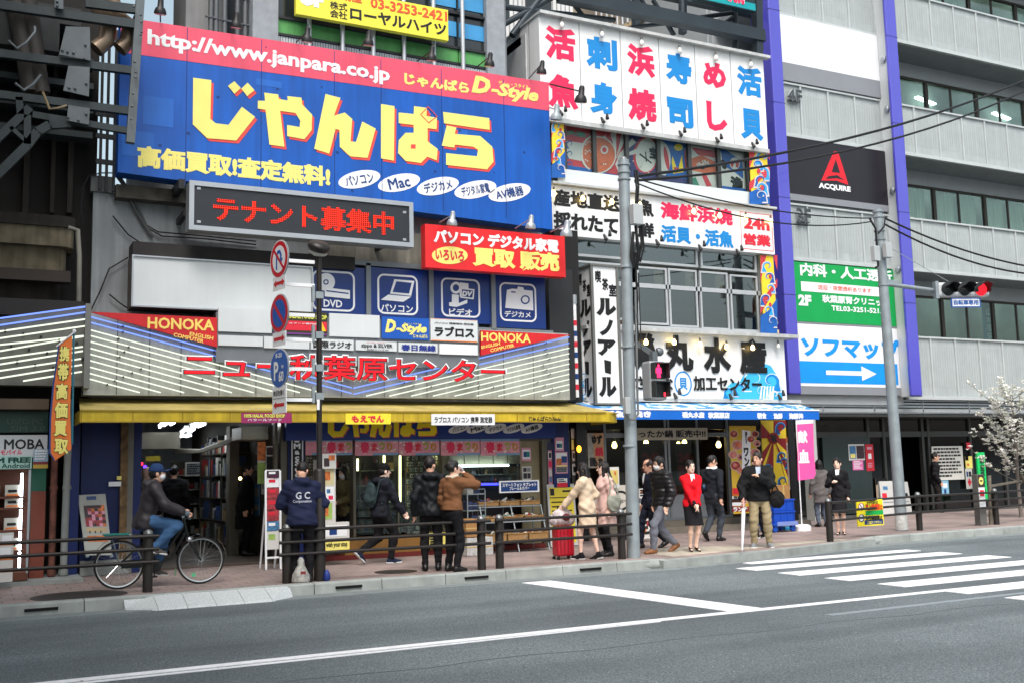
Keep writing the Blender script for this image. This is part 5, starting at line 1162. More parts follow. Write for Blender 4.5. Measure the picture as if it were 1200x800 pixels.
o=MB().ell(at(678.5,525.5,19.1),(.05,.05,.075),10).build('wall_lamp',emat('amber_lamp',(255,160,40),3.5));tag(o,'amber glowing wall lamp on the black post','lamp')
# boards in front
o=poster('notice_board','white cloth sign board with menu pictures behind the woman in pink',(702,547),(726,571),18.9,pale,[(.55,.15,.95,.8,mat('straw_print',(206,190,110),.6)),(.2,.3,.35,.75,ink),(.75,.2,.85,.4,photoO)],3)
o=board('coffee_sign','white panel with a dark oval ring behind the lamp pole','sign',(694,569),(735,603),19.0,.12,mat('coffee_white',(196,192,180),.5,var=.05));a=MB();c=at(727,586,19.0);ring(a,[(c.x+.24*math.cos(2*math.pi*k/28),c.z+.21*math.sin(2*math.pi*k/28)) for k in range(28)],.045,19.0,.004);a.build('ring_mark',ink,o);text('コーヒー',(722,584.5),(734,588),19.0,ink,o,.03)
m=MB();p0,p1=at(696,603,19.0),at(734,603,19.0);m.box((p0.x,19.02,.13),(p0.x+.05,19.08,p0.z));m.box((p1.x-.05,19.02,.13),(p1.x,19.08,p0.z));m.each('leg',darkmetal,o)
o=poster('menu_stand','white menu stand on the pavement right of the lamp pole',(750,589),(763.5,630),18.2,pale,[(.1,.1,.3,.2,redp),(.5,.25,.8,.4,pinkpaper),(.15,.45,.45,.6,photoO),(.55,.5,.85,.65,photoR),(.2,.7,.5,.85,photoO)],4,(6,.1,.05,.9,.95),'menu stand',d=.05)
o=poster('menu_stand','low white menu card against the restaurant front beside the pole',(749,572),(757,583),19.0,pale,[(.2,.2,.8,.5,photoO)],5,3,'menu stand',d=.04)
# tall food poster
FPY=19.75
food=[mat('food_red',(150,50,40),.5,var=.5,scale=18),mat('food_orange',(196,104,60),.5,var=.4,scale=18),mat('food_dark',(70,36,30),.5,var=.5,scale=18),mat('food_pink',(196,120,110),.5,var=.4,scale=18)]
o=board('food_banner','tall yellow lunch banner covered with food bowls outside the restaurant','banner',(854.5,498.5),(891,600),FPY,.03,mat('food_yellow',(206,170,50),.6,var=.12,scale=4),edge=alum)
m=MB();rn=random.Random(3);q=0
for cx,cy,r_ in((860,508,5),(864,521,7),(859,532,5.5),(868,535,5),(862,545,6.5),(868,550,5),(885,508,4.5),(880,514,4.5),(887,519,4.5),(885,530,6),(887,541,5),(871,557,4)):
 m.poly(ellpts(cx,cy,r_,r_*.9,0,14),FPY-.0005*q,.003,4);q+=1;m.poly(ellpts(cx,cy,r_*.85,r_*.76,0,14),FPY-.0005*q-.002,.002,rn.choice((0,0,1,3)));q+=1;m.poly(ellpts(cx+rn.uniform(-1.5,1.5),cy+rn.uniform(-1,1),r_*.4,r_*.36,0,8),FPY-.0005*q-.003,.002,rn.choice((1,2,3)));q+=1
m.poly([(858,571),(873,571.5),(873,580),(858,580)],FPY,.003,5);m.poly([(858,581),(873,581),(873,592),(858,592)],FPY,.003,7);m.poly([(858,584),(872,584),(872,588),(858,588)],FPY-.003,.003,2);m.poly([(858,592.5),(890,593),(890,599),(858,599)],FPY,.003,0)
m.build('food_print',food+[mat('bowl_white',(196,180,160),.5),mat('food_label',(206,90,40),.5),yellowp,whitep],o)
a=MB().poly([(869.5,503),(879.5,504.5),(879.5,560),(869.5,560)],FPY-.01,.003).build('white_band',whitep,o);text('満\nた\nす',(872.5,505),(876,520),FPY-.013,ink,o,.04,lh=.9);text('ワ\nン\nチ',(871,524),(879,558),FPY-.013,ink,o,.06,lh=.95)
text('暖飲',(859,571.5),(872,579.5),FPY-.004,redp,o,.06);text('生ビ',(859,580.5),(872,584),FPY-.006,ink,o,.05);text('ランチ',(859,593.5),(876,598.5),FPY-.004,whitep,o,.05)
# rising sun fish flag
FGY=20.15
o=board('festival_flag','yellow and dark red ray flag with blue waves hanging beside the food banner','flag',(891.5,492),(925,577),FGY,.015,bany);m=MB();cx,cy=906.5,513;q=0
def clipx(P,x0=891.8,x1=924.7,y0=492.3,y1=576.7):return[(min(max(x,x0),x1),min(max(y,y0),y1)) for x,y in P]
dr=mat('flag_dark_red',(136,24,30),.6,var=.1)
for k in range(12):
 a0=R(k*30);a1=a0+R(15);P=clipx([(cx,cy),(cx+70*math.cos(a0),cy+70*math.sin(a0)),(cx+70*math.cos(a1),cy+70*math.sin(a1))]);m.poly(P,FGY-.0003*k,.003,0)
for k,(wx,wy,s_,fl) in enumerate(((916,500,7,1),(917,534,6,1),(918,541,6,-1),(899,548,6,-1),(918,563,6,1),(900,560,6,1),(919,572,5,-1))):
 m.poly(clipx(curl(wx,wy,s_*1.15,fl)),FGY-.006-.001*k,.002,2);m.poly(clipx(curl(wx,wy,s_,fl)),FGY-.0075-.001*k,.002,1)
m.build('flag_print',[dr,mat('flag_navy',(34,62,120),.6),skyblue],o);a=MB().poly(ellpts(cx,cy,6.5,6.8),FGY-.015,.003).build('disc',dr,o);text('祝',(902.5,508.5),(910.5,517.5),FGY-.018,ink,o,.06)
poster('vertical_sign','very thin upright strip sign between the ray flag and the black column',(921,511),(926,573),19.9,pale,[(0,0,1,.12,photoO),(.2,.15,.8,.95,mat('speckle_print',(150,120,110),.6,var=.6,scale=60))],4,cat='sign')
# -- rooftop steel frame and buildings behind
RFm=mat('rooftop_steel',(46,56,62),.5,.3,var=.1)
RS_=empty('rooftop_steel_frame',(14,19.9,11.3),'dark grey steel lattice frame on the restaurant roof carrying a teal sign','steel frame')
m=MB();FYs=19.9
def sp(x,y,dy=0):return at(x,y,FYs+dy)
m.bar(sp(655,-6),sp(893,44),.28,.3);m.bar(sp(886,-90),sp(888,66),.2,.2);m.bar(sp(655,-60),sp(655,-5),.18);m.each('girder',RFm,RS_)
m=MB()
for a_,b_,r_ in(((588,30),(668,-14),.07),((585,8),(720,24),.07),((600,42),(662,-40),.08),((735,-70),(735,8),.08),((800,-70),(800,24),.1),((861,0),(861,62),.08),((765,0),(790,42),.06),((801,24),(860,15),.06),((741,32),(780,28),.05),((836,36),(863,18),.05),((670,2),(690,28),.06),((740,-20),(760,14),.05)):m.tube([sp(*a_,.3),sp(*b_,.3)],r_,8)
m.each('brace',RFm,RS_)
m=MB()
for dy in(1.6,):m.bar(sp(660,-30,dy),sp(900,20,dy),.2);m.bar(sp(800,-60,dy),sp(800,40,dy),.16);m.bar(sp(745,-60,dy),sp(745,30,dy),.16)
m.each('rear_girder',RFm,RS_)
o=board('rooftop_sign','dark sign with a teal lower band and white edged pink characters at the top edge','sign',(815,-40),(885,14),19.6,.2,mat('dark_teal',(16,46,52),.4));a=MB();
P=[at(815,-2,19.6),at(885,3,19.6)];a.box((P[0].x,19.596,at(885,13,19.6).z),(P[1].x,19.6,at(885,13,19.6).z+.18));a.build('teal_band',mat('teal_band',(0,150,156),.4),o);text('浜焼',(850,-20),(873,7.5),19.596,whitep,o,.12);text('浜焼',(850.5,-19.5),(872.5,7),19.592,crimson,o,.06)
BK=empty('beige_tower',(16,26,0),'beige tower with white railed fire stairs behind the restaurant roof','building')
m=MB();m.box((14.0,27.5,0),(24,34,26));m.build('wall',mat('beige_tower',(170,158,142),.8,var=.1),BK)
m=MB();
for k in range(4):
 z=12.0+k*2.6;m.bar((16.6,26.6,z),(20.6,26.6,z+2.2),1.0,.12)
m.each('stair_flight',mat('stair_tan',(150,136,108),.7),BK);m=MB()
for k in range(4):
 z=12.0+k*2.6
 for j in range(22):x=16.6+4.0*j/21;zz=z+2.2*j/21;m.box((x-.02,26.1,zz),(x+.02,26.14,zz+1.1))
 m.bar((16.6,26.1,z+1.1),(20.6,26.1,z+3.3),.06)
m.build('railing',mat('white_railing',(206,210,212),.5),BK);m=MB()
for k in range(3):m.box((20.9,26.4,12.4+k*2.6),(23,27.4,12.6+k*2.6));m.box((20.85,26.2,11),(21.05,26.4,22))
m.build('landing',mat('landing_grey',(120,128,132),.6),BK);m=MB();m.tube([(14.6,27.2,10),(14.6,27.2,26)],.12,8);m.tube([(15.1,27.2,10),(15.1,27.2,26)],.09,8);m.each('drain_pipe',alum,BK)
BW=empty('white_panelled_building',(12,26,0),'white panelled building behind the grey tiled column and the box sign','building')
m=MB();m.box((9.95,24.0,0),(14.5,34,24));m.build('wall',mat('pale_ribbed',(206,208,206),.6,var=.05),BW);m=MB()
for k in range(34):x=9.95+k*.134;m.box((x,23.97,9),(x+.02,24.0,24))
m.build('rib',mat('rib_grey',(150,156,158),.6),BW)
m=MB();
for k in range(3):m.box((10.4+k*1.3,23.98-.02,13.6),(11.2+k*1.3,23.99,15))
m.build('window',DGLASS,BW)
# ------------------------------------------------------------------ office building with purple pillars
OB=empty('office_building',(30,22,.13),'grey office building with perforated balconies and two purple pillars','building')
perf=mat('perforated_panel',(170,178,177),.45,.1,var=.08,scale=3,streak=.12)
slabm=mat('slab_grey',(120,126,128),.7,var=.1);soff=mat('soffit_dark',(74,80,82),.8)
obw=mat('office_wall',(150,156,158),.7,var=.05)
XE=46
FL=[(3.46,5.18),(7.16,8.66),(10.62,12.08),(14.07,15.6),(17.5,19.0)]
w=MB()
for k,(z0,z1) in enumerate(FL):
 w.box((24.1,21.56,z0-.12),(XE,23.2,z0+.1))
 if k:w.box((18.5,21.62,z0-.12),(24.1,23.6,z0+.1))
w.each('floor_slab',slabm,OB)
w=MB()
for k in range(4):w.box((24.1,22.55,FL[k+1][0]-.56),(XE,22.75,FL[k+1][0]-.12));w.box((24.1,22.55,FL[k][0]),(XE,22.75,FL[k][1]-.55))
w.box((18.45,22.95,3.1),(24.1,23.1,20));w.box((18.4,23.1,3.1),(18.6,32,20));w.box((XE-.2,23.1,0),(XE,32,20));w.box((18.4,32,0),(XE,32.2,20));w.box((18.4,21.6,19.9),(XE,32.2,20.1))
w.box((18.5,21.6,3.0),(XE,32,3.1));w.build('wall',obw,OB)
w=MB();w.box((24.1,23.6,3.2),(XE,23.7,19.9))
w.build('interior_wall',mat('office_interior',(128,140,130),.8,var=.15),OB)
# windows behind the balconies
wf=mat('office_window_frame',(58,54,48),.5,.3);OG=glassmat('office_glass',(226,236,231),1.8)
cur=mat('office_curtain',(214,224,218),.8,var=.06)
for k in range(4):
 za,zb=FL[k][1]-.55,FL[k+1][0]-.56
 for j in range(9):
  MB().box((24.6+j*2.3,22.95,FL[k+1][0]-.3),(25.8+j*2.3,23.1,FL[k+1][0]-.25)).build('added_ceiling_strip',emat('office_strip',(240,250,255),6),OB)  # strips hidden above the lintel, added to light rooms and curtains
  xa=24.2+j*2.3;xb=xa+2.3;m=MB()
  m.box((xa,22.58,za),(xa+.12,22.68,zb));m.box((xa+.12,22.58,zb-.06),(xb,22.68,zb));m.box((xa+.12,22.58,za),(xb,22.68,za+.06));m.box((xa+1.14,22.6,za+.06),(xa+1.2,22.66,zb-.06))
  wn=m.build('window',wf,OB);MB().box((xa+.12,22.62,za+.06),(xb,22.635,zb-.06)).build('pane',OG,wn)
  if(k==1 and j<3) or(k==3 and j%2) or(k==0 and j==3):
   c=MB();n_=40;P=[(xa+.15+2.0*q/n_,22.8+.05*math.sin(q*1.9)+.02*math.sin(q*.7)) for q in range(n_+1)]
   c.add([(x,y,za+.05) for x,y in P]+[(x,y,zb-.05) for x,y in P],[(q,q+1,n_+2+q,n_+1+q) for q in range(n_)],0,True);c.build('curtain',cur,wn)
# ceiling strip lights
for x,y,F_,l in((1088,117,2,'lit office ceiling strip behind the fourth floor glass by the pillar'),(1177,135,2,'lit office ceiling strip behind the fourth floor glass by the photo right edge')):
 p=at(x,y,23.3);o=MB().bar(p-Vector((.55,0,0)),p+Vector((.55,.25,0)),.14,.05).build('strip_light',emat('office_strip',(240,250,255),9));tag(o,l,'ceiling light','office ceiling strips')
o=board('window_banner','dim blue vertical banner seen behind the second floor glass','banner',(1150,351),(1168,402),22.85,.02,mat('dim_blue_banner',(70,130,150),.7));text('山\n水\n植\n栄',(1154,361),(1164,398),22.85,mat('pale_print',(170,200,205),.6),o,.03)
# balconies
bal=mat('balcony_post',(186,193,192),.5,.2)
def balcony(xa,xb,z0,z1,step,lab=None):
 m=MB();m.box((xa,21.52,z0),(xb,21.54,z1-.06));pn=m.build('balcony_panel',perf,OB)
 m=MB();n_=max(1,round((xb-xa)/step))
 for k in range(n_+1):x=xa+(xb-xa)*k/n_;m.box((x-.025,21.47,z0),(x+.025,21.52,z1))
 m.box((xa-.03,21.46,z1-.06),(xb+.03,21.58,z1-.01));m.box((xa-.03,21.46,z0-.1),(xb+.03,21.56,z0));m.build('post_and_rail',bal,pn)
 m=MB();
 for k in range(n_):
  a=xa+(xb-xa)*(k+.12)/n_;b=xa+(xb-xa)*(k+.88)/n_;nb=9
  for q in range(nb):x=a+(b-a)*q/(nb-1);m.box((x-.017,21.515,z0+.25),(x+.017,21.52,z1-.28))
 m.build('perforation',mat('perforation_grey',(163,171,170),.5,.1),pn)
for k,(z0,z1) in enumerate(FL):
 balcony(23.64,XE,z0,z1,1.03)
for z0,z1 in FL[1:]:balcony(19.24,23.3,z0,z1,1.0)
w=MB();w.box((19.1,21.56,3.2),(23.5,21.7,20));w.build('bay_back',obw,OB)
w=MB();w.box((23.32,21.06,3.42),(23.5,21.56,20));w.build('white_jamb',mat('white_jamb',(206,210,208),.5,var=.03),OB)
pur=mat('purple_enamel',(76,74,184),.2,var=.05,scale=.7,coat=.6,spec=.6)
for k,(xa,xb) in enumerate(((18.8,19.2),(23.18,23.6))):
 m=MB();m.box((xa,20.95,3.42),(xb,21.05 if k else 21.7,20));pl=m.build('pillar',pur,OB,bev=.03);m=MB()
 for j in range(8):m.box((xa-.003,20.946,3.4+j*2.6),(xb+.003,21.04,3.412+j*2.6))
 m.build('panel_joint',mat('purple_joint',(30,26,90),.6),pl)
m=MB()
for zz in(13.2,11.7,9.3,7.0):m.ell((23.3,21.25,zz),(.06,.1,.12),10)
m.each('wall_spotlight',alum,OB)
# signs in the left bay
SY=21.44
def bay(name,lab,z0,z1,m):return board(name,lab,'sign',(19.24,z1),(23.31,z0),SY,.1,m,pxl=False)
zz=lambda x,y:at(x,y,SY).z
o=bay('blank_signboard','blank white sign field above the fourth floor balcony between the pillars',12.3,14.0,white)
m=MB();m.box((19.25,SY-.004,12.1),(23.3,SY,12.62));m.build('grey_foot',greyp,o)
o=bay('studio_sign','black sign with a red triangular emblem and white capitals',8.9,10.5,mat('studio_black',(34,32,38),.4,var=.03))
def c4(P):return[(900+x/4,y/4) for x,y in P]
def c8(P):return[(900+x/4,200+y/4) for x,y in P]
a=MB();a.poly([(977,178),(982,178),(994,217),(980,212),(962.5,212)],SY,.004);a.build('emblem',mat('emblem_red',(222,30,44),.4),o)
a=MB();a.poly([(979.4,187),(984.5,203),(974.5,202)],SY-.004,.003);a.poly([(970.5,207),(981,205.5),(989.5,211.5),(980.2,209.2),(967.5,210)],SY-.004,.003);a.build('emblem_cut',MATS['studio_black'],o)
text('ACQUIRE',(959,214),(997,226.5),SY,whitep,o,.05)
m=MB();m.box((19.25,SY-.004,8.72),(23.3,SY+.02,8.9));m.build('pale_foot',greyp,o)
G0=zz(933,371)
o=bay('clinic_sign','green clinic sign with white characters and a phone number',G0-.12,7.02,mat('clinic_green',(6,156,76),.4,var=.03))
text('内科・人工透析',(937,308),(1046,332),SY,whitep,o,.04);a=MB();P=[at(938.5,330,SY),at(1034,346,SY)];a.box((P[0].x,SY-.004,zz(985,344.5)),(P[1].x,SY,zz(985,333.5)));a.build('white_strip',whitep,o)
text('送迎・夜間透析あります',(958,333.5),(1021,344),SY-.004,mat('salmon_print',(224,110,90),.5),o,.015);text('2F',(935,345),(951,359),SY,whitep,o,.06);text('秋葉原腎クリニック',(963,345.5),(1042,360),SY,whitep,o,.04);text('TEL03-3251-5215',(974,358),(1035,368),SY,whitep,o,.03)
a=bay('blank_signboard','plain grey field between the green clinic sign and the white arrow sign',5.35,G0-.13,greyp)
S1,S0=5.34,zz(1000,453)
o=bay('arrow_sign','white sign with blue katakana over a blue band with a white arrow',S0,S1,white)
text('ソフマップ',(938,393),(1055.5,422),SY,mat('katakana_blue',(10,144,224),.4),o,.05)
a=MB();B1,B0=zz(1000,424.5),zz(1000,449.5);a.box((19.25,SY-.004,B0),(23.22,SY,B1));a.build('blue_band',MATS['katakana_blue'],o)
ar=MB();zc=(B0+B1)/2;x0,x1=at(968,437,SY).x,at(1027,439,SY).x;ar.poly([(x0,zc-.06),(x1-.55,zc-.06),(x1-.55,zc-.2),(x1,zc),(x1-.55,zc+.2),(x1-.55,zc+.06),(x0,zc+.06)],SY-.005,.004,pxl=False);ar.build('arrow',whitep,o)
a=bay('blank_signboard','plain grey strip under the white arrow sign above the louvres',3.46,S0-.01,greyp)
fmk=mat('floor_number_metal',(84,90,92),.4,.6)
for s_,tl,br,l in(('4F',(921.5,103),(940,122),'metal floor number four standing off the perforated panel'),('3F',(932,243),(950.5,264),'metal floor number three standing off the perforated panel')):
 r=empty('floor_number',at(*br,21.44),l,'number');text(s_,tl,br,21.42,fmk,r,.035,name='digit',t=.03);f=MB();p=at((tl[0]+br[0])/2,br[1]-3,21.45);f.box((p.x-.2,21.42,p.z),(p.x+.2,21.5,p.z+.03));f.build('bracket',fmk,r)
# louvre band and dark ground floor
m=MB()
for k in range(5):z=3.36-k*.085;m.box((18.5,21.62,z-.05),(XE,21.7,z))
for k in range(14):x=20.5+k*1.9;m.box((x,21.6,2.97),(x+.03,21.72,3.4))
m.build('louver',alum,OB)
EY=22.6
dkf=mat('entrance_bronze',(70,72,70),.4,.4,var=.06);dgl=mat('dark_entrance_glass',(16,19,20),.08,var=.3,scale=2,spec=.5)
m=MB();m.box((18.5,21.65,2.88),(XE,EY,2.97));m.box((18.5,EY-.05,2.34),(XE,EY+.1,2.5))
for px in(1019,1037.5,1054,1083,1090,1139,1178):x=at(px,560,EY).x;m.box((x-.045,EY-.06,.13),(x+.045,EY+.06,2.88))
m.build('entrance_frame',dkf,OB)
m=MB()
xa,xb,xc=at(1054,560,EY).x,at(1083,560,EY).x,at(962,560,EY).x
m.box((18.45,EY,.13),(xa,EY+.02,2.88));m.box((xb,EY,.13),(XE,EY+.02,2.88));m.box((xa,EY,2.5),(xb,EY+.02,2.88));m.build('entrance_glass',dgl,OB)
m=MB();m.box((at(964,560,EY).x,EY-.08,.2),(at(1019,560,EY).x,EY-.02,2.34));m.build('dark_green_panel',mat('dark_green_panel',(44,56,56),.35,var=.12,scale=2),OB)
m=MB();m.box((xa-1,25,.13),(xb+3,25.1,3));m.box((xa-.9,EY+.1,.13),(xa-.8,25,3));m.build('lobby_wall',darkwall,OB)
m=MB();m.box((18.5,EY-.6,.126),(XE,EY,.16));m.build('threshold',mat('dark_granite',(78,78,76),.5,var=.15,scale=30),OB)
m=MB();m.box((at(952.5,560,21.3).x,21.3,.13),(at(959.5,560,21.3).x,21.6,3.0));m.build('white_column',mat('white_column',(170,176,174),.6,var=.06),OB)
m=MB();P=[at(952,571,21.28),at(960,576,21.28)];m.box((P[0].x,21.28,P[1].z),(P[1].x,21.3,P[0].z));m.build('red_band',mat('warning_red',(170,30,36),.5),OB)
PEY=EY-.09
poster('wall_poster','white blue and yellow leaflet on the dark green panel',(994,520),(1013.5,538.5),PEY,pale,[(.05,.1,.45,.9,photoB),(.1,.6,.4,.85,yellowp),(.5,.1,.98,.9,photoD)],3)
poster('wall_poster','small pink leaflet under the white one on the dark green panel',(999,538.5),(1012,550),PEY,mat('hot_pink_paper',(226,120,180),.6),[],3,(5,.1,.1,.9,.9),lead=whitep)
poster('wall_poster','red upright leaflet on the dark green panel',(1013.8,520),(1025,551),PEY,mat('leaflet_red',(190,36,50),.5),[(.3,.35,.7,.55,whitep),(.2,.1,.8,.2,pinkpaper)],4,(3,.2,.7,.8,.9),lead=pinkpaper)
poster('wall_poster','pale portrait poster behind the lamp pole at the entrance',(1026,560),(1041,584.5),EY-.1,mat('portrait_skin',(176,156,134),.6,var=.1),[(0,0,1,.3,ink),(.1,.8,1,1,pale),(.2,.45,.4,.5,photoD),(.6,.45,.8,.5,photoD),(.72,.75,.95,.9,redp)],5)
o=poster('information_board','large white information board beside the office entrance',(1091.5,522.5),(1130.5,561),EY-.1,pale,[(.05,.76,.3,.79,tealp),(.05,.85,.35,.88,mat('teal_print2',(40,150,140),.5))],6,(9,.06,.05,.92,.95))
poster('wall_poster','pale blue notice below the white information board',(1103,562.5),(1112.5,579),EY-.1,mat('sky_paper',(130,180,205),.6),[(.2,.2,.8,.5,whitep),(.3,.6,.6,.9,navy)],7)
poster('wall_poster','bright yellow hand shaped notice right of the information board',(1131,534),(1140,548),EY-.12,yellowp,[(0,0,.45,.35,dgl),(.2,.6,.5,.8,orangep)],8)
o=poster('wall_poster','white notice with a red cross under the yellow one',(1131,548.5),(1140.5,572),EY-.12,pale,[(.15,.15,.4,.4,navy),(.5,.15,.85,.4,ink),(.4,.5,.62,.85,redp),(.25,.6,.8,.74,redp)],9)
o=poster('wall_poster','small red square notice above the yellow notice',(1132.5,518),(1137.5,525),EY-.12,redp,[],9)
o=board('vertical_sign','bright green upright sign with dark characters by the office entrance','sign',(1144.5,529.5),(1158,586),21.9,.05,mat('bright_green',(20,190,96),.4));text('献\n血\n受\n付\n中',(1147,533),(1156,580),21.9,mat('forest_print',(10,70,40),.5),o,.06)
P=at(1151,595,21.9);m=MB().box((P.x-.03,21.92,.13),(P.x+.03,21.96,1.0));m.build('leg',darkmetal,o)
w=MB();w.box((XE+.5,24,.1),(XE+30,40,16));w.build('neighbour_building',obw);tag(bpy.data.objects['neighbour_building'],'plain grey building beyond the office building','building')
# ------------------------------------------------------------------ left edge: dark building, steel viaduct, phone shop
shade_conc=mat('shade_dark_concrete',(46,42,37),.9,var=.35,scale=2.5,bump=.2,streak=.4)  # viaduct shade put into the base colour, stain streaks on top
stain=mat('rust_stained_concrete',(112,104,84),.9,var=.35,scale=2.5,bump=.2,streak=.5)
dk=mat('shade_dark_facade',(30,28,26),.85,var=.3,scale=1.5,streak=.3)  # albedo darkened to stand for the shade under the viaduct
LBL=empty('old_viaduct_building',(0,18.6,.13),'dark concrete building with rounded balconies at the left edge','building')
xg=at(111,300,18.6).x
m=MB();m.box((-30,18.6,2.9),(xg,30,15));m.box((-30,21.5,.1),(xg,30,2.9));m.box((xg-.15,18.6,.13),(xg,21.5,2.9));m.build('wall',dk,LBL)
def rband(y0,y1,xr,Y,d,mt,name):
 za,zb=at(60,y0,Y).z,at(60,y1,Y).z;x1=at(xr,y0,Y).x;r=min(.22,d*.9);pts=[(-30,Y),(x1-r,Y)]+[(x1-r+r*math.sin(R(a)),Y+r-r*math.cos(R(a))) for a in range(10,91,10)]+[(x1,Y+d),(-30,Y+d)]
 m=MB().slab(pts,zb,za);return m.build(name,mt,LBL)
rband(252,265,90,17.95,.65,shade_conc,'balcony_cap');rband(265,288,88,18.0,.6,stain,'balcony');rband(288,318,79,18.15,.45,stain,'balcony');rband(330,353,72,18.2,.4,shade_conc,'balcony')
m=MB();P=at(83,318,17.9),at(83,331,17.9);m.box((-30,17.9,P[1].z),(P[0].x,18.15,P[0].z));m.build('dark_beam',mat('dark_brown_beam',(52,44,38),.7),LBL)
m=MB();P=at(100,353,17.7),at(100,372,17.7);m.box((-30,17.75,P[1].z),(P[0].x-.02,18.5,P[0].z));m.build('canopy_top',mat('dark_canopy',(48,46,44),.8),LBL)
for px,w_ in((26,9),(58,7),(78,8)):
 m=MB();P=at(px,250,18.45),at(px+w_,185,18.45);m.box((P[0].x,18.4,P[0].z),(P[1].x,18.6,P[1].z+2));m.build('pilaster',shade_conc,LBL)
m=MB();P=[at(80,267,17.8),at(91,270,17.8),at(93,300,17.8),at(92.5,358,17.8)];m.tube(P,.04,8);m.build('drain_pipe',mat('pale_pipe',(120,118,108),.6,var=.2),LBL)
m=MB();P=at(106,207,18.5),at(131,228,18.5);m.box((P[0].x,18.4,P[1].z),(P[1].x,18.6,P[0].z));m.build('gap_beam',mat('gap_beam',(96,100,100),.8,var=.2),LBL)
# cables on the corner
for k,P in enumerate((((97,262),(95,240),(96,222),(104,207),(118,203),(134,203)),((90,262),(95,250),(97,235),(99,215)),((106,365),(118,340),(128,315),(150,302)),((132,253),(150,275),(165,285)),((133,202),(148,222),(158,245),(170,265),(180,278)),((137,202),(152,225),(165,250),(176,275)),((168,262),(185,272),(230,276),(300,283)),((170,266),(190,277),(240,280),(300,287)),((128,345),(140,355),(152,363)))):
 pts=[at(x,y,18.38) for x,y in P];m=MB().tube(pts,.022 if k in(4,5) else.012,6);tag(m.build('wall_cable',mat('grey_cable',(90,92,92),.6) if k in(4,5) else cablem),('looping black cable above the rounded balcony','short black cable left of the alley gap','slanting black cable crossing the alley gap','thin black cable on the grey wall under the ledge','outer grey cable pair line dropping from the billboard corner','inner grey cable dropping from the billboard corner','upper black cable running under the message board','lower black cable running under the message board','thin black cable at the lower left of the blank sign box')[k],'cable')
# ---- steel viaduct
vs_=mat('viaduct_steel',(52,61,63),.6,.2,var=.15,scale=4,streak=.15);vl=mat('viaduct_plate',(92,100,103),.6,.15,var=.12,scale=4)
VI=empty('steel_viaduct',(0,17.2,6),'grey riveted steel framework of the railway viaduct in the top left corner','viaduct')
VYY=17.2
q=lambda x,y,dy=0:at(x,y,VYY+dy)
m=MB()
for a,b,w_,h_ in(((-60,-2),(163,30),.1,.14),((-60,56),(160,84),.1,.12),((-60,104),(153,131),.1,.12),((38,135),(151,154),.09,.1),((100,4),(163,12),.08,.14)):m.bar(q(*a),q(*b),w_,h_)
m.each('cross_beam',vs_,VI)
m=MB();m.bar(q(167,-40),q(152.5,168),.13,.12,upv=(0,1,0));m.bar(q(160,20,.12),q(154,160,.12),.1,.1,upv=(0,1,0));m.each('post',vl,VI)
m=MB()
for a,b,w_ in(((-10,170),(35,127),.12),((-10,212),(32,171),.13),((32,171),(44,155),.13),((44,155),(58,147),.13),((58,147),(82,145),.13),((32,136),(32,170),.1),((12,150),(30,166),.06),((22,115),(24,135),.1)):m.bar(q(*a),q(*b),w_,.1,upv=(0,1,0))
m.each('brace',vs_,VI)
m=MB()
for P in([(77,32),(105,33),(106,72),(69,65)],[(80,78),(105,80),(104,114),(74,107)],[(80,124),(105,128),(104,147),(78,142)],[(64,-8),(74,-8),(74,12),(64,10)]):m.poly(P,VYY-.1,.03)
gp=m.each('gusset_plate',vl,VI)
m=MB()
for x,y in((73,59),(79,61),(86,62),(100,53),(99,69),(81,103),(88,104),(101,98),(80,138),(92,141),(101,134),(67,2),(67,7),(157,8),(165,18),(166,26),(166,38),(165,41),(158,73),(159,85),(159,91),(156,110),(155,125),(154,140)):m.ell(at(x,y,VYY-.14),.022,8)
m.each('rivet',vl,VI)
m=MB();m.box((-40,-30,12.2),(-.8,16.4,13.4));m.box((-30,17.9,9.0),(at(95,30,17.9).x,30,9.3));m.box((-30,17.6,8.4),(at(70,30,17.6).x,17.8,9.0));m.box((-30,19,12),(2.4,30,14));m.each('deck',mat('viaduct_deck',(50,54,55),.8,var=.2),VI)  # first box: unseen deck added over the street, edge set for its shade
m=MB()
for k in range(4):m.box((-30,18.0+k*.0+.1,7.2+k*.42),(at(110,100,18.1).x,18.5,7.3+k*.42))
m.each('floor_beam',vs_,VI)
m=MB()
for x in(117,124.5,133):m.box((at(x,150,18.3).x,18.28,6.4),(at(x+3.2,150,18.3).x,18.34,9.2))
for y in(124,133,159,189):P=at(112,y,18.3),at(145,y+4,18.3);m.bar(P[0],P[1],.05,.08)
m.each('ladder_bar',mat('ladder_dark',(44,48,50),.6,.2),VI)
pipm=mat('dark_duct',(58,54,50),.6,var=.2);bronze=mat('bronze_duct',(128,112,94),.4,.5,var=.15)
for k,(P,r,mt,l) in enumerate((([(14,-20),(22,30),(30,72),(35,108)],.13,pipm,'left thick dark pipe strapped to the viaduct steel'),([(30,-20),(37,30),(43,72),(49,110)],.13,pipm,'right thick dark pipe strapped to the viaduct steel'),([(118,-15),(112,5),(128,25),(124,48),(112,58)],.14,bronze,'left bronze duct elbow behind the viaduct beams'),([(128,-10),(136,18),(152,30),(149,50),(140,58)],.13,bronze,'right bronze duct elbow behind the viaduct beams'))):
 pts=[at(x,y,VYY+.25) for x,y in P]
 r_=MB().tube(pts,r,12).build('duct_pipe',mt);tag(r_,l,'pipe','ducts on the viaduct')
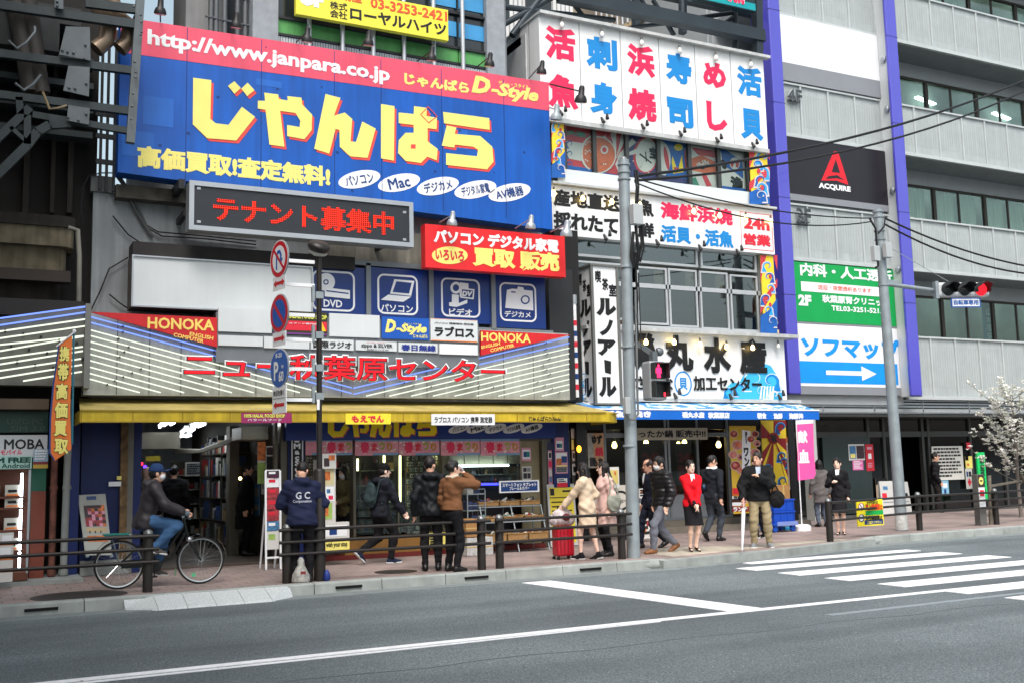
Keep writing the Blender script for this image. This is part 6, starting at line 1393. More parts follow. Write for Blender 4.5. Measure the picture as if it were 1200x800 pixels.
m=MB();m.tube([at(10,48,17.0),at(20,57,16.95),at(31,50,17.0),at(41,38,17.0),at(41,32,17.1)],.02,6);tag(m.build('pipe_strap',vl),'upper pale strap looped around the thick dark pipes','strap');m=MB();m.tube([at(18,98,17.0),at(28,106,16.95),at(39,99,17.0),at(48,88,17.0)],.02,6);tag(m.build('pipe_strap',vl),'lower pale strap looped around the thick dark pipes','strap')
m=MB();m.tube([at(50,108,17),at(58,128,17),at(68,127,17),at(78,124,17)],.02,6);tag(m.build('wall_cable',mat('tan_cable',(130,116,88),.6)),'tan cable sagging below the viaduct pipes','cable')
# ---- neon board of the left wing
LNY=17.6
m=MB();m.poly([(-40,382),(100,357.5),(100,452),(-40,450)],LNY,-.3);NB2=m.build('neon_sign_board',mat('dim_neon_board',(112,112,106),.5,.0,var=.15,streak=.2));tag(NB2,'dull dark metal board with rising white and blue neon tubes at the left edge','neon sign')
tb=MB();tw=MB()
for k,(x0_,y0_,x1_,y1_) in enumerate(((-40,378.5,100,359.5),(-40,387,100,366),(-40,394,100,374),(-40,402,100,382),(-40,408,98,393.5),(-40,418,98,394),(-40,425,97,406),(-40,433,97,411),(-40,440,95,420),(-40,449,96,427),(27,446,96,435))):
 (tb if k<2 else tw).tube([at(x0_,y0_,LNY-.07),at(x1_,y1_,LNY-.07)],.013,6)
tb.each('neon_tube',MATS['neon_blue'],NB2);tw.each('neon_tube',MATS['neon_white'],NB2)
m=MB()
for k in range(14):p=at(6+7*k,388+3.6*((k*5)%14),LNY-.03);m.box((p.x-.015,LNY-.08,p.z-.02),(p.x+.015,LNY,p.z+.02))
m.each('tube_clip',darkmetal,NB2)
m=MB();P=at(99.5,357,LNY),at(104,455,LNY);m.box((P[0].x,LNY-.12,P[1].z),(P[1].x,LNY+.3,P[0].z));m.build('end_frame',mat('grey_end_frame',(120,122,118),.6),NB2)
# ---- phone shop
PS=empty('shopfront',(0,18.0,.13),'dark phone shop front with green panels at the left edge','shopfront')
m=MB();P=at(60,468,17.4),at(60,480,17.4);m.box((-30,17.2,P[1].z),(at(57,468,17.3).x,18.6,P[0].z));m.build('canopy',mat('shop_canopy_brown',(84,72,58),.7,var=.2),PS)
o=board('shop_sign','dark green overhead shop sign with faint lettering','sign',(-40,481),(56,506),17.5,.1,mat('dark_green_sign',(20,66,54),.4,var=.1));gt=mat('faint_green_print',(66,92,80),.5);text('USED PC',(8,490),(50,497),17.5,gt,o,.03);text('SIM 3.0',(12,498),(53,505),17.5,gt,o,.03)
m=MB();m.box((-30,21,.13),(1.5,21.1,2.9));m.build('back_wall',darkwall,PS);m=MB();m.box((at(36,560,17.9).x,17.9,.9),(at(54,560,17.9).x,18.0,2.2));m.build('green_wall',mat('shop_green',(20,84,62),.5,var=.1),PS)
m=MB();m.box((at(36,600,17.88).x,17.88,.13),(at(53,600,17.88).x,18.0,at(45,575,17.88).z));m.build('brown_panel',mat('brown_panel',(112,52,34),.6,var=.15),PS)
m=MB();m.box((-30,17.3,.126),(at(96,660,17.6).x,18.6,.18));m.build('step',conc,PS)
o=board('mobile_sign','white mobile shop sign with big black latin capitals','sign',(-40,509.5),(55,535),17.45,.06,mat('mobile_white',(196,202,204),.4));text('MOBA',(5,514),(52,525.5),17.45,ink,o,.02);text('のモバイル',(-6,526.5),(26,532),17.45,crimson,o,.03)
o=board('mobile_sign','pale teal board offering phones under the white mobile sign','sign',(-40,534.5),(37,548.5),17.38,.05,mat('pale_teal',(160,200,190),.4));text('SIM FREE',(-14,535.5),(36,541.5),17.38,mat('dark_teal_print',(10,70,60),.5),o,.05);text('Phone Android',(-26,543),(35,547.5),17.38,mat('dark_teal_print',(10,70,60)),o,.02)
poster('wall_poster','small blue and red leaflet right of the pale teal board',(39.5,526),(56,548),17.37,mat('leaflet_blue',(140,170,190),.6),[(0,.65,1,.8,mat('leaflet_maroon',(120,50,50),.6)),(0,.8,1,1,mat('leaflet_gold',(176,150,60),.6))],2,(4,.1,.05,.9,.6),lead=whitep)
DC=empty('display_case',(at(15,650,17.5).x,17.6,.13),'glass display case of boxed phones lit by an upright tube','display case')
x1=at(35,600,17.4).x;x0=at(-40,600,17.4).x;zt_=at(20,550,17.4).z;m=MB();m.box((x0,17.85,.3),(x1,17.9,zt_))
zs=[at(20,y,17.4).z for y in(581,594,620,644)]
for z in zs:m.box((x0,17.42,z-.03),(x1-.05,17.85,z))
m.box((x0,17.4,zt_),(x1,17.9,zt_+.05));m.box((x0,17.42,.2),(x1,17.9,.32));m.build('cabinet',mat('case_brown',(104,60,44),.6,var=.1),DC)
m=MB();m.box((x1-.03,17.4,.3),(x1,17.44,zt_));m.build('corner_post',alum,DC);m=MB().tube([(x1-.12,17.46,.35),(x1-.12,17.46,zt_-.05)],.018,8);m.build('lamp',tube_w,DC)
for k,z in enumerate(zs):
 for j in range(5):
  x=x1-.34-j*.27;o=MB().box((x,17.47,z),(x+.2,17.6,z+.17)).build('phone_box',[MATS['goods_white']]);g=MB();g.box((x+.04,17.466,z+.06),(x+.16,17.47,z+.1),0);g.box((x+.02,17.467,z+.01),(x+.18,17.47,z+.035),1);g.build('box_print',[ink,orangep],o)
  tag(o,f'white boxed phone on the {("top", "second", "third", "lowest")[k]} shelf of the display case, {NM[j]} from the right','box','boxed phones in the display case')
o=poster('leaflet_stand','low white leaflet stand on the pavement at the far left',(-14,625),(14.5,681),16.9,pale,[(0,.2,1,.25,orangep),(0,.47,1,.55,photoO),(0,.72,1,.8,orangep),(.55,.05,.95,.18,whitep),(.1,.3,.9,.45,whitep)],3,cat='stand',d=.15)
for k,(px,r_,mt,l) in enumerate(((60,.05,mat('rusty_pipe',(96,58,46),.8,var=.4,scale=8),'rusty brown upright pipe left of the grey pipe'),(74,.055,mat('grey_pipe',(126,130,126),.6,var=.15),'pale grey upright pipe left of the blue panel'))):
 p=at(px,672,17.95);m=MB().tube([(p.x,17.95,.15),(p.x+.03*k,17.95,2.9)],r_,10);m.tube([(p.x,17.95,.2),(p.x,17.95,.28)],r_*1.3,10);m.tube([(p.x+.02*k,17.95,1.5),(p.x+.02*k,17.95,1.56)],r_*1.25,10);tag(m.build('upright_pipe',mt),l,'pipe')
# orange flag
NF=empty('banner_flag',at(86,560,17.0),'tall orange banner flag with yellow characters beside the neon board','flag')
fy=17.0;pts=[(68,404),(84.5,393),(83.5,440),(82,480),(83.5,526),(64,539.5),(57,530),(58,490),(61.5,450),(66,420)]
m=MB().poly(pts,fy,.012);m.build('cloth',mat('flag_orange',(224,118,52),.7,var=.1,scale=3),NF)
m=MB().poly([(57,530),(58,490),(61.5,450),(66,420),(68,404),(70,403),(68,420),(63.5,450),(60,490),(59.3,530),(64,537),(64,539.5)],fy-.013,.004);m.build('border',navy,NF)
for ch,x0_,y0_,x1_,y1_ in(('携',70,405,81,424),('帯',68,425,80,446),('高',66,448,79,468),('価',64,470,79,490),('買',63,492,79,511),('取',64,513,80,532)):
 text(ch,(x0_-.5,y0_),(x1_+.5,y1_),fy-.014,ink,NF,.11);text(ch,(x0_,y0_+.5),(x1_,y1_-.5),fy-.018,yellowp,NF,.045)
m=MB().tube([at(86.5,388,fy),at(85.5,450,fy),at(84.5,520,fy)],.015,8);m.build('pole',mat('flag_pole_teal',(40,110,130),.4),NF);m=MB().tube([at(66,406,fy-.02),at(76,398,fy-.02),at(87.5,389,fy-.02)],.012,6);m.ell(at(87,388,fy),.03,8);m.build('cross_rod',whitep,NF)
# ------------------------------------------------------------------ street furniture
railm=mat('guardrail_brown',(44,41,39),.42,.3,var=.08,scale=6);capm=mat('guardrail_cap',(120,124,124),.4,.6)
def guardrail(posts,label,ext0=.12,ext1=.12,hs=(.74,.57,.40)):
 r=empty('guardrail',(posts[0][0],posts[0][1],.126),label,'guardrail','brown guardrails along the kerb')
 for x,y in posts:
  p=MB().lathe([(.066,0),(.066,.74),(.062,.77)],(x,y,.126),16).build('post',railm,r)
  MB().lathe([(.062,.77),(.055,.8),(.03,.825),(.0,.832)],(x,y,.126),16).build('cap',capm,p)
 A,B=Vector((*posts[0],0)),Vector((*posts[-1],0));d=(B-A).normalized();n=Vector((d.y,-d.x,0))
 for h in hs:
  m=MB();P=[A-d*ext0]+[Vector((*q,0)) for q in posts]+[B+d*ext1]
  m.tube([p+n*.07+Vector((0,0,.126+h)) for p in P],.024,8);m.build('rail',railm,r)
 return r
g2=lambda x,y:tuple(gz(x,y,.126)[:2])
PA,PBb,PC,PD,PE_,PF=g2(171.5,692.5),g2(337,683),g2(565,667),g2(583,665),g2(725,654),g2(973,634)
yl=15.02
guardrail([(-4.6,yl+.2),(-2.3,yl+.2),(0.0,yl+.15),(PA[0],yl+.12)],'guardrail at the left edge ending beside the bicycle rear wheel',0,.13)
guardrail([(PBb[0],yl),(PC[0],14.98)],'middle guardrail behind the hooded jacket man and the two standing men',.13,.13)
guardrail([(PD[0],14.98),(PE_[0],15.1)],'guardrail in front of the red suitcase ending at the lamp pole',.1,.17)
guardrail([PF,g2(1078,621),g2(1168,614),(25.5,18.2)],'right guardrail carrying the yellow smoking sign',0,.1)
# yellow no smoking sign on the right rail
a_=Vector((*PF,0));b_=Vector((*g2(1078,621),0));sy=(a_+(b_-a_)*.5).y-.12
o=board('rail_sign','yellow street smoking ban sign hung on the right guardrail','sign',(1004,585.5),(1036,614.5),sy,.03,mat('sign_yellow',(240,222,40),.4,var=.03))
m=MB();q=lambda x0,y0,x1,y1,mi,t:(lambda p0,p1:m.box((p0.x,sy-t,p1.z),(p1.x,sy,p0.z),mi))(at(x0,y0,sy),at(x1,y1,sy))
q(1014,598,1035,602,2,.003);q(1013,609,1035,613,1,.003);m.poly(ellpts(1009,593,3.4,4.6),sy,.003,3);m.poly(ellpts(1009,593,2.6,3.7),sy-.003,.002,4);m.poly(ellpts(1009.5,606.5,3.4,4.6),sy,.003,1);m.poly(ellpts(1009.5,606.5,2.4,3.4),sy-.003,.002,4)
m.poly([(1006.8,590),(1007.4,589.5),(1011.3,596),(1010.7,596.5)],sy-.005,.002,3)
m.build('sign_print',[yellowp,navy,greenp,mat('brick_print',(150,40,30),.4),whitep],o)
text('路上喫煙禁止',(1014,590),(1034.5,597),sy,mat('sign_red',(200,60,20),.4),o,.06);text('千代田区',(1015,587),(1029,589.5),sy,ink,o,.02);text('歩行喫煙禁止',(1014,603.5),(1034.5,608.5),sy,ink,o,.05);text('ご協力ください',(1016,610),(1033,612.5),sy-.003,yellowp,o,.03)
# black lamp post with parking signs
lpx,lpy=g2(374.5,680)
LP=empty('lamp_post',(lpx,lpy,.126),'slim black lamp post with a round lamp above the middle guardrail','lamp post')
zl=lambda y:at(376,y,lpy).z
MB().lathe([(.085,0),(.085,zl(551)-.126),(.07,zl(549)-.126),(.04,zl(548)-.126)],(lpx,lpy,.126),16).build('base',railm,LP)
MB().tube([(lpx,lpy,zl(552)),(lpx,lpy,zl(302))],.04,12).build('pole',railm,LP)
hc=Vector((lpx,lpy,zl(290)))
MB().lathe([(.045,-.15),(.06,-.1),(.155,-.045),(.172,0),(.165,.03),(.12,.075),(.0,.085)],hc,20,axis=(.12,-.45,.9)).build('lamp_hood',railm,LP)
MB().lathe([(.148,-.06),(.135,-.1),(.05,-.135),(.0,-.14)],hc,20,axis=(.12,-.45,.9)).build('lamp_glass',mat('lamp_glass_frosted',(176,180,172),.2,var=.1),LP)
br=MB()
for y in(346.5,393,431,464):z=zl(y);br.box((lpx-.06,lpy-.05,z-.05),(lpx+.055,lpy+.05,z+.05));br.box((lpx-.11,lpy-.03,z-.1),(lpx-.07,lpy+.03,z+.14))
br.each('clamp',steel,LP)
o=MB().box((lpx-.05,lpy-.055,zl(480)),(lpx-.01,lpy-.045,zl(468))).build('sticker',whitep,LP)
# parking signs turned towards the traffic
def road_sign(py,rad,draw,label,zoff=0):
 c=at(327.5,py,lpy-.05);r=empty('road_sign',c,label,'road sign','signs on the black lamp post');draw(r,c)
 m=MB();m.bar((c.x+.02,lpy,c.z),(lpx-.07,lpy,c.z),.035,.05);arm=m.build('arm',whitep,r);return r,arm
def disc(mb,c,r0,x,mi,n=32,r1=0.):
 """A disc in the local Y-Z plane facing -X."""
 P=[(x,c.y-r0*math.cos(2*math.pi*k/n),c.z+r0*math.sin(2*math.pi*k/n)) for k in range(n)]
 mb.add(P,[tuple(range(n))],mi)
def yz(mb,c,pts,x,mi):mb.add([(x,c.y-u,c.z+v) for u,v in pts],[tuple(range(len(pts)))],mi)
sred=mat('sign_face_red',(190,28,40),.35,var=.03);sblue=mat('sign_face_blue',(24,84,166),.35,var=.03);swh=mat('sign_face_white',(220,224,226),.35,var=.03);sgrey=mat('sign_back_grey',(140,146,148),.5,.3)
MS_=[swh,sred,sblue,sgrey]
def plate(mb,c,w,h):
 mb.box((c.x-.006,c.y-w,c.z-h),(c.x+.006,c.y+w,c.z+h),0)
def dback(mb,c,r,n=32):
 P=[(c.y-r*math.cos(2*math.pi*k/n),c.z+r*math.sin(2*math.pi*k/n)) for k in range(n)]
 mb.add([(c.x-.004,y,z) for y,z in P]+[(c.x+.012,y,z) for y,z in P],[tuple(range(n)),tuple(range(n,2*n))[::-1]]+[(k,n+k,n+(k+1)%n,(k+1)%n) for k in range(n)],3)
def s_uturn(r,c):
 m=MB();dback(m,c,.285);disc(m,c,.28,c.x-.006,0);disc(m,c,.265,c.x-.008,1);disc(m,c,.2,c.x-.010,0)
 yz(m,c,[(-.09,-.15),(-.05,-.15),(-.05,.06),(-.03,.1),(.03,.1),(.05,.06),(.05,.0),(.1,.0),(.03,-.08),(-.0,-.0)][:2]+[(-.05,.05),(-.02,.08),(.02,.08),(.04,.05),(.04,0),(.0,0),(.065,-.08),(.13,0),(.09,0),(.09,.06),(.04,.13),(-.04,.13),(-.09,.06)],c.x-.012,2)
 yz(m,c,[(-.165,.135),(-.135,.165),(.165,-.135),(.135,-.165)],c.x-.014,1);m.build('plate',MS_,r)
def s_nopark(r,c):
 m=MB();dback(m,c,.285);disc(m,c,.28,c.x-.006,0);disc(m,c,.27,c.x-.008,1);disc(m,c,.205,c.x-.010,2);yz(m,c,[(-.165,.125),(-.125,.165),(.165,-.125),(.125,-.165)],c.x-.012,1);m.build('plate',MS_,r)
def s_park(r,c):
 m=MB();dback(m,c,.285);disc(m,c,.28,c.x-.006,0);disc(m,c,.272,c.x-.008,2);m.build('plate',MS_,r)
 for s_,u0,v0,u1,v1 in(('P',-.15,.1,-.01,-.17),('60',.0,-.04,.15,-.2),('8-20',-.1,.22,.1,.15),('分',.08,.04,.15,-.01)):
  t_=text(s_,(c.x+u0,c.z+v0),(c.x+u1,c.z+v1),c.y,swh,r,.03,pxl=False,t=.002)
  for v in t_.data.vertices:x,y=v.co.x,v.co.y;v.co.x=-.012+y*.2;v.co.y=-x
def arrow(m,c,l,r_):
 P=[]
 if l:P+=[(-.17,0),(-.09,.06),(-.09,.025)]
 else:P+=[(-.16,.025)]
 if r_:P+=[(.09,.025),(.09,.06),(.17,0),(.09,-.06),(.09,-.025)]
 else:P+=[(.16,.025),(.16,-.025)]
 if l:P+=[(-.09,-.025),(-.09,-.06)]
 else:P+=[(-.16,-.025)]
 yz(m,c,P,c.x-.008,1)
road_sign(304,.28,s_uturn,'topmost round red ringed sign with a blue turning arrow')
def pl1(r,c):m=MB();plate(m,c,.2,.1);arrow(m,c,1,1);m.build('plate',MS_,r)
def pl2(r,c):m=MB();plate(m,c,.2,.1);arrow(m,c,0,1);m.build('plate',MS_,r)
def pl3(r,c):
 m=MB();plate(m,c,.21,.2);c2_=c+Vector((0,0,-.08));arrow(m,c2_,1,0);yz(m,c,[(-.19,.01),(.19,.01),(.19,.02),(-.19,.02)],c.x-.008,3);m.build('plate',MS_,r)
 t_=text('休日を除く',(c.x-.17,c.z+.14),(c.x+.17,c.z+.05),c.y,ink,r,.03,pxl=False,t=.002)
 for v in t_.data.vertices:x,y=v.co.x,v.co.y;v.co.x=-.012+y*.2;v.co.y=-x
for py,f_,l in((332,pl1,'small plate with a red two headed arrow below the topmost round sign'),(367.5,s_nopark,'round blue sign with red ring and red slash'),(397,pl2,'small plate with a red arrow pointing right below the slashed sign'),(431,s_park,'round blue parking sign with white numerals'),(467.5,pl3,'lowest white plate with black characters and a red left arrow')):
 road_sign(py,.28,f_,l)
for o in[o for o in bpy.data.objects if o.name.startswith('road_sign')]:
 pv_=0.22
 o.rotation_euler=(0,0,R(12))
 for ch in o.children:
  if ch.name.startswith('arm'):
   d=lpx-.07-o.location.x;ch.rotation_euler=(0,0,-R(12))
# concrete and steel poles
def coilbox(r,p,w,h,d,name='control_box'):return MB().box((p.x-w/2,p.y-d,p.z-h/2),(p.x+w/2,p.y,p.z+h/2)).build(name,mat('box_grey',(176,182,182),.45,.2,var=.05),r,bev=.01)
p1x,p1y=g2(742.5,653)
ztop=at(735,182,p1y).z
SP1=empty('utility_pole',(p1x,p1y,.126),'thick grey steel pole at the kerb left of the woman in red','pole')
MB().tube([(p1x,p1y,.126),(p1x+.04,p1y,2.8),(p1x+.1,p1y,ztop-.1)],[.112,.102,.095],18).build('shaft',steel,SP1)
m=MB()
for y in(188,197,205,307,400,515):z=at(738,y,p1y).z;m.lathe([(.108,-.02),(.116,-.015),(.116,.015),(.108,.02)],(p1x+.1-(y-188)*.0003,p1y,z-.1),16)
m.each('band',steel,SP1)
m=MB();m.lathe([(.06,0),(.06,.03),(.03,.06),(0,.06)],(p1x+.1,p1y,ztop-.1),12);m.build('cap',capm,SP1)
coilbox(SP1,at(743,253,p1y-.13),.2,.36,.14);coilbox(SP1,at(732.5,475,p1y-.12),.1,.28,.1,'junction_box')
m=MB();c0=[at(744,200,p1y-.14),at(746,220,p1y-.16),at(745,240,p1y-.16),at(750,262,p1y-.15),at(752,290,p1y-.15),at(748,305,p1y-.15),at(743,296,p1y-.15),at(745,318,p1y-.14),at(747,350,p1y-.14),at(746,372,p1y-.14),at(748,400,p1y-.14)]
m.tube(c0,.02,6);m.tube([p+Vector((.03,-.02,.03*math.sin(k))) for k,p in enumerate(c0[:8])],.018,6);m.tube([at(745,265,p1y-.15),at(749,305,p1y-.18),at(743,314,p1y-.16),at(740,300,p1y-.16),at(742,272,p1y-.15)],.03,6);m.build('cable_coil',cablem,SP1)
m=MB();m.tube([at(747,465,p1y-.14),at(748,484,p1y-.15),at(744,491,p1y-.16),at(738,491,p1y-.15),at(735,486,p1y-.13)],.02,6);m.tube([at(744.5,340,p1y-.13),at(747,465,p1y-.14)],.022,6);m.build('conduit',capm,SP1)
def yawed(r,deg):r.rotation_euler=(0,0,R(deg));return r
# pedestrian signal
c=at(767,446,p1y-.35);PSG=empty('pedestrian_signal',c,'grey pedestrian signal showing a red standing figure on the steel pole','pedestrian signal')
hsm=mat('signal_grey',(150,156,158),.4,.2,var=.04)
m=MB();m.box((c.x-.17,c.y-.12,c.z-.33),(c.x+.17,c.y+.14,c.z+.33));m.build('housing',hsm,PSG,bev=.04)
m=MB()
for zc in(.155,-.155):
 m.box((c.x-.145,c.y-.26,c.z+zc+.125),(c.x+.145,c.y-.12,c.z+zc+.14));m.box((c.x-.15,c.y-.25,c.z+zc-.12),(c.x-.138,c.y-.12,c.z+zc+.125));m.box((c.x+.138,c.y-.25,c.z+zc-.12),(c.x+.15,c.y-.12,c.z+zc+.125))
m.build('hood',mat('hood_dark',(46,50,52),.5),PSG)
m=MB()
for zc in(.155,-.155):m.box((c.x-.135,c.y-.128,c.z+zc-.125),(c.x+.135,c.y-.121,c.z+zc+.125))
m.build('lens_panel',mat('lens_dark',(30,34,36),.3),PSG)
m=MB();f_=c.y-.134;m.ell((c.x,f_,c.z+.245),(.024,.004,.026),10);m.add([(c.x+u,f_,c.z+v) for u,v in((-.05,.215),(.05,.215),(.06,.12),(.04,.12),(.035,.17),(.035,.045),(.005,.045),(.005,.11),(-.005,.11),(-.005,.045),(-.035,.045),(-.035,.17),(-.04,.12),(-.06,.12))],[tuple(range(14))[::-1]]);m.build('red_figure',emat('signal_red',(255,40,90),2.5),PSG)
m=MB();m.box((c.x-.125,c.y-.134,c.z-.27),(c.x-.09,c.y-.128,c.z-.2));m.box((c.x+.09,c.y-.134,c.z-.27),(c.x+.125,c.y-.128,c.z-.2));m.each('count_bar',emat('signal_bar',(255,60,80),1.2),PSG)
m=MB();m.bar(at(746,402,p1y-.1),(c.x,c.y+.02,c.z+.46),.06,.08);m.box((c.x-.05,c.y-.05,c.z+.33),(c.x+.05,c.y+.07,c.z+.5));m.lathe([(.07,-.05),(.08,0),(.05,.05)],(c.x+.12,c.y-.02,c.z+.5),10,axis=(1,-.3,.2));m.build('bracket',mat('bracket_grey',(104,112,116),.5,.4),PSG)
# right pole with vehicle signal
p2x,p2y=g2(1057,621)
tp=at(1028.5,246,p2y);SP2=empty('utility_pole',(p2x,p2y,.126),'tall galvanised pole behind the right guardrail carrying the vehicle signal','pole')
MB().tube([(p2x,p2y,.126),(p2x+(tp.x-p2x)*.5,p2y,.126+(tp.z-.126)*.5),tp],[.13,.112,.098],18).build('shaft',steel,SP2)
pp=lambda y:Vector((p2x+(tp.x-p2x)*((621-y)/(621-246)),p2y,at(1040,y,p2y).z))
m=MB();m.tube([pp(621)+Vector((0,0,.0)),pp(604)],[.134,.132],18,cap=False);m.build('sticker_band',mat('sticker_pale',(196,200,196),.5,var=.2,scale=20),SP2)
m=MB()
for y in(250,256,272,282,335,560):m.lathe([(.112,-.02),(.122,-.015),(.122,.015),(.112,.02)],pp(y),16)
m.each('band',steel,SP2)
coilbox(SP2,at(1023.5,298,p2y-.12),.17,.34,.12);coilbox(SP2,at(1037.5,294,p2y-.15),.19,.34,.12)
m=MB();m.tube([at(1019,256,p2y-.16),at(1026,268,p2y-.17),at(1028,290,p2y-.17),at(1029,312,p2y-.17),at(1026,314,p2y-.17)],.025,6);m.tube([at(1037,258,p2y-.16),at(1036,266,p2y-.18),at(1029,274,p2y-.17)],.02,6);m.build('cable_coil',cablem,SP2)
sgc=at(1128,340,p2y-.4);VSG=empty('vehicle_signal',sgc,'horizontal vehicle signal with its red lamp lit on an arm from the right pole','traffic light')
m=MB();m.box((sgc.x-.62,sgc.y-.08,sgc.z-.17),(sgc.x+.62,sgc.y+.1,sgc.z+.17));m.build('housing',mat('signal_white',(190,196,198),.4,.1,var=.04),VSG,bev=.06)
vis=mat('visor_dark',(30,34,35),.5)
for k,x in enumerate((-.4,0,.4)):
 m=MB();n=18;vs_2=[];fs=[]
 for j in range(n+1):
  a=R(-25+230*j/n);L_=.3 if 20<(-25+230*j/n)<160 else.16
  vs_2+=[(sgc.x+x+.165*math.cos(a),sgc.y-.08,sgc.z+.165*math.sin(a)),(sgc.x+x+.165*math.cos(a),sgc.y-.08-L_,sgc.z+.165*math.sin(a)-.06*L_),(sgc.x+x+.15*math.cos(a),sgc.y-.08,sgc.z+.15*math.sin(a)),(sgc.x+x+.15*math.cos(a),sgc.y-.08-L_,sgc.z+.15*math.sin(a)-.06*L_)]
 for j in range(n):b=4*j;fs+=[(b,b+4,b+5,b+1),(b+2,b+3,b+7,b+6),(b+1,b+5,b+7,b+3)]
 m.add(vs_2,fs,0,True);m.build('visor',vis,VSG)
 m=MB().lathe([(.15,.0),(.13,.03),(.0,.05)],(sgc.x+x,sgc.y-.08,sgc.z),18,axis=(0,-1,0));m.build('lens',emat('lamp_red',(255,36,50),1.0) if k==2 else mat('lens_dark',(30,34,36)),VSG)
m=MB();m.box((sgc.x-.62-.06,sgc.y-.05,sgc.z-.2),(sgc.x-.6,sgc.y+.08,sgc.z+.2));m.build('end_plate',steel,VSG)
o=MB().box((sgc.x-.36,sgc.y-.1,sgc.z-.42),(sgc.x+.36,sgc.y-.08,sgc.z-.2)).build('sub_sign',sblue,VSG);a=MB().box((sgc.x-.33,sgc.y-.103,sgc.z-.395),(sgc.x+.33,sgc.y-.1,sgc.z-.225)).build('face',swh,o)
text('自転車専用',(sgc.x-.3,sgc.z-.25),(sgc.x+.3,sgc.z-.37),sgc.y-.1,mat('sub_sign_blue',(40,90,160),.4),o,.04,pxl=False);yawed(VSG,-20)
m=MB();e_=Vector((sgc.x-.5,sgc.y+.3,sgc.z));m.tube([pp(333),e_],.05,10);m.bar(pp(330),pp(330).lerp(e_,.3),.09,.1);m.tube([e_,sgc+Vector((-.45,.38,.0))],.05,8);m.build('signal_arm',steel,SP2)
m=MB();m.tube([at(1042,290,p2y),Vector((sgc.x-.45,sgc.y,sgc.z+.17))],.008,5);m.build('stay_wire',steel,SP2)
# overhead cables
def cable(pts,r,label,sag=0):
 a,b=pts;n=14;P=[a.lerp(b,k/n)-Vector((0,0,sag*4*(k/n)*(1-k/n))) for k in range(n+1)]
 tag(MB().tube(P,r,6).build('overhead_cable',cablem),label,'cable','overhead cables')
cable((at(744,207,p1y),at(1215,88,17.5)),.028,'upper thick cable rising from the lamp pole to the upper right edge',.35)
cable((at(744,212,p1y),at(1215,100,17.2)),.024,'lower thick cable rising from the lamp pole to the upper right edge',.45)
cable((at(744,209,p1y),at(1021,256,p2y)),.014,'upper thin cable between the two poles',.18);cable((at(744,214,p1y),at(1021,260,p2y)),.014,'lower thin cable between the two poles',.35)
cable((at(1037,256,p2y),at(1215,314,16.9)),.022,'upper cable from the right pole to the right edge',.15);cable((at(1037,263,p2y),at(1215,322,16.9)),.022,'lower cable from the right pole to the right edge',.22)
cable((at(748,320,p1y-.1),at(752,420,p1y-.2)),.012,'thin cable hanging down to the pedestrian signal',.0)
# grey smoking notice post on the right
bx,by=g2(1150,615)
b_=empty('notice_post',(bx,by,.126),'short grey notice post with a round yellow mark behind the right guardrail','sign post');zt2=at(1150,555,by).z
MB().box((bx-.11,by-.08,.126),(bx+.11,by+.08,zt2)).build('body',mat('post_grey',(92,92,88),.6),b_,bev=.01)
m=MB();m.box((bx-.09,by-.084,zt2-.28),(bx+.09,by-.08,zt2-.02),0);m.box((bx-.1,by-.084,zt2-.58),(bx+.1,by-.08,zt2-.3),1);m.box((bx-.1,by-.084,zt2-.74),(bx+.1,by-.08,zt2-.6),1);m.box((bx-.07,by-.087,zt2-.5),(bx+.07,by-.084,zt2-.36),2)
m.add([(bx+.075*math.cos(2*math.pi*k/20),by-.087,zt2-.15+.09*math.sin(2*math.pi*k/20)) for k in range(20)],[tuple(range(20))],3);m.add([(bx+.05*math.cos(2*math.pi*k/16),by-.089,zt2-.15+.02*math.sin(2*math.pi*k/16)) for k in range(16)],[tuple(range(16))],4);m.build('notice',[mat('notice_brown',(60,40,40),.5),whitep,redp,yellowp,ink],b_)
# A boards
def aboard(px,py,w,h,label,draw,m_=None,yaw=0,lean=.16):
 x,y=g2(px,py);r=empty('sandwich_board',(x,y,.126),label,'sandwich board');fm=m_ or mat('board_white_frame',(190,192,188),.5,var=.04)
 for s_ in(0,1):
  m=MB();yb_=y if s_==0 else y+2*lean*h*.55+.06;yt=y+lean*h*.55+(.02 if s_ else 0)
  m.add([(x-w/2,yb_,.14),(x+w/2,yb_,.14),(x+w/2,yt,.14+h),(x-w/2,yt,.14+h),(x-w/2,yb_+.025,.14),(x+w/2,yb_+.025,.14),(x+w/2,yt+.025,.14+h),(x-w/2,yt+.025,.14+h)],[(0,1,2,3),(7,6,5,4),(0,4,5,1),(1,5,6,2),(2,6,7,3),(3,7,4,0)])
  pn=m.build('panel',fm,r)
  if s_==0:draw(pn,x,y,w,h,lambda u,v,o=.004:Vector((x-w/2+u*w,y+(yt-y)*(1-v)-o,.14+h*(1-v))))
 r.rotation_euler=(0,0,R(yaw));return r
def face(pn,rects,ms,pos,name='print'):
 m=MB()
 for k,(u0,v0,u1,v1,mi) in enumerate(rects):o_=.003+.001*k;m.add([pos(u0,v1,o_),pos(u1,v1,o_),pos(u1,v0,o_),pos(u0,v0,o_)],[(0,1,2,3)],mi)
 m.build(name,ms,pn)
aboard(662,640,.62,1.2,'yellow sandwich board with a white frame behind the red suitcase',lambda pn,x,y,w,h,pos:face(pn,[(.07,.05,.93,.95,0),(.1,.07,.25,.18,1),(.55,.1,.85,.13,1),(.07,.21,.93,.225,1)]+[(.12,.28+.07*k,.6+.25*((k*7)%3)/2,.3+.07*k,1) for k in range(8)],[mat('board_yellow',(226,206,60),.5,var=.05),ink],pos))
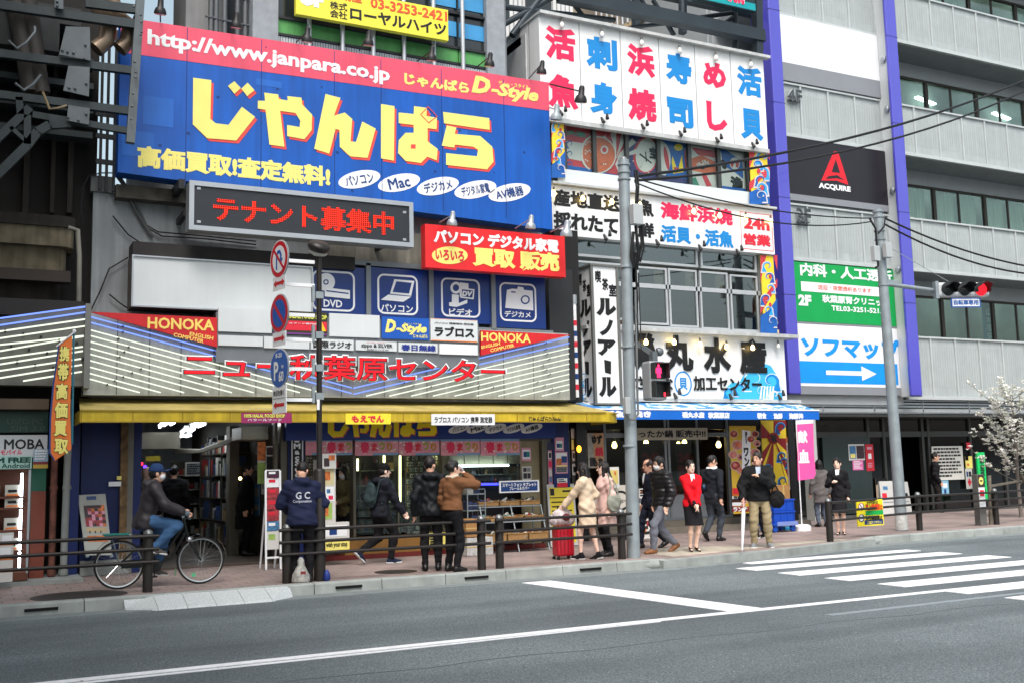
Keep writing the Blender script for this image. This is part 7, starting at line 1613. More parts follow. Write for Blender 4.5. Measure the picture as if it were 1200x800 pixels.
aboard(1044,604,.5,.95,'white sandwich board left of the galvanised pole with a small blue mark',lambda pn,x,y,w,h,pos:face(pn,[(.1,.35,.4,.5,0),(.15,.6,.85,.63,1),(.2,.15,.5,.25,2)],[redp,greyp,photoB],pos),yaw=-12)
aboard(1064,602,.5,.9,'white sandwich board right of the galvanised pole with black stamps',lambda pn,x,y,w,h,pos:face(pn,[(.45,.35,.8,.5,0),(.35,.6,.85,.63,1)],[ink,greyp],pos),yaw=14)
# donation flag, blue dolly, carton
fy2=18.6;DF=empty('banner_flag',at(936,600,fy2),'tall pink banner flag with two white characters beside the white column','flag')
MB().poly([(933.5,497),(952.5,495.5),(953.5,530),(955.5,555),(953,560),(935,562.5)],fy2,.012).build('cloth',mat('flag_pink',(232,86,160),.7,var=.06),DF)
MB().poly([(933.5,492),(952.5,490),(952.5,495.4),(933.5,496.8)],fy2,.012).build('white_header',whitep,DF)
text('献',(934.5,504),(946.5,519),fy2-.012,whitep,DF,.05);text('血',(935.5,526),(948.5,542),fy2-.012,whitep,DF,.05)
p=at(932.5,487,fy2);MB().tube([(p.x,fy2,.13),(p.x,fy2,p.z)],.014,8).build('pole',whitep,DF);MB().tube([at(932.5,491,fy2),at(953,489,fy2)],.01,6).build('cross_rod',whitep,DF);MB().lathe([(.2,0),(.2,.1),(.15,.14),(0,.14)],(p.x,fy2,.126),16).build('base',whitep,DF)
x,y=g2(922,623);y+=.3;DB=empty('dolly',(x,y,.126),'bright blue dolly with small wheels beside the man with the umbrella','dolly');dbl=mat('dolly_blue',(16,70,176),.4,var=.08)
MB().box((x-.34,y-.28,.27),(x+.36,y+.28,.33)).build('deck',dbl,DB,bev=.015);MB().box((x-.25,y-.3,.27),(x+.34,y-.285,.36)).build('edge_strip',mat('dolly_strip',(120,140,200),.4),DB)
for dx in(-.24,.26):
 for dy in(-.2,.2):m=MB();m.lathe([(.06,-.03),(.07,-.02),(.07,.02),(.06,.03)],(x+dx,y+dy,.2),12,axis=(0,1,0));m.box((x+dx-.05,y+dy-.04,.2),(x+dx+.05,y+dy+.04,.27));m.build('caster',mat('caster_blue',(20,90,200),.4),DB)
for k,l in enumerate(('lower blue plastic crate on the dolly','upper blue plastic crate on the dolly')):
 z=.332+k*.262;C=MB();C.box((x-.3,y-.25,z),(x+.3,y+.25,z+.22));C.box((x-.32,y-.27,z+.22),(x+.32,y+.27,z+.258))
 for q_ in(-.29,-.1,.09,.27):C.box((x+q_-.01,y-.262,z),(x+q_+.01,y-.25,z+.22))
 tag(C.build('crate',dbl,bev=.008),l,'crate','blue crates on the dolly')
z=.332+2*.262;C=MB().box((x-.12,y-.2,z),(x+.24,y+.15,z+.3));C.box((x-.121,y-.202,z+.29),(x+.241,y+.152,z+.301));C.box((x+.04,y-.203,z),(x+.08,y-.2,z+.3),1);tag(C.build('carton',[MATS['cardboard'],MATS['packing_tape']],bev=.006),'brown carton on top of the blue crates','carton')
m=MB().box((x+.4,y+.2,.128),(x+.85,y+.6,.19));m.box((x+.4,y+.2,.19),(x+.43,y+.6,.22));tag(m.build('plastic_tray',mat('tray_cyan',(50,150,200),.4),bev=.01),'flat cyan plastic tray on the pavement right of the dolly','tray')
# blossom tree
tx,ty=24.2,18.6
MT=empty('blossom_tree',(tx,ty,.126),'slender tree with white blossom and bare twigs at the right edge','tree')
bark=mat('pale_bark',(110,104,98),.9,var=.35,scale=18,bump=.3);rn=random.Random(12);tips=[]
br_=MB();br_.tube([(tx,ty,.126),(tx-.03,ty,1.0),(tx+.04,ty+.02,2.0),(tx-.02,ty,2.7),(tx+.05,ty,3.3)],[.05,.045,.036,.024,.01],8)
for k in range(27):
 z=.95+.085*k;a=k*2.4;L_=rn.uniform(.7,1.1)*(1.0-.5*max(0,(z-2)/2.2));p=Vector((tx,ty,z));P=[p]
 d=Vector((math.cos(a),math.sin(a),.25))
 for j in range(4):d=(d+Vector((rn.uniform(-.2,.2),rn.uniform(-.2,.2),.16))).normalized();p=p+d*L_/4;P.append(p);tips+=[p]*(1 if j<2 else 3)
 br_.tube(P,[.016,.013,.01,.007,.004],5)
 for j in range(4):
  q0=P[1+j%4];d2=(d+Vector((rn.uniform(-1,1),rn.uniform(-1,1),rn.uniform(0,.8)))).normalized();q1=q0+d2*rn.uniform(.2,.5);br_.tube([q0,q0.lerp(q1,.5)+Vector((0,0,.02)),q1],[.006,.005,.003],4);tips+=[q1,q1,q0.lerp(q1,.6)]
br_.build('trunk',bark,MT)
fl_=MB()
for k,p in enumerate(tips):
 for j in range(3 if rn.random()<.5 else 1):
  c=p+Vector((rn.uniform(-.07,.07),rn.uniform(-.07,.07),rn.uniform(-.05,.08)));s_=rn.uniform(.055,.105)
  for t in range(6):
   a=t*math.pi/3+rn.random()*.4;o_=Vector((math.cos(a),math.sin(a),rn.uniform(.1,.9))).normalized();sd_=Vector((-math.sin(a),math.cos(a),0))
   fl_.add([c,c+o_*s_*.6+sd_*s_*.3,c+o_*s_*1.1,c+o_*s_*.6-sd_*s_*.3],[(0,1,2,3)],0 if rn.random()<.88 else 1)
fl_.build('blossom',[mat('petal_white',(246,246,240),.7,var=.06),mat('petal_green',(176,186,150),.7)],MT)  # second petal tone is a pale green given to random petals
st=MB();wx,wy=g2(1163,614);st.tube([(wx-.05,wy,.126),(wx+.08,wy+.05,1.25)],.045,8);st.bar((wx+.02,wy+.02,1.0),(tx,ty,1.05),.05);st.tube([(tx+.5,ty-.3,.126),(tx+.1,ty,1.2)],.045,8);tag(st.build('tree_stake',mat('weathered_stake',(104,98,86),.9,var=.25,scale=10)),'weathered wooden stakes propping the blossom tree','stake')
# suitcase, bags, plastic bag
sx_,sy_=g2(664,655)
sy_+=.1
SC_=empty('suitcase',(sx_,sy_,.126),'bright red upright suitcase pulled by the woman in the cream coat','suitcase');sr=mat('suitcase_red',(168,14,36),.3,var=.05,coat=.3)
MB().box((sx_-.165,sy_-.11,.18),(sx_+.165,sy_+.11,.68)).build('shell',sr,SC_,bev=.035)
m=MB()
for k in range(4):m.box((sx_-.115+.07*k,sy_-.114,.23),(sx_-.1+.07*k,sy_-.11,.63))
m.build('rib',mat('suitcase_dark_red',(120,10,26),.4),SC_);m=MB()
for dx in(-.14,.14):
 for dy in(-.08,.08):m.lathe([(.025,-.015),(.03,0),(.025,.015)],(sx_+dx,sy_+dy,.156),10,axis=(0,1,0))
m.each('wheel',black,SC_);m=MB();m.tube([(sx_-.09,sy_,.68),(sx_-.09,sy_,1.0),(sx_+.09,sy_,1.0),(sx_+.09,sy_,.68)],.012,8);m.build('handle',darkmetal,SC_)
B_=MB();B_.ell((sx_-.02,sy_-.02,.83),(.2,.12,.15),16).ell((sx_+.1,sy_-.02,.79),(.12,.1,.12),14).ell((sx_-.16,sy_,.78),(.1,.09,.1),12);o=B_.build('tote_bag',mat('bag_pale_pattern',(186,176,176),.7,var=.45,scale=16,bump=.4,bscale=25));tag(o,'bundle of pale patterned bags on top of the red suitcase','bag')
B_=MB();B_.ell((sx_+.0,sy_-.1,.83),(.09,.07,.07),12);tag(B_.build('scarf_bundle',mat('maroon_cloth',(104,36,48),.8,var=.3,scale=14)),'small maroon cloth bundle on the suitcase bags','bag')
px_2,py_2=g2(352,683);m=MB().lathe([(.1,0),(.13,.03),(.12,.12),(.07,.22),(.04,.26),(.05,.32),(.02,.36)],(px_2,py_2-.02,.127),14);o=m.build('carrier_bag',mat('crinkled_white_bag',(150,150,144),.6,var=.35,scale=16,bump=.8,bscale=22));tag(o,'crumpled white carrier bag on the pavement at the hooded man\'s feet','bag');MB().box((px_2-.03,py_2-.13,.25),(px_2+.04,py_2-.1,.3)).build('print',mat('bag_red_print',(120,40,40),.6),o)
px_2,py_2=g2(383,680);m=MB().lathe([(.04,0),(.055,.03),(.045,.1),(.02,.15),(0,.16)],(px_2,py_2,.127),12);tag(m.build('blue_pouch',mat('pouch_blue',(24,50,120),.5,var=.2)),'small blue pouch on the pavement right of the lamp post base','pouch')
# ------------------------------------------------------------------ people: smooth distance-field bodies meshed with surface nets
class SDF:
 def __init__(s,lo,hi,h):
  s.h=h;s.lo=np.array(lo,float);n=np.ceil((np.array(hi)-s.lo)/h).astype(int)+1;s.n=n
  s.ax=[s.lo[i]+h*np.arange(n[i]) for i in range(3)];s.d=np.full(n,1.0,np.float32)
 def blk(s,lo,hi):
  i0=np.clip(np.floor((np.array(lo)-s.lo)/s.h).astype(int),0,s.n);i1=np.clip(np.ceil((np.array(hi)-s.lo)/s.h).astype(int)+1,0,s.n)
  sl=tuple(slice(a,b) for a,b in zip(i0,i1));return sl,s.ax[0][sl[0]][:,None,None],s.ax[1][sl[1]][None,:,None],s.ax[2][sl[2]][None,None,:]
 def mix(s,sl,d,k):
  e=s.d[sl]
  if e.size==0:return
  if k<=0:s.d[sl]=np.minimum(e,d);return
  h=np.clip(.5+.5*(e-d)/k,0,1);s.d[sl]=e*(1-h)+d*h-k*h*(1-h)
 def cap(s,a,b,ra,rb,k=.02,fl=1.):
  """Tapered capsule; fl < 1 flattens it front to back (local y)."""
  a=np.array(a,float);b=np.array(b,float);m=max(ra,rb)+k+2*s.h;sl,X,Y,Z=s.blk(np.minimum(a,b)-m,np.maximum(a,b)+m)
  v=b-a;L=max(v@v,1e-9);t=np.clip(((X-a[0])*v[0]+(Y-a[1])*v[1]+(Z-a[2])*v[2])/L,0,1)
  d=np.sqrt((X-a[0]-t*v[0])**2+((Y-a[1]-t*v[1])/fl)**2+(Z-a[2]-t*v[2])**2)-(ra+(rb-ra)*t);s.mix(sl,d*(fl if fl<1 else 1),k)
 def ell(s,c,r,M=None,k=.02):
  c=np.array(c,float);m=max(r)+k+2*s.h;sl,X,Y,Z=s.blk(c-m,c+m);P=[X-c[0],Y-c[1],Z-c[2]]
  if M is not None:P=[M[0][i]*P[0]+M[1][i]*P[1]+M[2][i]*P[2] for i in range(3)]
  q=np.sqrt(sum((P[i]/r[i])**2 for i in range(3)));g=np.sqrt(sum((P[i]/r[i]**2)**2 for i in range(3)))+1e-6;s.mix(sl,q*(q-1)/g,k)
 def cutp(s,p,n):
  n=np.array(n,float);n/=np.linalg.norm(n);X,Y,Z=s.ax[0][:,None,None],s.ax[1][None,:,None],s.ax[2][None,None,:]
  s.d=np.maximum(s.d,(X-p[0])*n[0]+(Y-p[1])*n[1]+(Z-p[2])*n[2]).astype(np.float32)
 def sub(s,c,r,M=None):
  t=SDF.__new__(SDF);t.h,t.lo,t.n,t.ax=s.h,s.lo,s.n,s.ax;t.d=np.full(s.n,1.0,np.float32);t.ell(c,r,M,0);s.d=np.maximum(s.d,-t.d)
 def wrinkle(s,amp,seed,f=(38,30,52)):
  rn=np.random.RandomState(seed);X,Y,Z=s.ax[0][:,None,None],s.ax[1][None,:,None],s.ax[2][None,None,:];w=0
  for k in range(5):
   a=rn.uniform(-1,1,3)*np.array(f);b=rn.uniform(-1,1,3)*np.array(f)*.6;w=w+np.sin(a[0]*X+a[1]*Y+a[2]*Z+rn.uniform(0,6)+1.3*np.sin(b[0]*X+b[1]*Y+b[2]*Z))
  s.d=(s.d+amp*w/2.2).astype(np.float32)
 def rings(s,amp,wl):
  s.d=(s.d+amp*np.abs(np.sin(math.pi*s.ax[2]/wl))[None,None,:]*-1).astype(np.float32)
 def mesh(s):
  v=s.d;neg=v<0;cs=neg[:-1,:-1,:-1].astype(np.int8)
  for i,j,k in((1,0,0),(0,1,0),(0,0,1),(1,1,0),(1,0,1),(0,1,1),(1,1,1)):cs=cs+neg[i:neg.shape[0]-1+i,j:neg.shape[1]-1+j,k:neg.shape[2]-1+k]
  I=np.argwhere((cs>0)&(cs<8));idx=-np.ones(cs.shape,int);idx[tuple(I.T)]=np.arange(len(I))
  acc=np.zeros((len(I),3));cnt=np.zeros(len(I));co=[(i,j,k) for i in(0,1) for j in(0,1) for k in(0,1)]
  for a in co:
   for ax in range(3):
    if a[ax]:continue
    b=list(a);b[ax]=1;va=v[I[:,0]+a[0],I[:,1]+a[1],I[:,2]+a[2]];vb=v[I[:,0]+b[0],I[:,1]+b[1],I[:,2]+b[2]]
    c=(va<0)!=(vb<0);t=np.where(c,va/np.where(c,va-vb,1),0);p=np.tile(np.array(a,float),(len(I),1));p[:,ax]+=t;acc+=p*c[:,None];cnt+=c
  V=s.lo+(I+acc/np.maximum(cnt,1)[:,None])*s.h;F=[]
  for ax in range(3):
   sh=[slice(1,-1)]*3;sh[ax]=slice(0,-1);sh2=list(sh);sh2[ax]=slice(1,None)
   a=neg[tuple(sh)];b=neg[tuple(sh2)];E=np.argwhere(a!=b);off=np.array([1,1,1]);off[ax]=0;E=E+off
   if not len(E):continue
   u,w=[(1,2),(2,0),(0,1)][ax];q=[]
   for du,dw in((-1,-1),(0,-1),(0,0),(-1,0)):
    G=E.copy();G[:,u]+=du;G[:,w]+=dw;q.append(idx[tuple(G.T)])
   q=np.stack(q,1);fl=neg[tuple(E.T)];q[~fl]=q[~fl][:,::-1];F.append(q[(q>=0).all(1)])
  return V,np.concatenate(F) if F else np.zeros((0,4),int)
def sdf_obj(S,name,m,parent=None,loc=None):
 V,F=S.mesh();me=bpy.data.meshes.new(name);me.from_pydata(V.tolist(),[],F.tolist());me.materials.append(m)
 me.polygons.foreach_set('use_smooth',[True]*len(F));me.update();o=bpy.data.objects.new(name,me);COL.objects.link(o)
 if parent is not None:o.parent=parent
 elif loc is not None:o.location=loc
 return o
def ik(a,c,l1,l2,pole):
 a,c,pole=(np.array(v,float) for v in(a,c,pole));v=c-a;L=np.linalg.norm(v);L2=min(L,(l1+l2)*.999);u=v/L;c=a+u*L2
 x=(l1*l1-l2*l2+L2*L2)/(2*L2);h=math.sqrt(max(l1*l1-x*x,0));w=pole-u*(pole@u);w/=np.linalg.norm(w);return a+u*x+w*h,c
SKIN={}
def skin(k='a'):
 c={'a':(226,184,160),'b':(214,168,142),'c':(236,200,180),'d':(198,152,126)}[k];return mat('skin_'+k,c,.5,var=.05,scale=20)
hairm=mat('black_hair',(20,17,16),.45,var=.2,scale=60,bump=.4,bscale=120);hairb=mat('brown_hair',(44,34,30),.5,var=.2,scale=60,bump=.3,bscale=120)
eyem=mat('eye_dark',(24,18,16),.2,var=0);lipm=mat('lip',(168,92,86),.5,var=0);maskm=mat('mask_white',(222,226,226),.8,var=.03)
def cloth(name,c,bump=.25,bs=60,var=.08,rough=.85):return mat('cloth_'+name,c,rough,var=var,scale=5,bump=bump,bscale=bs,spec=.2)
def rotm(yaw,pitch,roll=0):
 cy,sy_,cp,sp_2,cr,sr=math.cos(yaw),math.sin(yaw),math.cos(pitch),math.sin(pitch),math.cos(roll),math.sin(roll)
 Rz=np.array([[cy,-sy_,0],[sy_,cy,0],[0,0,1]]);Rx=np.array([[1,0,0],[0,cp,-sp_2],[0,sp_2,cp]]);Ry=np.array([[cr,0,sr],[0,1,0],[-sr,0,cr]]);return Rz@Rx@Ry
def person(px,py,label,H=1.72,yaw=0,Y=None,fem=False,sk='a',hip=(0,0,0),lean=4,twist=0,head=(0,0),feet=None,hands=None,elb=None,top=None,bottom=None,shoes=None,hair=None,mask=False,seed=1,pos=None,wide=1.,kpole=((.05,-1,0),(-.05,-1,0)),z0=.126):
 """Local frame: faces -Y, its left hand is at +X; feet on z = 0."""
 s=H/1.72
 if pos is None:
  if Y is None:x_,y_=g2(px,py)
  else:x_,y_=at(px,600,Y).x,Y
 else:x_,y_=pos
 A=lambda*v:np.array(v,float)
 feet=feet or((.1,0,0,8),(-.1,0,0,-8))
 hc=A(hip[0],hip[1],.92+hip[2])*s;ln=R(lean);Tm=rotm(R(twist),ln)
 T=lambda x,y,z:hc+Tm@(A(x,y,z)*s) # torso frame, origin at the hips
 sw=(.15 if fem else.175)*wide
 shl=[T(sw,.01,.458),T(-sw,.01,.458)];Hp=[hc+A(.09*s,0,0),hc+A(-.09*s,0,0)]
 ank=[];kn=[];fdir=[]
 for i in(0,1):
  f=feet[i];a=A(f[0],f[1],f[2]+.085)*s;k,a=ik(Hp[i],a,.43*s,.42*s,A(*kpole[i]));kn.append(k);ank.append(a);fy_=R(f[3]);fp=R(f[4]) if len(f)>4 else 0;fdir.append((rotm(fy_,fp),a))
 hands=hands or((.25,-.06,-.05),(-.25,-.06,-.05));elb=elb or((.6,1,-.2),(-.6,1,-.2));el=[];wr=[]
 for i in(0,1):
  w=T(*hands[i]);e,w=ik(shl[i],w,.285*s,.25*s,Tm@A(*elb[i]));el.append(e);wr.append(w)
 nk=T(0,.01,.55);Hm=rotm(R(twist+head[0]),R(head[1])+ln*.3);hd=nk+(rotm(R(twist),ln*.5)@A(0,-.02,.125))*s
 hp=lambda x,y,z:hd+Hm@(A(x,y,z)*s)
 allp=np.array([*shl,*kn,*ank,*el,*wr,hd,hc]);lo,hi=allp.min(0)-.24,allp.max(0)+.24
 lo[2]=min(lo[2],-.02);mk=lambda h:SDF(lo,hi,h)
 # --- body
 S=mk(.0115)
 def torso(S,o,up=True):
  S.ell(T(0,.0,-.02),(.158*s*wide+o,.105*s+o,.13*s+o),Tm);S.ell(T(0,.0,.17),((.13 if fem else.148)*s*wide+o,.095*s+o,.15*s+o),Tm,.05)
  S.ell(T(0,.0,.36),((.145 if fem else.172)*s*wide+o,.112*s+o,.17*s+o),Tm,.05)
  if fem:S.ell(T(0,-.06,.36),(.11*s+o,.075*s+o,.07*s+o),Tm,.04)
  for i in(0,1):S.cap(T(.035*(1-2*i),.012,.49),shl[i]-Tm@A(0,0,.01*s),.062*s+o*.8,.05*s+o*.8,.05)
 def arm(S,o,upto=1.,k=.03,ro=1.):
  for i in(0,1):
   e,w=el[i],wr[i];S.cap(shl[i],e,(.052*ro)*s+o,(.042*ro)*s+o,k);S.cap(e,e+(w-e)*upto,.041*s*ro+o,(.030 if upto>.97 else.036)*s*ro+o,k)
 def leg(S,o,upto=1.,k=.03,ra=1.):
  for i in(0,1):
   S.cap(Hp[i],kn[i],.088*s*ra+o,.056*s+o,k);kk_=kn[i]+(ank[i]-kn[i])*.35;S.cap(kn[i],kk_,.055*s+o,.055*s*ra+o,k);S.cap(kk_,kn[i]+(ank[i]-kn[i])*upto,.055*s*ra+o,.036*s+o,k)
 torso(S,-.012);arm(S,-.006);leg(S,-.008)
 S.cap(nk-A(0,0,.05*s),hp(0,.02,-.06),.056*s,.054*s,.03)
 S.ell(hp(0,.008,.025),(.077*s,.096*s,.1*s),Hm,.02);S.ell(hp(0,-.018,-.045),(.058*s,.07*s,.075*s),Hm,.03);S.ell(hp(0,-.05,-.085),(.03*s,.034*s,.03*s),Hm,.03)
 S.cap(hp(0,-.088,.012),hp(0,-.108,-.022),.009*s,.016*s,.012)
 for i in(1,-1):S.ell(hp(.078*i,.012,-.01),(.012*s,.026*s,.034*s),Hm,.008);S.sub(hp(.031*i,-.1,.014),(.017*s,.014*s,.012*s),Hm)
 for i in(0,1):
  e,w=el[i],wr[i];d=(w-e)/np.linalg.norm(w-e);sd_=np.cross(d,A(0,1,0));sd_=sd_/max(np.linalg.norm(sd_),.1);up_=np.cross(sd_,d);sg=1 if i==0 else-1
  S.cap(w,w+d*.075*s,.027*s,.034*s,.02)
  kb=w+d*.085*s
  for j,(o_,L_) in enumerate(((-.03,.062),(-.011,.075),(.009,.07),(.028,.055))):
   b0=kb+up_*o_*s;b1=b0+d*L_*.55*s+sd_*.010*sg*s;b2=b1+d*L_*.4*s+sd_*.028*sg*s;S.cap(b0,b1,.0105*s,.0098*s,.004);S.cap(b1,b2,.0098*s,.0085*s,.003)
  t0=w+d*.03*s-up_*.028*s;t1=t0+d*.035*s-up_*.026*s;S.cap(t0,t1,.013*s,.0115*s,.01);S.cap(t1,t1+d*.03*s+sd_*.008*sg*s,.0115*s,.009*s,.003)
 for i in(0,1):
  M,a=fdir[i];f0=a+M@(A(0,.03,-.05)*s);f1=a+M@(A(0,-.14,-.065)*s);S.cap(a,f0,.036*s,.03*s,.02);S.cap(f0,f1,.03*s,.022*s,.02)
 body=sdf_obj(S,'person',skin(sk),loc=(x_,y_,z0));tag(body,label,'person');body.rotation_euler=(0,0,R(yaw))
 # --- clothes
 if bottom:
  kind,m,o,*rest=bottom;S=mk(.0125)
  if kind=='trousers':
   leg(S,o,.97,.035,1.0);S.ell(T(0,.0,-.02),(.158*s*wide+o,.108*s+o,.13*s+o),Tm,.04);S.wrinkle(.006,seed,(34,30,60));S.cutp(T(0,0,.1),Tm@A(0,0,1))
   if rest:S.cutp((0,0,rest[0]*s),(0,0,-1))
   sdf_obj(S,'trousers',m,body)
  else: # skirt down to height rest[0]
   zh=rest[0];fl_=rest[1] if len(rest)>1 else 0;kc=(kn[0]+kn[1])/2;b=hc+(kc-hc)*((hc[2]-zh*s)/max(hc[2]-kc[2],.1));S.ell(T(0,0,-.02),(.158*s+o,.112*s+o,.13*s+o),Tm,.03)
   S.cap(hc-A(0,0,.04*s),b-A(0,0,.1*s),.15*s+o,.16*s+o+fl_,.04,.72);S.wrinkle(.004,seed,(40,30,16));S.cutp(T(0,0,.12),Tm@A(0,0,1));S.cutp((0,0,zh*s),(0,0,-1));sdf_obj(S,'skirt',m,body)
 if top:
  m,o,hem=top['m'],top.get('o',.016),top.get('hem',-.1);S=mk(.0125);torso(S,o)
  if hem<-.2: # coat skirt
   b=hc+A(0,0,hem*s-.1);S.cap(T(0,0,.02),b,.145*s*wide+o,(.16+top.get('flare',.03))*s+o,.06,.78)
  else:S.ell(T(0,0,hem*.5),(.16*s*wide+o,.118*s+o,.16*s+o),Tm,.05)
  arm(S,o*.9,top.get('sleeve',.97),.04,1.06)
  if top.get('hood'):S.ell(T(0,.11,.5),(.125*s,.075*s,.07*s),Tm,.04);S.ell(T(0,.05,.56),(.1*s,.085*s,.045*s),Tm,.04)
  else:S.cap(T(-.0,.03,.53),T(0,.02,.565),.07*s+o*.6,.062*s+o*.5,.03)
  S.wrinkle(top.get('w',.007),seed+5)
  if top.get('puff'):S.rings(.012,.075)
  z=hem*s;S.cutp(hc+Tm@A(0,0,hem*s) if hem>-.2 else hc+A(0,0,z),Tm@A(0,0,-1) if hem>-.2 else A(0,0,-1));S.cutp(T(0,0,.572+(.03 if top.get('hood') else 0)),Tm@A(0,.35,1))
  S.sub(hd+(nk-hd)*.25+A(0,-.0,0),(.074*s,.094*s,.15*s));
  jk=sdf_obj(S,top.get('name','jacket'),m,body)
  if top.get('v'): # shirt front seen between the lapels
   mb=MB();ys=-(.112*s+o+.004);mb.add([T(*p)for p in((-.045,-.078-o,.545),(.045,-.078-o,.545),(.038,-.112-o,.44),(0,-.128-o,.33),(-.038,-.112-o,.44),)],[(0,1,2,3,4)]);q_=body.location.copy();me=bpy.data.meshes.new('shirt');me.from_pydata([tuple(p) for p in mb.v],[],mb.f);me.materials.append(top['v']);oo=bpy.data.objects.new('shirt',me);COL.objects.link(oo);oo.parent=body
  if top.get('cuff'):
   for i in(0,1):
    S=mk(.0115);e,w=el[i],wr[i];d=(w-e)/np.linalg.norm(w-e);S.cap(w-d*.035*s,w-d*.0*s,.05*s,.05*s,0);sdf_obj(S,'cuff',top['cuff'],body)
  if top.get('collar'):
   S=mk(.0115);S.cap(T(-.035,.02,.54),T(.035,.02,.54),.083*s,.083*s,.02);S.cutp(T(0,0,.585),Tm@A(0,.4,1));S.cutp(T(0,0,.5),Tm@A(0,0,-1));S.sub(hd+(nk-hd)*.3,(.066*s,.085*s,.14*s));sdf_obj(S,'collar',top['collar'],body)
 if shoes:
  kind,m,*m2=shoes
  for i in(0,1):
   M,a=fdir[i];S=SDF(a-.26*s,a+.26*s,.0085);g_=lambda x,y,z:a+M@(A(x,y,z)*s)
   if kind=='heel':
    S.cap(g_(0,.03,-.03),g_(0,-.06,-.062),.034*s,.034*s,.02);S.cap(g_(0,-.06,-.066),g_(0,-.15,-.072),.034*s,.02*s,.02);S.cap(g_(0,.05,-.035),g_(0,.055,-.085),.014*s,.008*s,.01);S.sub(g_(0,-.02,.01),(.03*s,.07*s,.05*s),M)
   else:
    t_=.0 if kind!='boot' else.08;S.cap(g_(0,.035,-.045),g_(0,-.06,-.048),.042*s,.042*s,.02);S.cap(g_(0,-.05,-.05),g_(0,-.16,-.06),.044*s,.032*s,.03);S.cap(g_(0,.012,-.02),g_(0,.005,.01+t_),.044*s,.046*s,.03)
   S.cutp(g_(0,0,-.085),M@A(0,0,-1))
   sh_=sdf_obj(S,'shoe',m,body)
   if m2:S=SDF(a-.26*s,a+.26*s,.0085);S.cap(g_(0,.04,-.07),g_(0,-.165,-.07),.046*s,.04*s,.01);S.cutp(g_(0,0,-.062),M@A(0,0,1));S.cutp(g_(0,0,-.086),M@A(0,0,-1));sdf_obj(S,'sole',m2[0],sh_)
 if hair:
  kind,m=hair[0],hair[1];S=mk(.0105);hm_=.0
  if kind in('short','long','bob','tied','balding','under'):
   S.ell(hp(0,.014,.034),(.087*s,.106*s,.108*s),Hm,.01)
   if kind=='long':
    for x in(-.05,0,.05):S.cap(hp(x,.055,.0),T(x*1.3,.115,.34),.055*s,.045*s,.03)
    for x in(-1,1):S.cap(hp(.072*x,.01,.01),hp(.085*x,-.005,-.2),.03*s,.03*s,.02)
   if kind=='bob':
    for x in(-1,1):S.cap(hp(.066*x,.0,.02),hp(.082*x,-.02,-.15),.035*s,.034*s,.03);S.cap(hp(.03*x,.06,.0),hp(.04*x,.07,-.15),.05*s,.045*s,.03)
   if kind=='tied':S.ell(hp(0,.1,-.02),(.05*s,.04*s,.055*s),Hm,.02)
   S.wrinkle(.006,seed+3,(90,90,40));fz=hair[2] if len(hair)>2 else.045
   t=rotm(0,0);S.sub(hp(0,-.112,-.055),((.1 if kind in('short','balding') else.08)*s,.088*s,fz*s+.085*s),Hm)
   if kind in('short','tied','balding','under'):S.cutp(hp(0,.0,-.045 if kind!='tied' else-.06),Hm@A(0,-.45,-1))
   if kind=='balding':S.sub(hp(0,-.06,.13),(.08*s,.1*s,.1*s),Hm)
   sdf_obj(S,'hair',m,body)
  if kind in('beanie','cap'):
   S.ell(hp(0,.012,.045),(.092*s,.112*s,.105*s),Hm,.01);S.wrinkle(.003,seed);S.cutp(hp(0,0,.022),Hm@A(0,.12,-1));sdf_obj(S,kind,hair[2],body)
   if kind=='cap':
    S=mk(.0105);S.ell(hp(0,-.12,.03),(.072*s,.085*s,.012*s),Hm@rotm(0,R(-8)),.01);S.sub(hp(0,.0,.03),(.08*s,.09*s,.09*s),Hm);sdf_obj(S,'visor',hair[2],body)
   S=mk(.0105);S.ell(hp(0,.02,.01),(.084*s,.1*s,.1*s),Hm,.01);S.sub(hp(0,-.115,-.05),(.08*s,.09*s,.14*s),Hm);S.cutp(hp(0,0,-.045),Hm@A(0,-.45,-1));S.cutp(hp(0,0,.03),Hm@A(0,0,1));sdf_obj(S,'hair',m,body)
 for i in(1,-1):
  mb=MB();mb.ell(Vector(hp(.031*i,-.087,.014)),(.013*s,.008*s,.0065*s),8);e_=mb.build('eye',eyem);e_.data.transform(Matrix.Translation(e_.location));e_.location=(0,0,0);e_.parent=body
 mb=MB();mb.ell(Vector(hp(0,-.09,-.062)),(.022*s,.01*s,.006*s),8);e_=mb.build('mouth',lipm);e_.data.transform(Matrix.Translation(e_.location));e_.location=(0,0,0);e_.parent=body
 mb=MB()
 for i in(1,-1):mb.tube([Vector(hp(.018*i,-.096,.036)),Vector(hp(.034*i,-.092,.041)),Vector(hp(.05*i,-.082,.036))],.0045*s,5)
 e_=mb.build('eyebrow',hairm);e_.data.transform(Matrix.Translation(e_.location));e_.location=(0,0,0);e_.parent=body
 if mask:
  S=mk(.0105);S.ell(hp(0,-.045,-.05),(.066*s,.066*s,.056*s),Hm,.01);S.cutp(hp(0,-.03,0),Hm@A(0,1,0));sdf_obj(S,'face_mask',maskm,body)
 body['j']=0;del body['j']
 info=dict(el=el,wr=wr,hd=hd,T=T,hp=hp,kn=kn,ank=ank,s=s,body=body,hc=hc)
 info['W']=lambda v:Vector(tuple(rotm(R(yaw),0)@np.array(v,float)))+body.location
 return info
black_c=cloth('black',(24,24,27));navy_c=cloth('navy',(26,32,56));char_c=cloth('charcoal',(40,42,46));dsuit=cloth('dark_suit',(26,30,44));blk_tr=cloth('black_trousers',(20,20,23))
lea=mat('black_leather',(22,21,21),.35,var=.1);brn=mat('brown_leather',(120,76,40),.5,var=.15);whs=mat('white_sole',(206,208,206),.6,var=.05)
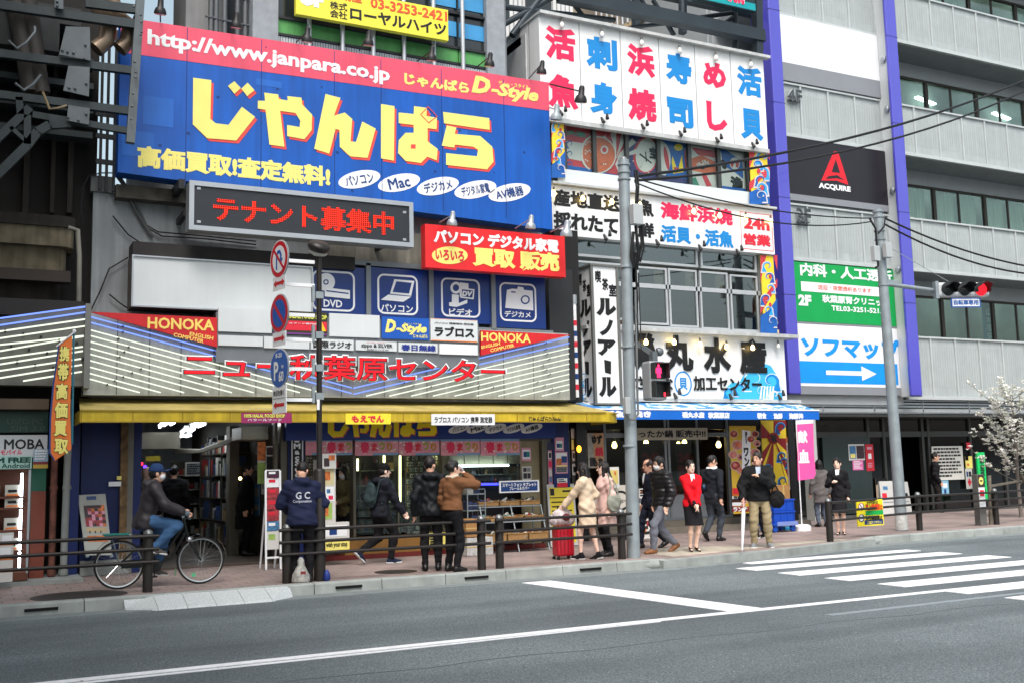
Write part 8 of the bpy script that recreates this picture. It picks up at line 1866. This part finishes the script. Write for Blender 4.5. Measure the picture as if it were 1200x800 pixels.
walk=lambda L,lift=0:((.08,-L,0,4),(-.08,L,.05,-4,30))
# 1 man in the passage, 2 dark browsing figure
person(286,650,'person in a long dark coat standing in profile in the arcade passage',1.74,82,Y=20.4,sk='b',top=dict(m=cloth('coal_coat',(17,17,19)),o=.03,hem=-.42,w=.006),bottom=('trousers',blk_tr,.012),shoes=('shoe',lea),hair=('short',hairm),hands=((.24,-.12,-.03),(-.24,.02,-.05)),seed=2,z0=.16)
person(203,650,'person in black seen from behind in the dark passage behind the cyclist',1.72,165,Y=21.6,sk='b',top=dict(m=black_c,o=.024,hem=-.12),bottom=('trousers',blk_tr,.012),shoes=('shoe',lea),hair=('short',hairm),seed=3,z0=.16)
person(170,650,'bald person mostly hidden behind the cyclist',1.7,150,Y=20.6,sk='c',top=dict(m=black_c,o=.02,hem=-.12),bottom=('trousers',blk_tr,.012),shoes=('shoe',lea),seed=4,z0=.16)
# hooded jacket man from behind
nv=cloth('hooded_navy',(30,36,62));I=person(360,684,'person in a navy hooded jacket with white back print seen from behind',1.7,164,pos=(4.28,14.98),lean=12,head=(-12,32),sk='b',hands=((.2,-.3,.16),(-.2,-.3,.16)),elb=((.8,.6,-.6),(-.8,.6,-.6)),top=dict(m=nv,o=.034,hem=-.13,hood=1,w=.009),bottom=('trousers',blk_tr,.016),shoes=('shoe',lea),hair=('short',hairm),wide=1.12,feet=((.12,0,0,10),(-.1,.02,0,-8)),seed=5)
def back_text(I,s_,x0,z0,x1,z1,m,b=.03):
 bo=I['body'];t=text(s_,(x0,z1),(x1,z0),0,m,bo,b,pxl=False,t=.004);lo=org(bo)
 jk=[c for c in bo.children if c.name.startswith('jacket')][0];V=np.array([v.co for v in jk.data.vertices])
 for v in t.data.vertices:
  x,z,th=v.co.x+lo.x,v.co.z+lo.z,v.co.y+lo.y;xx=-x
  near=V[(abs(V[:,0]-xx)<.022)&(abs(V[:,2]-z)<.022)];y=near[:,1].max() if len(near) else.15;v.co=(xx,y+.006-th*.3,z)
 return t
pw=mat('print_pale',(190,194,204),.7,var=0)
back_text(I,'G C',-.09,1.17,.11,1.27,pw,.02);back_text(I,'Corporation',-.13,1.11,.13,1.16,pw,.01)
# browsing woman inside
person(405,645,'person in an olive coat and white mask browsing inside the shop window',1.62,-62,Y=18.95,fem=True,sk='c',head=(-10,15),top=dict(m=cloth('olive',(96,88,60)),o=.026,hem=-.16,flare=.03),bottom=('trousers',blk_tr,.012),shoes=('shoe',lea),hair=('bob',hairm),mask=True,hands=((.12,-.3,.14),(-.12,-.3,.12)),seed=6,z0=.16)
# walking man with backpack
I=person(446,660,'person in a black beanie and dark jacket striding right with a backpack',1.72,94,sk='c',lean=7,feet=((.07,.34,.13,0,45),(-.07,-.16,0,0)),hip=(0,0,-.05),hands=((.2,.05,.05),(-.22,-.32,.02)),top=dict(m=cloth('dark_navy',(27,29,38)),o=.03,hem=-.1,hood=1),bottom=('trousers',blk_tr,.018),shoes=('shoe',cloth('navy_shoe',(28,36,60)),whs),hair=('beanie',hairm,cloth('beanie_knit',(16,16,17),.6,140)),seed=7)
def backpack(I,m,label,w=.15,d=.085,h=.22):
 T,s=I['T'],I['s'];S=SDF(T(0,.12,.25)-.4,T(0,.12,.25)+.4,.012);S.ell(T(0,.2,.25),(w,d,h),None,.02);S.ell(T(0,.25,.17),(w*.75,d*.8,h*.5),None,.03);S.wrinkle(.006,3)
 V,F=S.mesh();W_=I['W'];o0=W_(T(0,.2,.05));me=bpy.data.meshes.new('backpack');me.from_pydata([tuple(W_(v)-o0) for v in V],[],F.tolist());me.materials.append(m);me.polygons.foreach_set('use_smooth',[True]*len(F));o=bpy.data.objects.new('backpack',me);COL.objects.link(o);o.location=o0;tag(o,label,'backpack')
 st=MB()
 for x in(-.12,.12):st.tube([W_(T(x,.17,.12)),W_(T(x*1.1,.12,.5)),W_(T(x*1.1,.0,.575)),W_(T(x,-.15,.45)),W_(T(x*1.1,-.12,.25)),W_(T(x*1.3,.06,.12))],.016,6)
 st.build('strap',m,o);return o
backpack(I,cloth('pack_teal',(44,58,60)),'dark teal backpack on the man in the black beanie')
# two standing men
person(511,668,'person in a black jacket with pale hood lining behind the brown jacket man',1.74,158,pos=(6.42,15.35),sk='b',top=dict(m=cloth('black_shell',(18,22,26),rough=.5),o=.028,hem=-.1,hood=1,collar=cloth('grey_fleece',(150,146,146))),bottom=('trousers',blk_tr,.012),shoes=('shoe',lea),hair=('short',hairm),head=(-25,5),seed=8)
cuffm=cloth('cream_fleece',(206,196,176),.6,120)
I=person(527,671,'person in a brown suede jacket drinking from a small can',1.68,108,pos=(6.62,15.0),sk='a',head=(-18,-14),hands=((.2,-.05,-.06),(-.04,-.24,.575)),elb=((.6,1,-.2),(-.8,-.9,-.5)),top=dict(m=cloth('brown_suede',(112,76,50),.2,40,.12),o=.026,hem=.02,collar=cuffm,cuff=cuffm),bottom=('trousers',blk_tr,.014),shoes=('shoe',lea),hair=('short',hairm),seed=9)
W_=I['W'];c=W_(I['hp'](0,-.15,-.05));o=MB().lathe([(.02,0),(.026,.01),(.026,.09),(.02,.1)],c-Vector((0,0,.03)),12,axis=(-.5,.1,.8)).build('drink_can',mat('can_pale',(200,200,204),.3,.6));tag(o,'small pale drink can held to the mouth of the brown jacket man','can')
bl=MB();T=I['T'];bl.tube([W_(T(.165*math.cos(a)*1.02,.125*math.sin(a),.055)) for a in np.linspace(0,6.3,28)],.016,6);q_=bl.build('belt',lea,I['body']);q_.rotation_euler=(0,0,-R(108));
bl=MB();
# suitcase woman and companion
creamc=cloth('cream_coat',(208,188,162),.15,50);I=person(690,655,'person in a cream coat pulling the red suitcase with dark hair hiding the face',1.6,-142,pos=(9.3,15.45),fem=True,sk='c',lean=5,head=(0,8),feet=((.07,-.12,0,0),(-.07,.16,0,0,12)),hands=((.14,-.46,.0),(-.2,-.1,.06)),elb=((.5,.8,-.5),(-.7,1,-.2)),top=dict(m=creamc,o=.024,hem=-.36,flare=.035,name='coat'),shoes=('shoe',black_c,whs),hair=('bob',hairm,.01),seed=10)
pinkc=cloth('pink_coat',(220,186,176),.15,50);I9=person(709,650,'person in a dusty pink coat with long black hair beside the cream coat',1.62,-98,pos=tuple(gz(713,651,.126)[:2]),fem=True,sk='c',head=(-22,4),top=dict(m=pinkc,o=.022,hem=-.36,flare=.05,name='coat',collar=pinkc),bottom=('trousers',black_c,.004),shoes=('boot',lea),hair=('long',hairm),seed=11)
tb_=SDF((-.3,-.15,-.3),(.3,.15,.3),.012);tb_.ell((0,0,0),(.14,.06,.17),None,0);tb_.wrinkle(.006,4);tb_.cutp((0,0,.12),(0,0,1));bo=sdf_obj(tb_,'tote_bag',cloth('sage_canvas',(146,150,138)),loc=Vector((I9['W'](I9['T'](.3,.02,.06)))));tag(bo,'sage green tote bag at the side of the pink coat','bag')
m=MB();c=bo.location;sh_=I9['W'](I9['T'](.17,0,.57));m.tube([c+Vector((-.1,0,.1)),c+Vector((-.05,0,.3)),sh_+Vector((.0,0,.02)),c+Vector((.08,.05,.3)),c+Vector((.1,.02,.1))],.012,6);m.build('handle',MATS['cloth_sage_canvas'],bo)
# suit man, masked man
person(764,640,'older person in a dark blue suit walking left behind the masked man',1.68,-98,Y=16.75,sk='d',hip=(0,0,-.03),feet=((.07,.22,.05,0,25),(-.07,-.22,0,0)),top=dict(m=dsuit,o=.016,hem=-.13,v=whitep),bottom=('trousers',dsuit,.014),shoes=('shoe',lea),hair=('balding',hairb),head=(5,5),seed=12)
person(776,650,'person in a black puffer jacket and white mask striding left in grey trousers',1.74,-90,Y=15.7,sk='a',hip=(0,0,-.06),lean=2,feet=((.07,-.26,0,0),(-.07,.3,.05,0,25)),hands=((.24,-.05,-.04),(-.2,.1,-.02)),top=dict(m=mat('puffer_black',(22,22,24),.4,var=.08,scale=6,bump=.15),o=.034,hem=-.06,puff=1,w=.006,hood=1),bottom=('trousers',cloth('heather_grey',(104,108,118)),.016),shoes=('shoe',brn),hair=('short',hairm),mask=True,seed=13,head=(-6,8))
# woman in red
redc=cloth('red_jacket',(214,20,34),.1,40,.04);person(804,654,'person in a bright red jacket and black skirt standing with folded hands',1.6,-18,fem=True,pos=(11.5,15.5),sk='c',lean=1,feet=((.05,0,.03,12,8),(-.055,.03,.03,-6,8)),hands=((.035,-.215,-.02),(-.025,-.225,-.015)),elb=((1,.5,-.2),(-1,.5,-.2)),top=dict(m=redc,o=.012,hem=-.07,v=whitep,cuff=black_c,w=.004),bottom=('skirt',black_c,.01,.5,.01),shoes=('heel',lea),hair=('tied',hairm,.05),head=(6,0),seed=14)
# dark sweater man
person(846,633,'person in a dark sweater and grey trousers walking away by the restaurant door',1.73,112,pos=(13.4,17.35),sk='b',lean=3,feet=((.07,.22,.1,0,40),(-.07,-.06,0,-10)),hip=(0,0,-.02),hands=((.22,-.1,.04),(-.24,.1,-.04)),top=dict(m=cloth('black_knit',(30,33,40),.3,90),o=.014,hem=-.06,collar=whitep),bottom=('trousers',cloth('steel_grey',(58,64,72)),.014),shoes=('shoe',lea),hair=('short',hairm),head=(-30,10),seed=15)
# umbrella man, the person behind him
khaki=cloth('khaki',(150,138,108),.25,40,.08);I=person(896,652,'person in a black jacket and khaki trousers holding a folded white umbrella',1.73,-38,pos=(12.95,15.4),sk='b',wide=1.05,feet=((.14,0,0,14),(-.13,.0,0,-12)),hands=((.02,-.235,.36),(-.3,-.16,-.01)),elb=((1.2,.5,-.8),(-1,.8,-.1)),top=dict(m=cloth('black_anorak',(24,26,28),.2,50),o=.04,hem=-.08,v=mat('shirt_pale_blue',(170,184,200),.7),w=.01),bottom=('trousers',khaki,.02),shoes=('shoe',mat('sneaker_grey',(120,124,128),.6,var=.2,scale=30),whs),hair=('short',hairb),head=(-28,2),seed=16)
h_=I['W'](I['wr'][1])+Vector((-.02,-.05,-.07));tip=Vector(gz(869.5,649,.13));UM=empty('umbrella',h_,'folded white umbrella held point down by the khaki trousered man','umbrella')
m=MB();m.tube([h_.lerp(tip,.14),h_.lerp(tip,.22),h_.lerp(tip,.6),h_.lerp(tip,.93)],[.02,.038,.03,.012],10);m.build('canopy',mat('umbrella_white',(206,208,208),.5,var=.06,scale=8),UM);m=MB();m.tube([h_,tip],.007,6);m.build('shaft',alum,UM);m=MB();m.tube([h_+Vector((.0,0,.08)),h_,h_.lerp(tip,.12)],.014,8);m.build('handle',mat('handle_pink',(206,150,150),.4),UM)
bg=SDF((-.35,-.2,-.3),(.35,.2,.3),.012);bg.ell((0,0,0),(.17,.1,.16),None,0);bg.wrinkle(.008,9);bo=sdf_obj(bg,'shoulder_bag',cloth('bag_black',(22,22,23)),loc=I['W'](I['T'](.31,-.03,-.06)));bo.rotation_euler=(R(5),R(25),0);tag(bo,'black shoulder bag hanging at the side of the umbrella man','bag')
m=MB();c=bo.location;sh_=I['W'](I['T'](.2,0,.5));m.tube([c+Vector((-.14,-.02,.1)),sh_+Vector((.06,-.08,-.15)),sh_+Vector((.03,0,.06)),sh_+Vector((.1,.06,-.2)),c+Vector((.1,.03,.12))],.014,6);q_=m.build('strap',MATS['cloth_bag_black'],bo);q_.rotation_mode='XYZ';q_.matrix_parent_inverse=Matrix();q_.rotation_euler=bo.rotation_euler.to_matrix().inverted().to_euler()
person(894,628,'person in dark clothes mostly hidden behind the umbrella man',1.66,175,pos=(14.62,17.4),sk='b',top=dict(m=black_c,o=.02,hem=-.1),bottom=('trousers',blk_tr,.012),shoes=('shoe',black_c,whs),hair=('short',hairm),seed=17)
# office woman on the right, grey coat behind her, door man
person(984,628,'person in a black skirt suit standing behind the right guardrail post',1.6,-48,fem=True,pos=(16.35,16.9),sk='c',lean=0,feet=((.06,0,.03,12,8),(-.05,-.03,.03,-8,8)),hands=((.2,-.06,-.06),(-.1,-.24,.26)),top=dict(m=black_c,o=.014,hem=-.1,v=whitep),bottom=('skirt',black_c,.012,.5,.005),shoes=('heel',lea),hair=('tied',hairm,.05),head=(-10,-2),seed=18)
person(969,620,'person in a grey coat seen from behind near the white column',1.58,160,pos=(18.2,19.4),sk='b',fem=True,top=dict(m=cloth('grey_coat',(104,100,98)),o=.02,hem=-.3,name='coat'),bottom=('trousers',cloth('slate',(90,98,112)),.012),shoes=('shoe',lea),hair=('bob',hairm),seed=19)
person(1098,602,'person in a black jacket in profile at the office entrance',1.72,48,pos=(25.2,22.15),sk='b',top=dict(m=black_c,o=.026,hem=-.1),bottom=('trousers',cloth('dark_brown',(38,34,34)),.014),shoes=('shoe',lea),hair=('short',hairm),hands=((.2,-.12,.0),(-.2,-.1,-.02)),seed=20)
# ---- bicycle and cyclist
rx,ry=g2(139,690);fx,_=g2(236,684);by_=ry;wr_=.335;za=.126+wr_
BI=empty('bicycle',((rx+fx)/2,by_,.126),'dark city bicycle with silver mudguards ridden to the right along the pavement','bicycle')
frm=mat('bicycle_dark_green',(30,36,36),.3,.3,var=.05);chrome=mat('chrome',(180,184,184),.2,.9,var=0);tyre=mat('tyre',(22,22,22),.8,var=0)
Vb=lambda x,z,dy=0:Vector((x,by_+dy,z))
for x,l in((rx,'rear'),(fx,'front')):
 m=MB();m.lathe([(wr_-.028,-.014),(wr_-.005,-.016),(wr_,0),(wr_-.005,.016),(wr_-.028,.014)],Vb(x,za),40,axis=(0,1,0));n_=40
 m.f=[f for f in m.f if len(f)==4];m.i=m.i[:len(m.f)];m.sm=m.sm[:len(m.f)];w_=m.build('wheel',tyre,BI)
 m=MB();m.lathe([(wr_-.045,-.01),(wr_-.024,-.013),(wr_-.024,.013),(wr_-.045,.01),(wr_-.045,-.01)],Vb(x,za),40,axis=(0,1,0));m.f=[f for f in m.f if len(f)==4];m.i=m.i[:len(m.f)];m.sm=m.sm[:len(m.f)];m.build('rim',chrome,w_)
 m=MB()
 for k in range(28):
  a=2*math.pi*k/28;b=a+(.5 if k%2 else-.5);m.tube([Vb(x+.03*math.cos(b),za+.03*math.sin(b),.02*(1 if k%4<2 else-1)),Vb(x+(wr_-.04)*math.cos(a),za+(wr_-.04)*math.sin(a))],.0022,4)
 m.lathe([(.03,-.035),(.02,-.03),(.02,.03),(.03,.035)],Vb(x,za),12,axis=(0,1,0));m.build('spoke',chrome,w_)
 m=MB();P=[];a0,a1=(20,175) if l=='rear' else(5,120)
 for k in range(17):a=R(a0+(a1-a0)*k/16);P.append((x+(wr_+.03)*math.cos(a),za+(wr_+.03)*math.sin(a)))
 for k in range(16):m.add([Vb(*P[k],-.028),Vb(*P[k+1],-.028),Vb(*P[k+1],.028),Vb(*P[k],.028)],[(0,1,2,3)],0,True)
 m.build('mudguard',chrome if l=='front' else frm,BI)
bbx,bbz=rx+.47,za-.04;sx2,sz2=rx+.33,.126+.78;hx,hz=fx-.23,.126+.86
m=MB();m.tube([Vb(bbx,bbz),Vb(sx2,sz2)],.017,8);m.tube([Vb(bbx,bbz),Vb(bbx+.22,bbz+.09),Vb(hx+.02,hz-.12)],.018,8);m.tube([Vb(bbx-.04,bbz+.2),Vb(bbx+.18,bbz+.22),Vb(hx,hz-.02)],.015,8)
for d in(-.05,.05):m.tube([Vb(bbx,bbz,d*.5),Vb(rx,za,d)],.011,6);m.tube([Vb(sx2+.02,sz2-.12,d*.5),Vb(rx,za,d)],.009,6);m.tube([Vb(hx+.04,hz-.16,d*.7),Vb(hx+.1,hz-.32,d),Vb(fx,za,d)],.012,6)
m.tube([Vb(hx-.02,hz+.08),Vb(hx+.04,hz-.16)],.019,8);m.build('frame',frm,BI)
m=MB();m.tube([Vb(hx-.02,hz+.05),Vb(hx-.05,hz+.16)],.012,8);m.tube([Vb(hx-.17,hz+.2,-.27),Vb(hx-.06,hz+.21,-.22),Vb(hx-.04,hz+.16,-.06),Vb(hx-.04,hz+.16,.06),Vb(hx-.06,hz+.21,.22),Vb(hx-.17,hz+.2,.27)],.011,8);m.build('handlebar',chrome,BI)
m=MB()
for d in(-.27,.27):m.tube([Vb(hx-.18,hz+.2,d),Vb(hx-.08,hz+.207,d*.9)],.017,8)
m.build('grip',black,BI)
m=MB();m.ell(Vb(sx2-.02,sz2+.05),(.13,.09,.04),14);m.ell(Vb(sx2+.1,sz2+.05),(.1,.03,.03),10);m.build('saddle',lea,BI);m=MB();m.tube([Vb(sx2+.01,sz2-.1),Vb(sx2-.01,sz2+.03)],.013,8);m.build('seat_post',chrome,BI)
m=MB();m.lathe([(.085,-.004),(.09,0),(.085,.004)],Vb(bbx,bbz,-.06),20,axis=(0,1,0));m.tube([Vb(bbx,bbz,-.08),Vb(bbx-.02,bbz+.165,-.1)],.009,6);m.tube([Vb(bbx,bbz,.08),Vb(bbx+.02,bbz-.165,.1)],.009,6);m.box((bbx-.06,by_-.19,bbz+.155),(bbx+.03,by_-.1,bbz+.175));m.box((bbx-.03,by_+.1,bbz-.175),(bbx+.06,by_+.19,bbz-.155));m.build('crankset',darkmetal,BI)
m=MB();m.box((rx+.02,by_-.075,za-.05),(bbx+.05,by_-.065,za+.06));m.build('chain_guard',frm,BI)
m=MB();
for d in(-.07,0,.07):m.tube([Vb(rx-.2,za+.4,d),Vb(sx2-.05,za+.4,d)],.007,6)
for d in(-.07,.07):m.tube([Vb(rx-.12,za+.4,d),Vb(rx,za+.02,d)],.006,6)
m.build('rear_rack',chrome,BI);m=MB();m.box((rx-.22,by_-.08,za+.41),(rx+.12,by_+.08,za+.43));tag(m.build('green_strap_board',mat('teal_mat',(30,120,110),.5)),'thin teal board on the bicycle rear rack','board')
m=MB();m.ell(Vb(fx-.17,za+.3,-.04),(.05,.04,.04),10);m.build('headlight',chrome,BI);m=MB();m.tube([Vb(rx-.02,za,-.07),Vb(rx-.18,za-.16,-.14)],.008,6);m.build('kickstand',chrome,BI);m=MB();m.box((fx-.35+.0,by_-.03,za-.2),(fx-.345,by_+.03,za-.1));m.lathe([(.03,-.004),(.03,.004)],Vb(fx-.1,za-.2,-.02),10,axis=(0,1,0));m.build('reflector',mat('reflector_green',(90,180,130),.3),BI)
sadx=sx2-.02
cx=sadx+.02;sc_=1.7/1.72;hipz=(sz2+.06-.126)+.09
def lc(X,Z,dy):return(dy/sc_,-(X-cx)/sc_,(Z-.126)/sc_) # world bicycle coords -> person local (yaw 90: local -Y is world +X, local +X is world +Y)
f_r=lc(bbx-.03,bbz+.17,-.14);f_l=lc(bbx+.03,bbz-.15,.14);hr=Vector((hx-.12,0,hz+.2))
I=person(0,0,'person cycling in a dark quilted jacket, blue cap, white mask and jeans',1.7,90,pos=(cx,by_),sk='b',hip=(0,0,hipz/sc_-.92),lean=14,feet=((f_l[0],f_l[1],f_l[2]+.01,0,10),(f_r[0],f_r[1],f_r[2]+.01,0,12)),kpole=((.25,-1,.3),(-.15,-1,.3)),
           hands=((.24,-.42,.22),(-.24,-.42,.22)),elb=((.7,.4,-1),(-.7,.4,-1)),top=dict(m=mat('quilted_plum_black',(42,38,42),.55,var=.08,scale=5,bump=.2,bscale=30),o=.036,hem=-.13,hood=1,w=.004),bottom=('trousers',cloth('denim',(62,96,134),.3,80,.15),.018),shoes=('shoe',cloth('shoe_grey',(84,80,76)),whs),hair=('cap',hairm,cloth('cap_blue',(34,58,96),.2,90)),mask=True,head=(0,-8),seed=21)
glv=cloth('glove_grey',(96,108,116))
for i in(0,1):
 S=SDF(I['wr'][i]-.2,I['wr'][i]+.2,.009);e,w=I['el'][i],I['wr'][i];d=(w-e)/np.linalg.norm(w-e);S.cap(w-d*.02,w+d*.09,.04,.042,.02)
 for j in range(4):S.cap(w+d*.08+np.array([0,0,.028-.018*j]),w+d*.13+np.array([0,0,.02-.018*j])-np.array([0,0,.03]),.0135,.012,.006)
 S.cap(w+d*.03+np.array([0,0,.03]),w+d*.09+np.array([-.03*(1 if i==0 else-1),0,.02]),.014,.012,.01);sdf_obj(S,'glove',glv,I['body'])
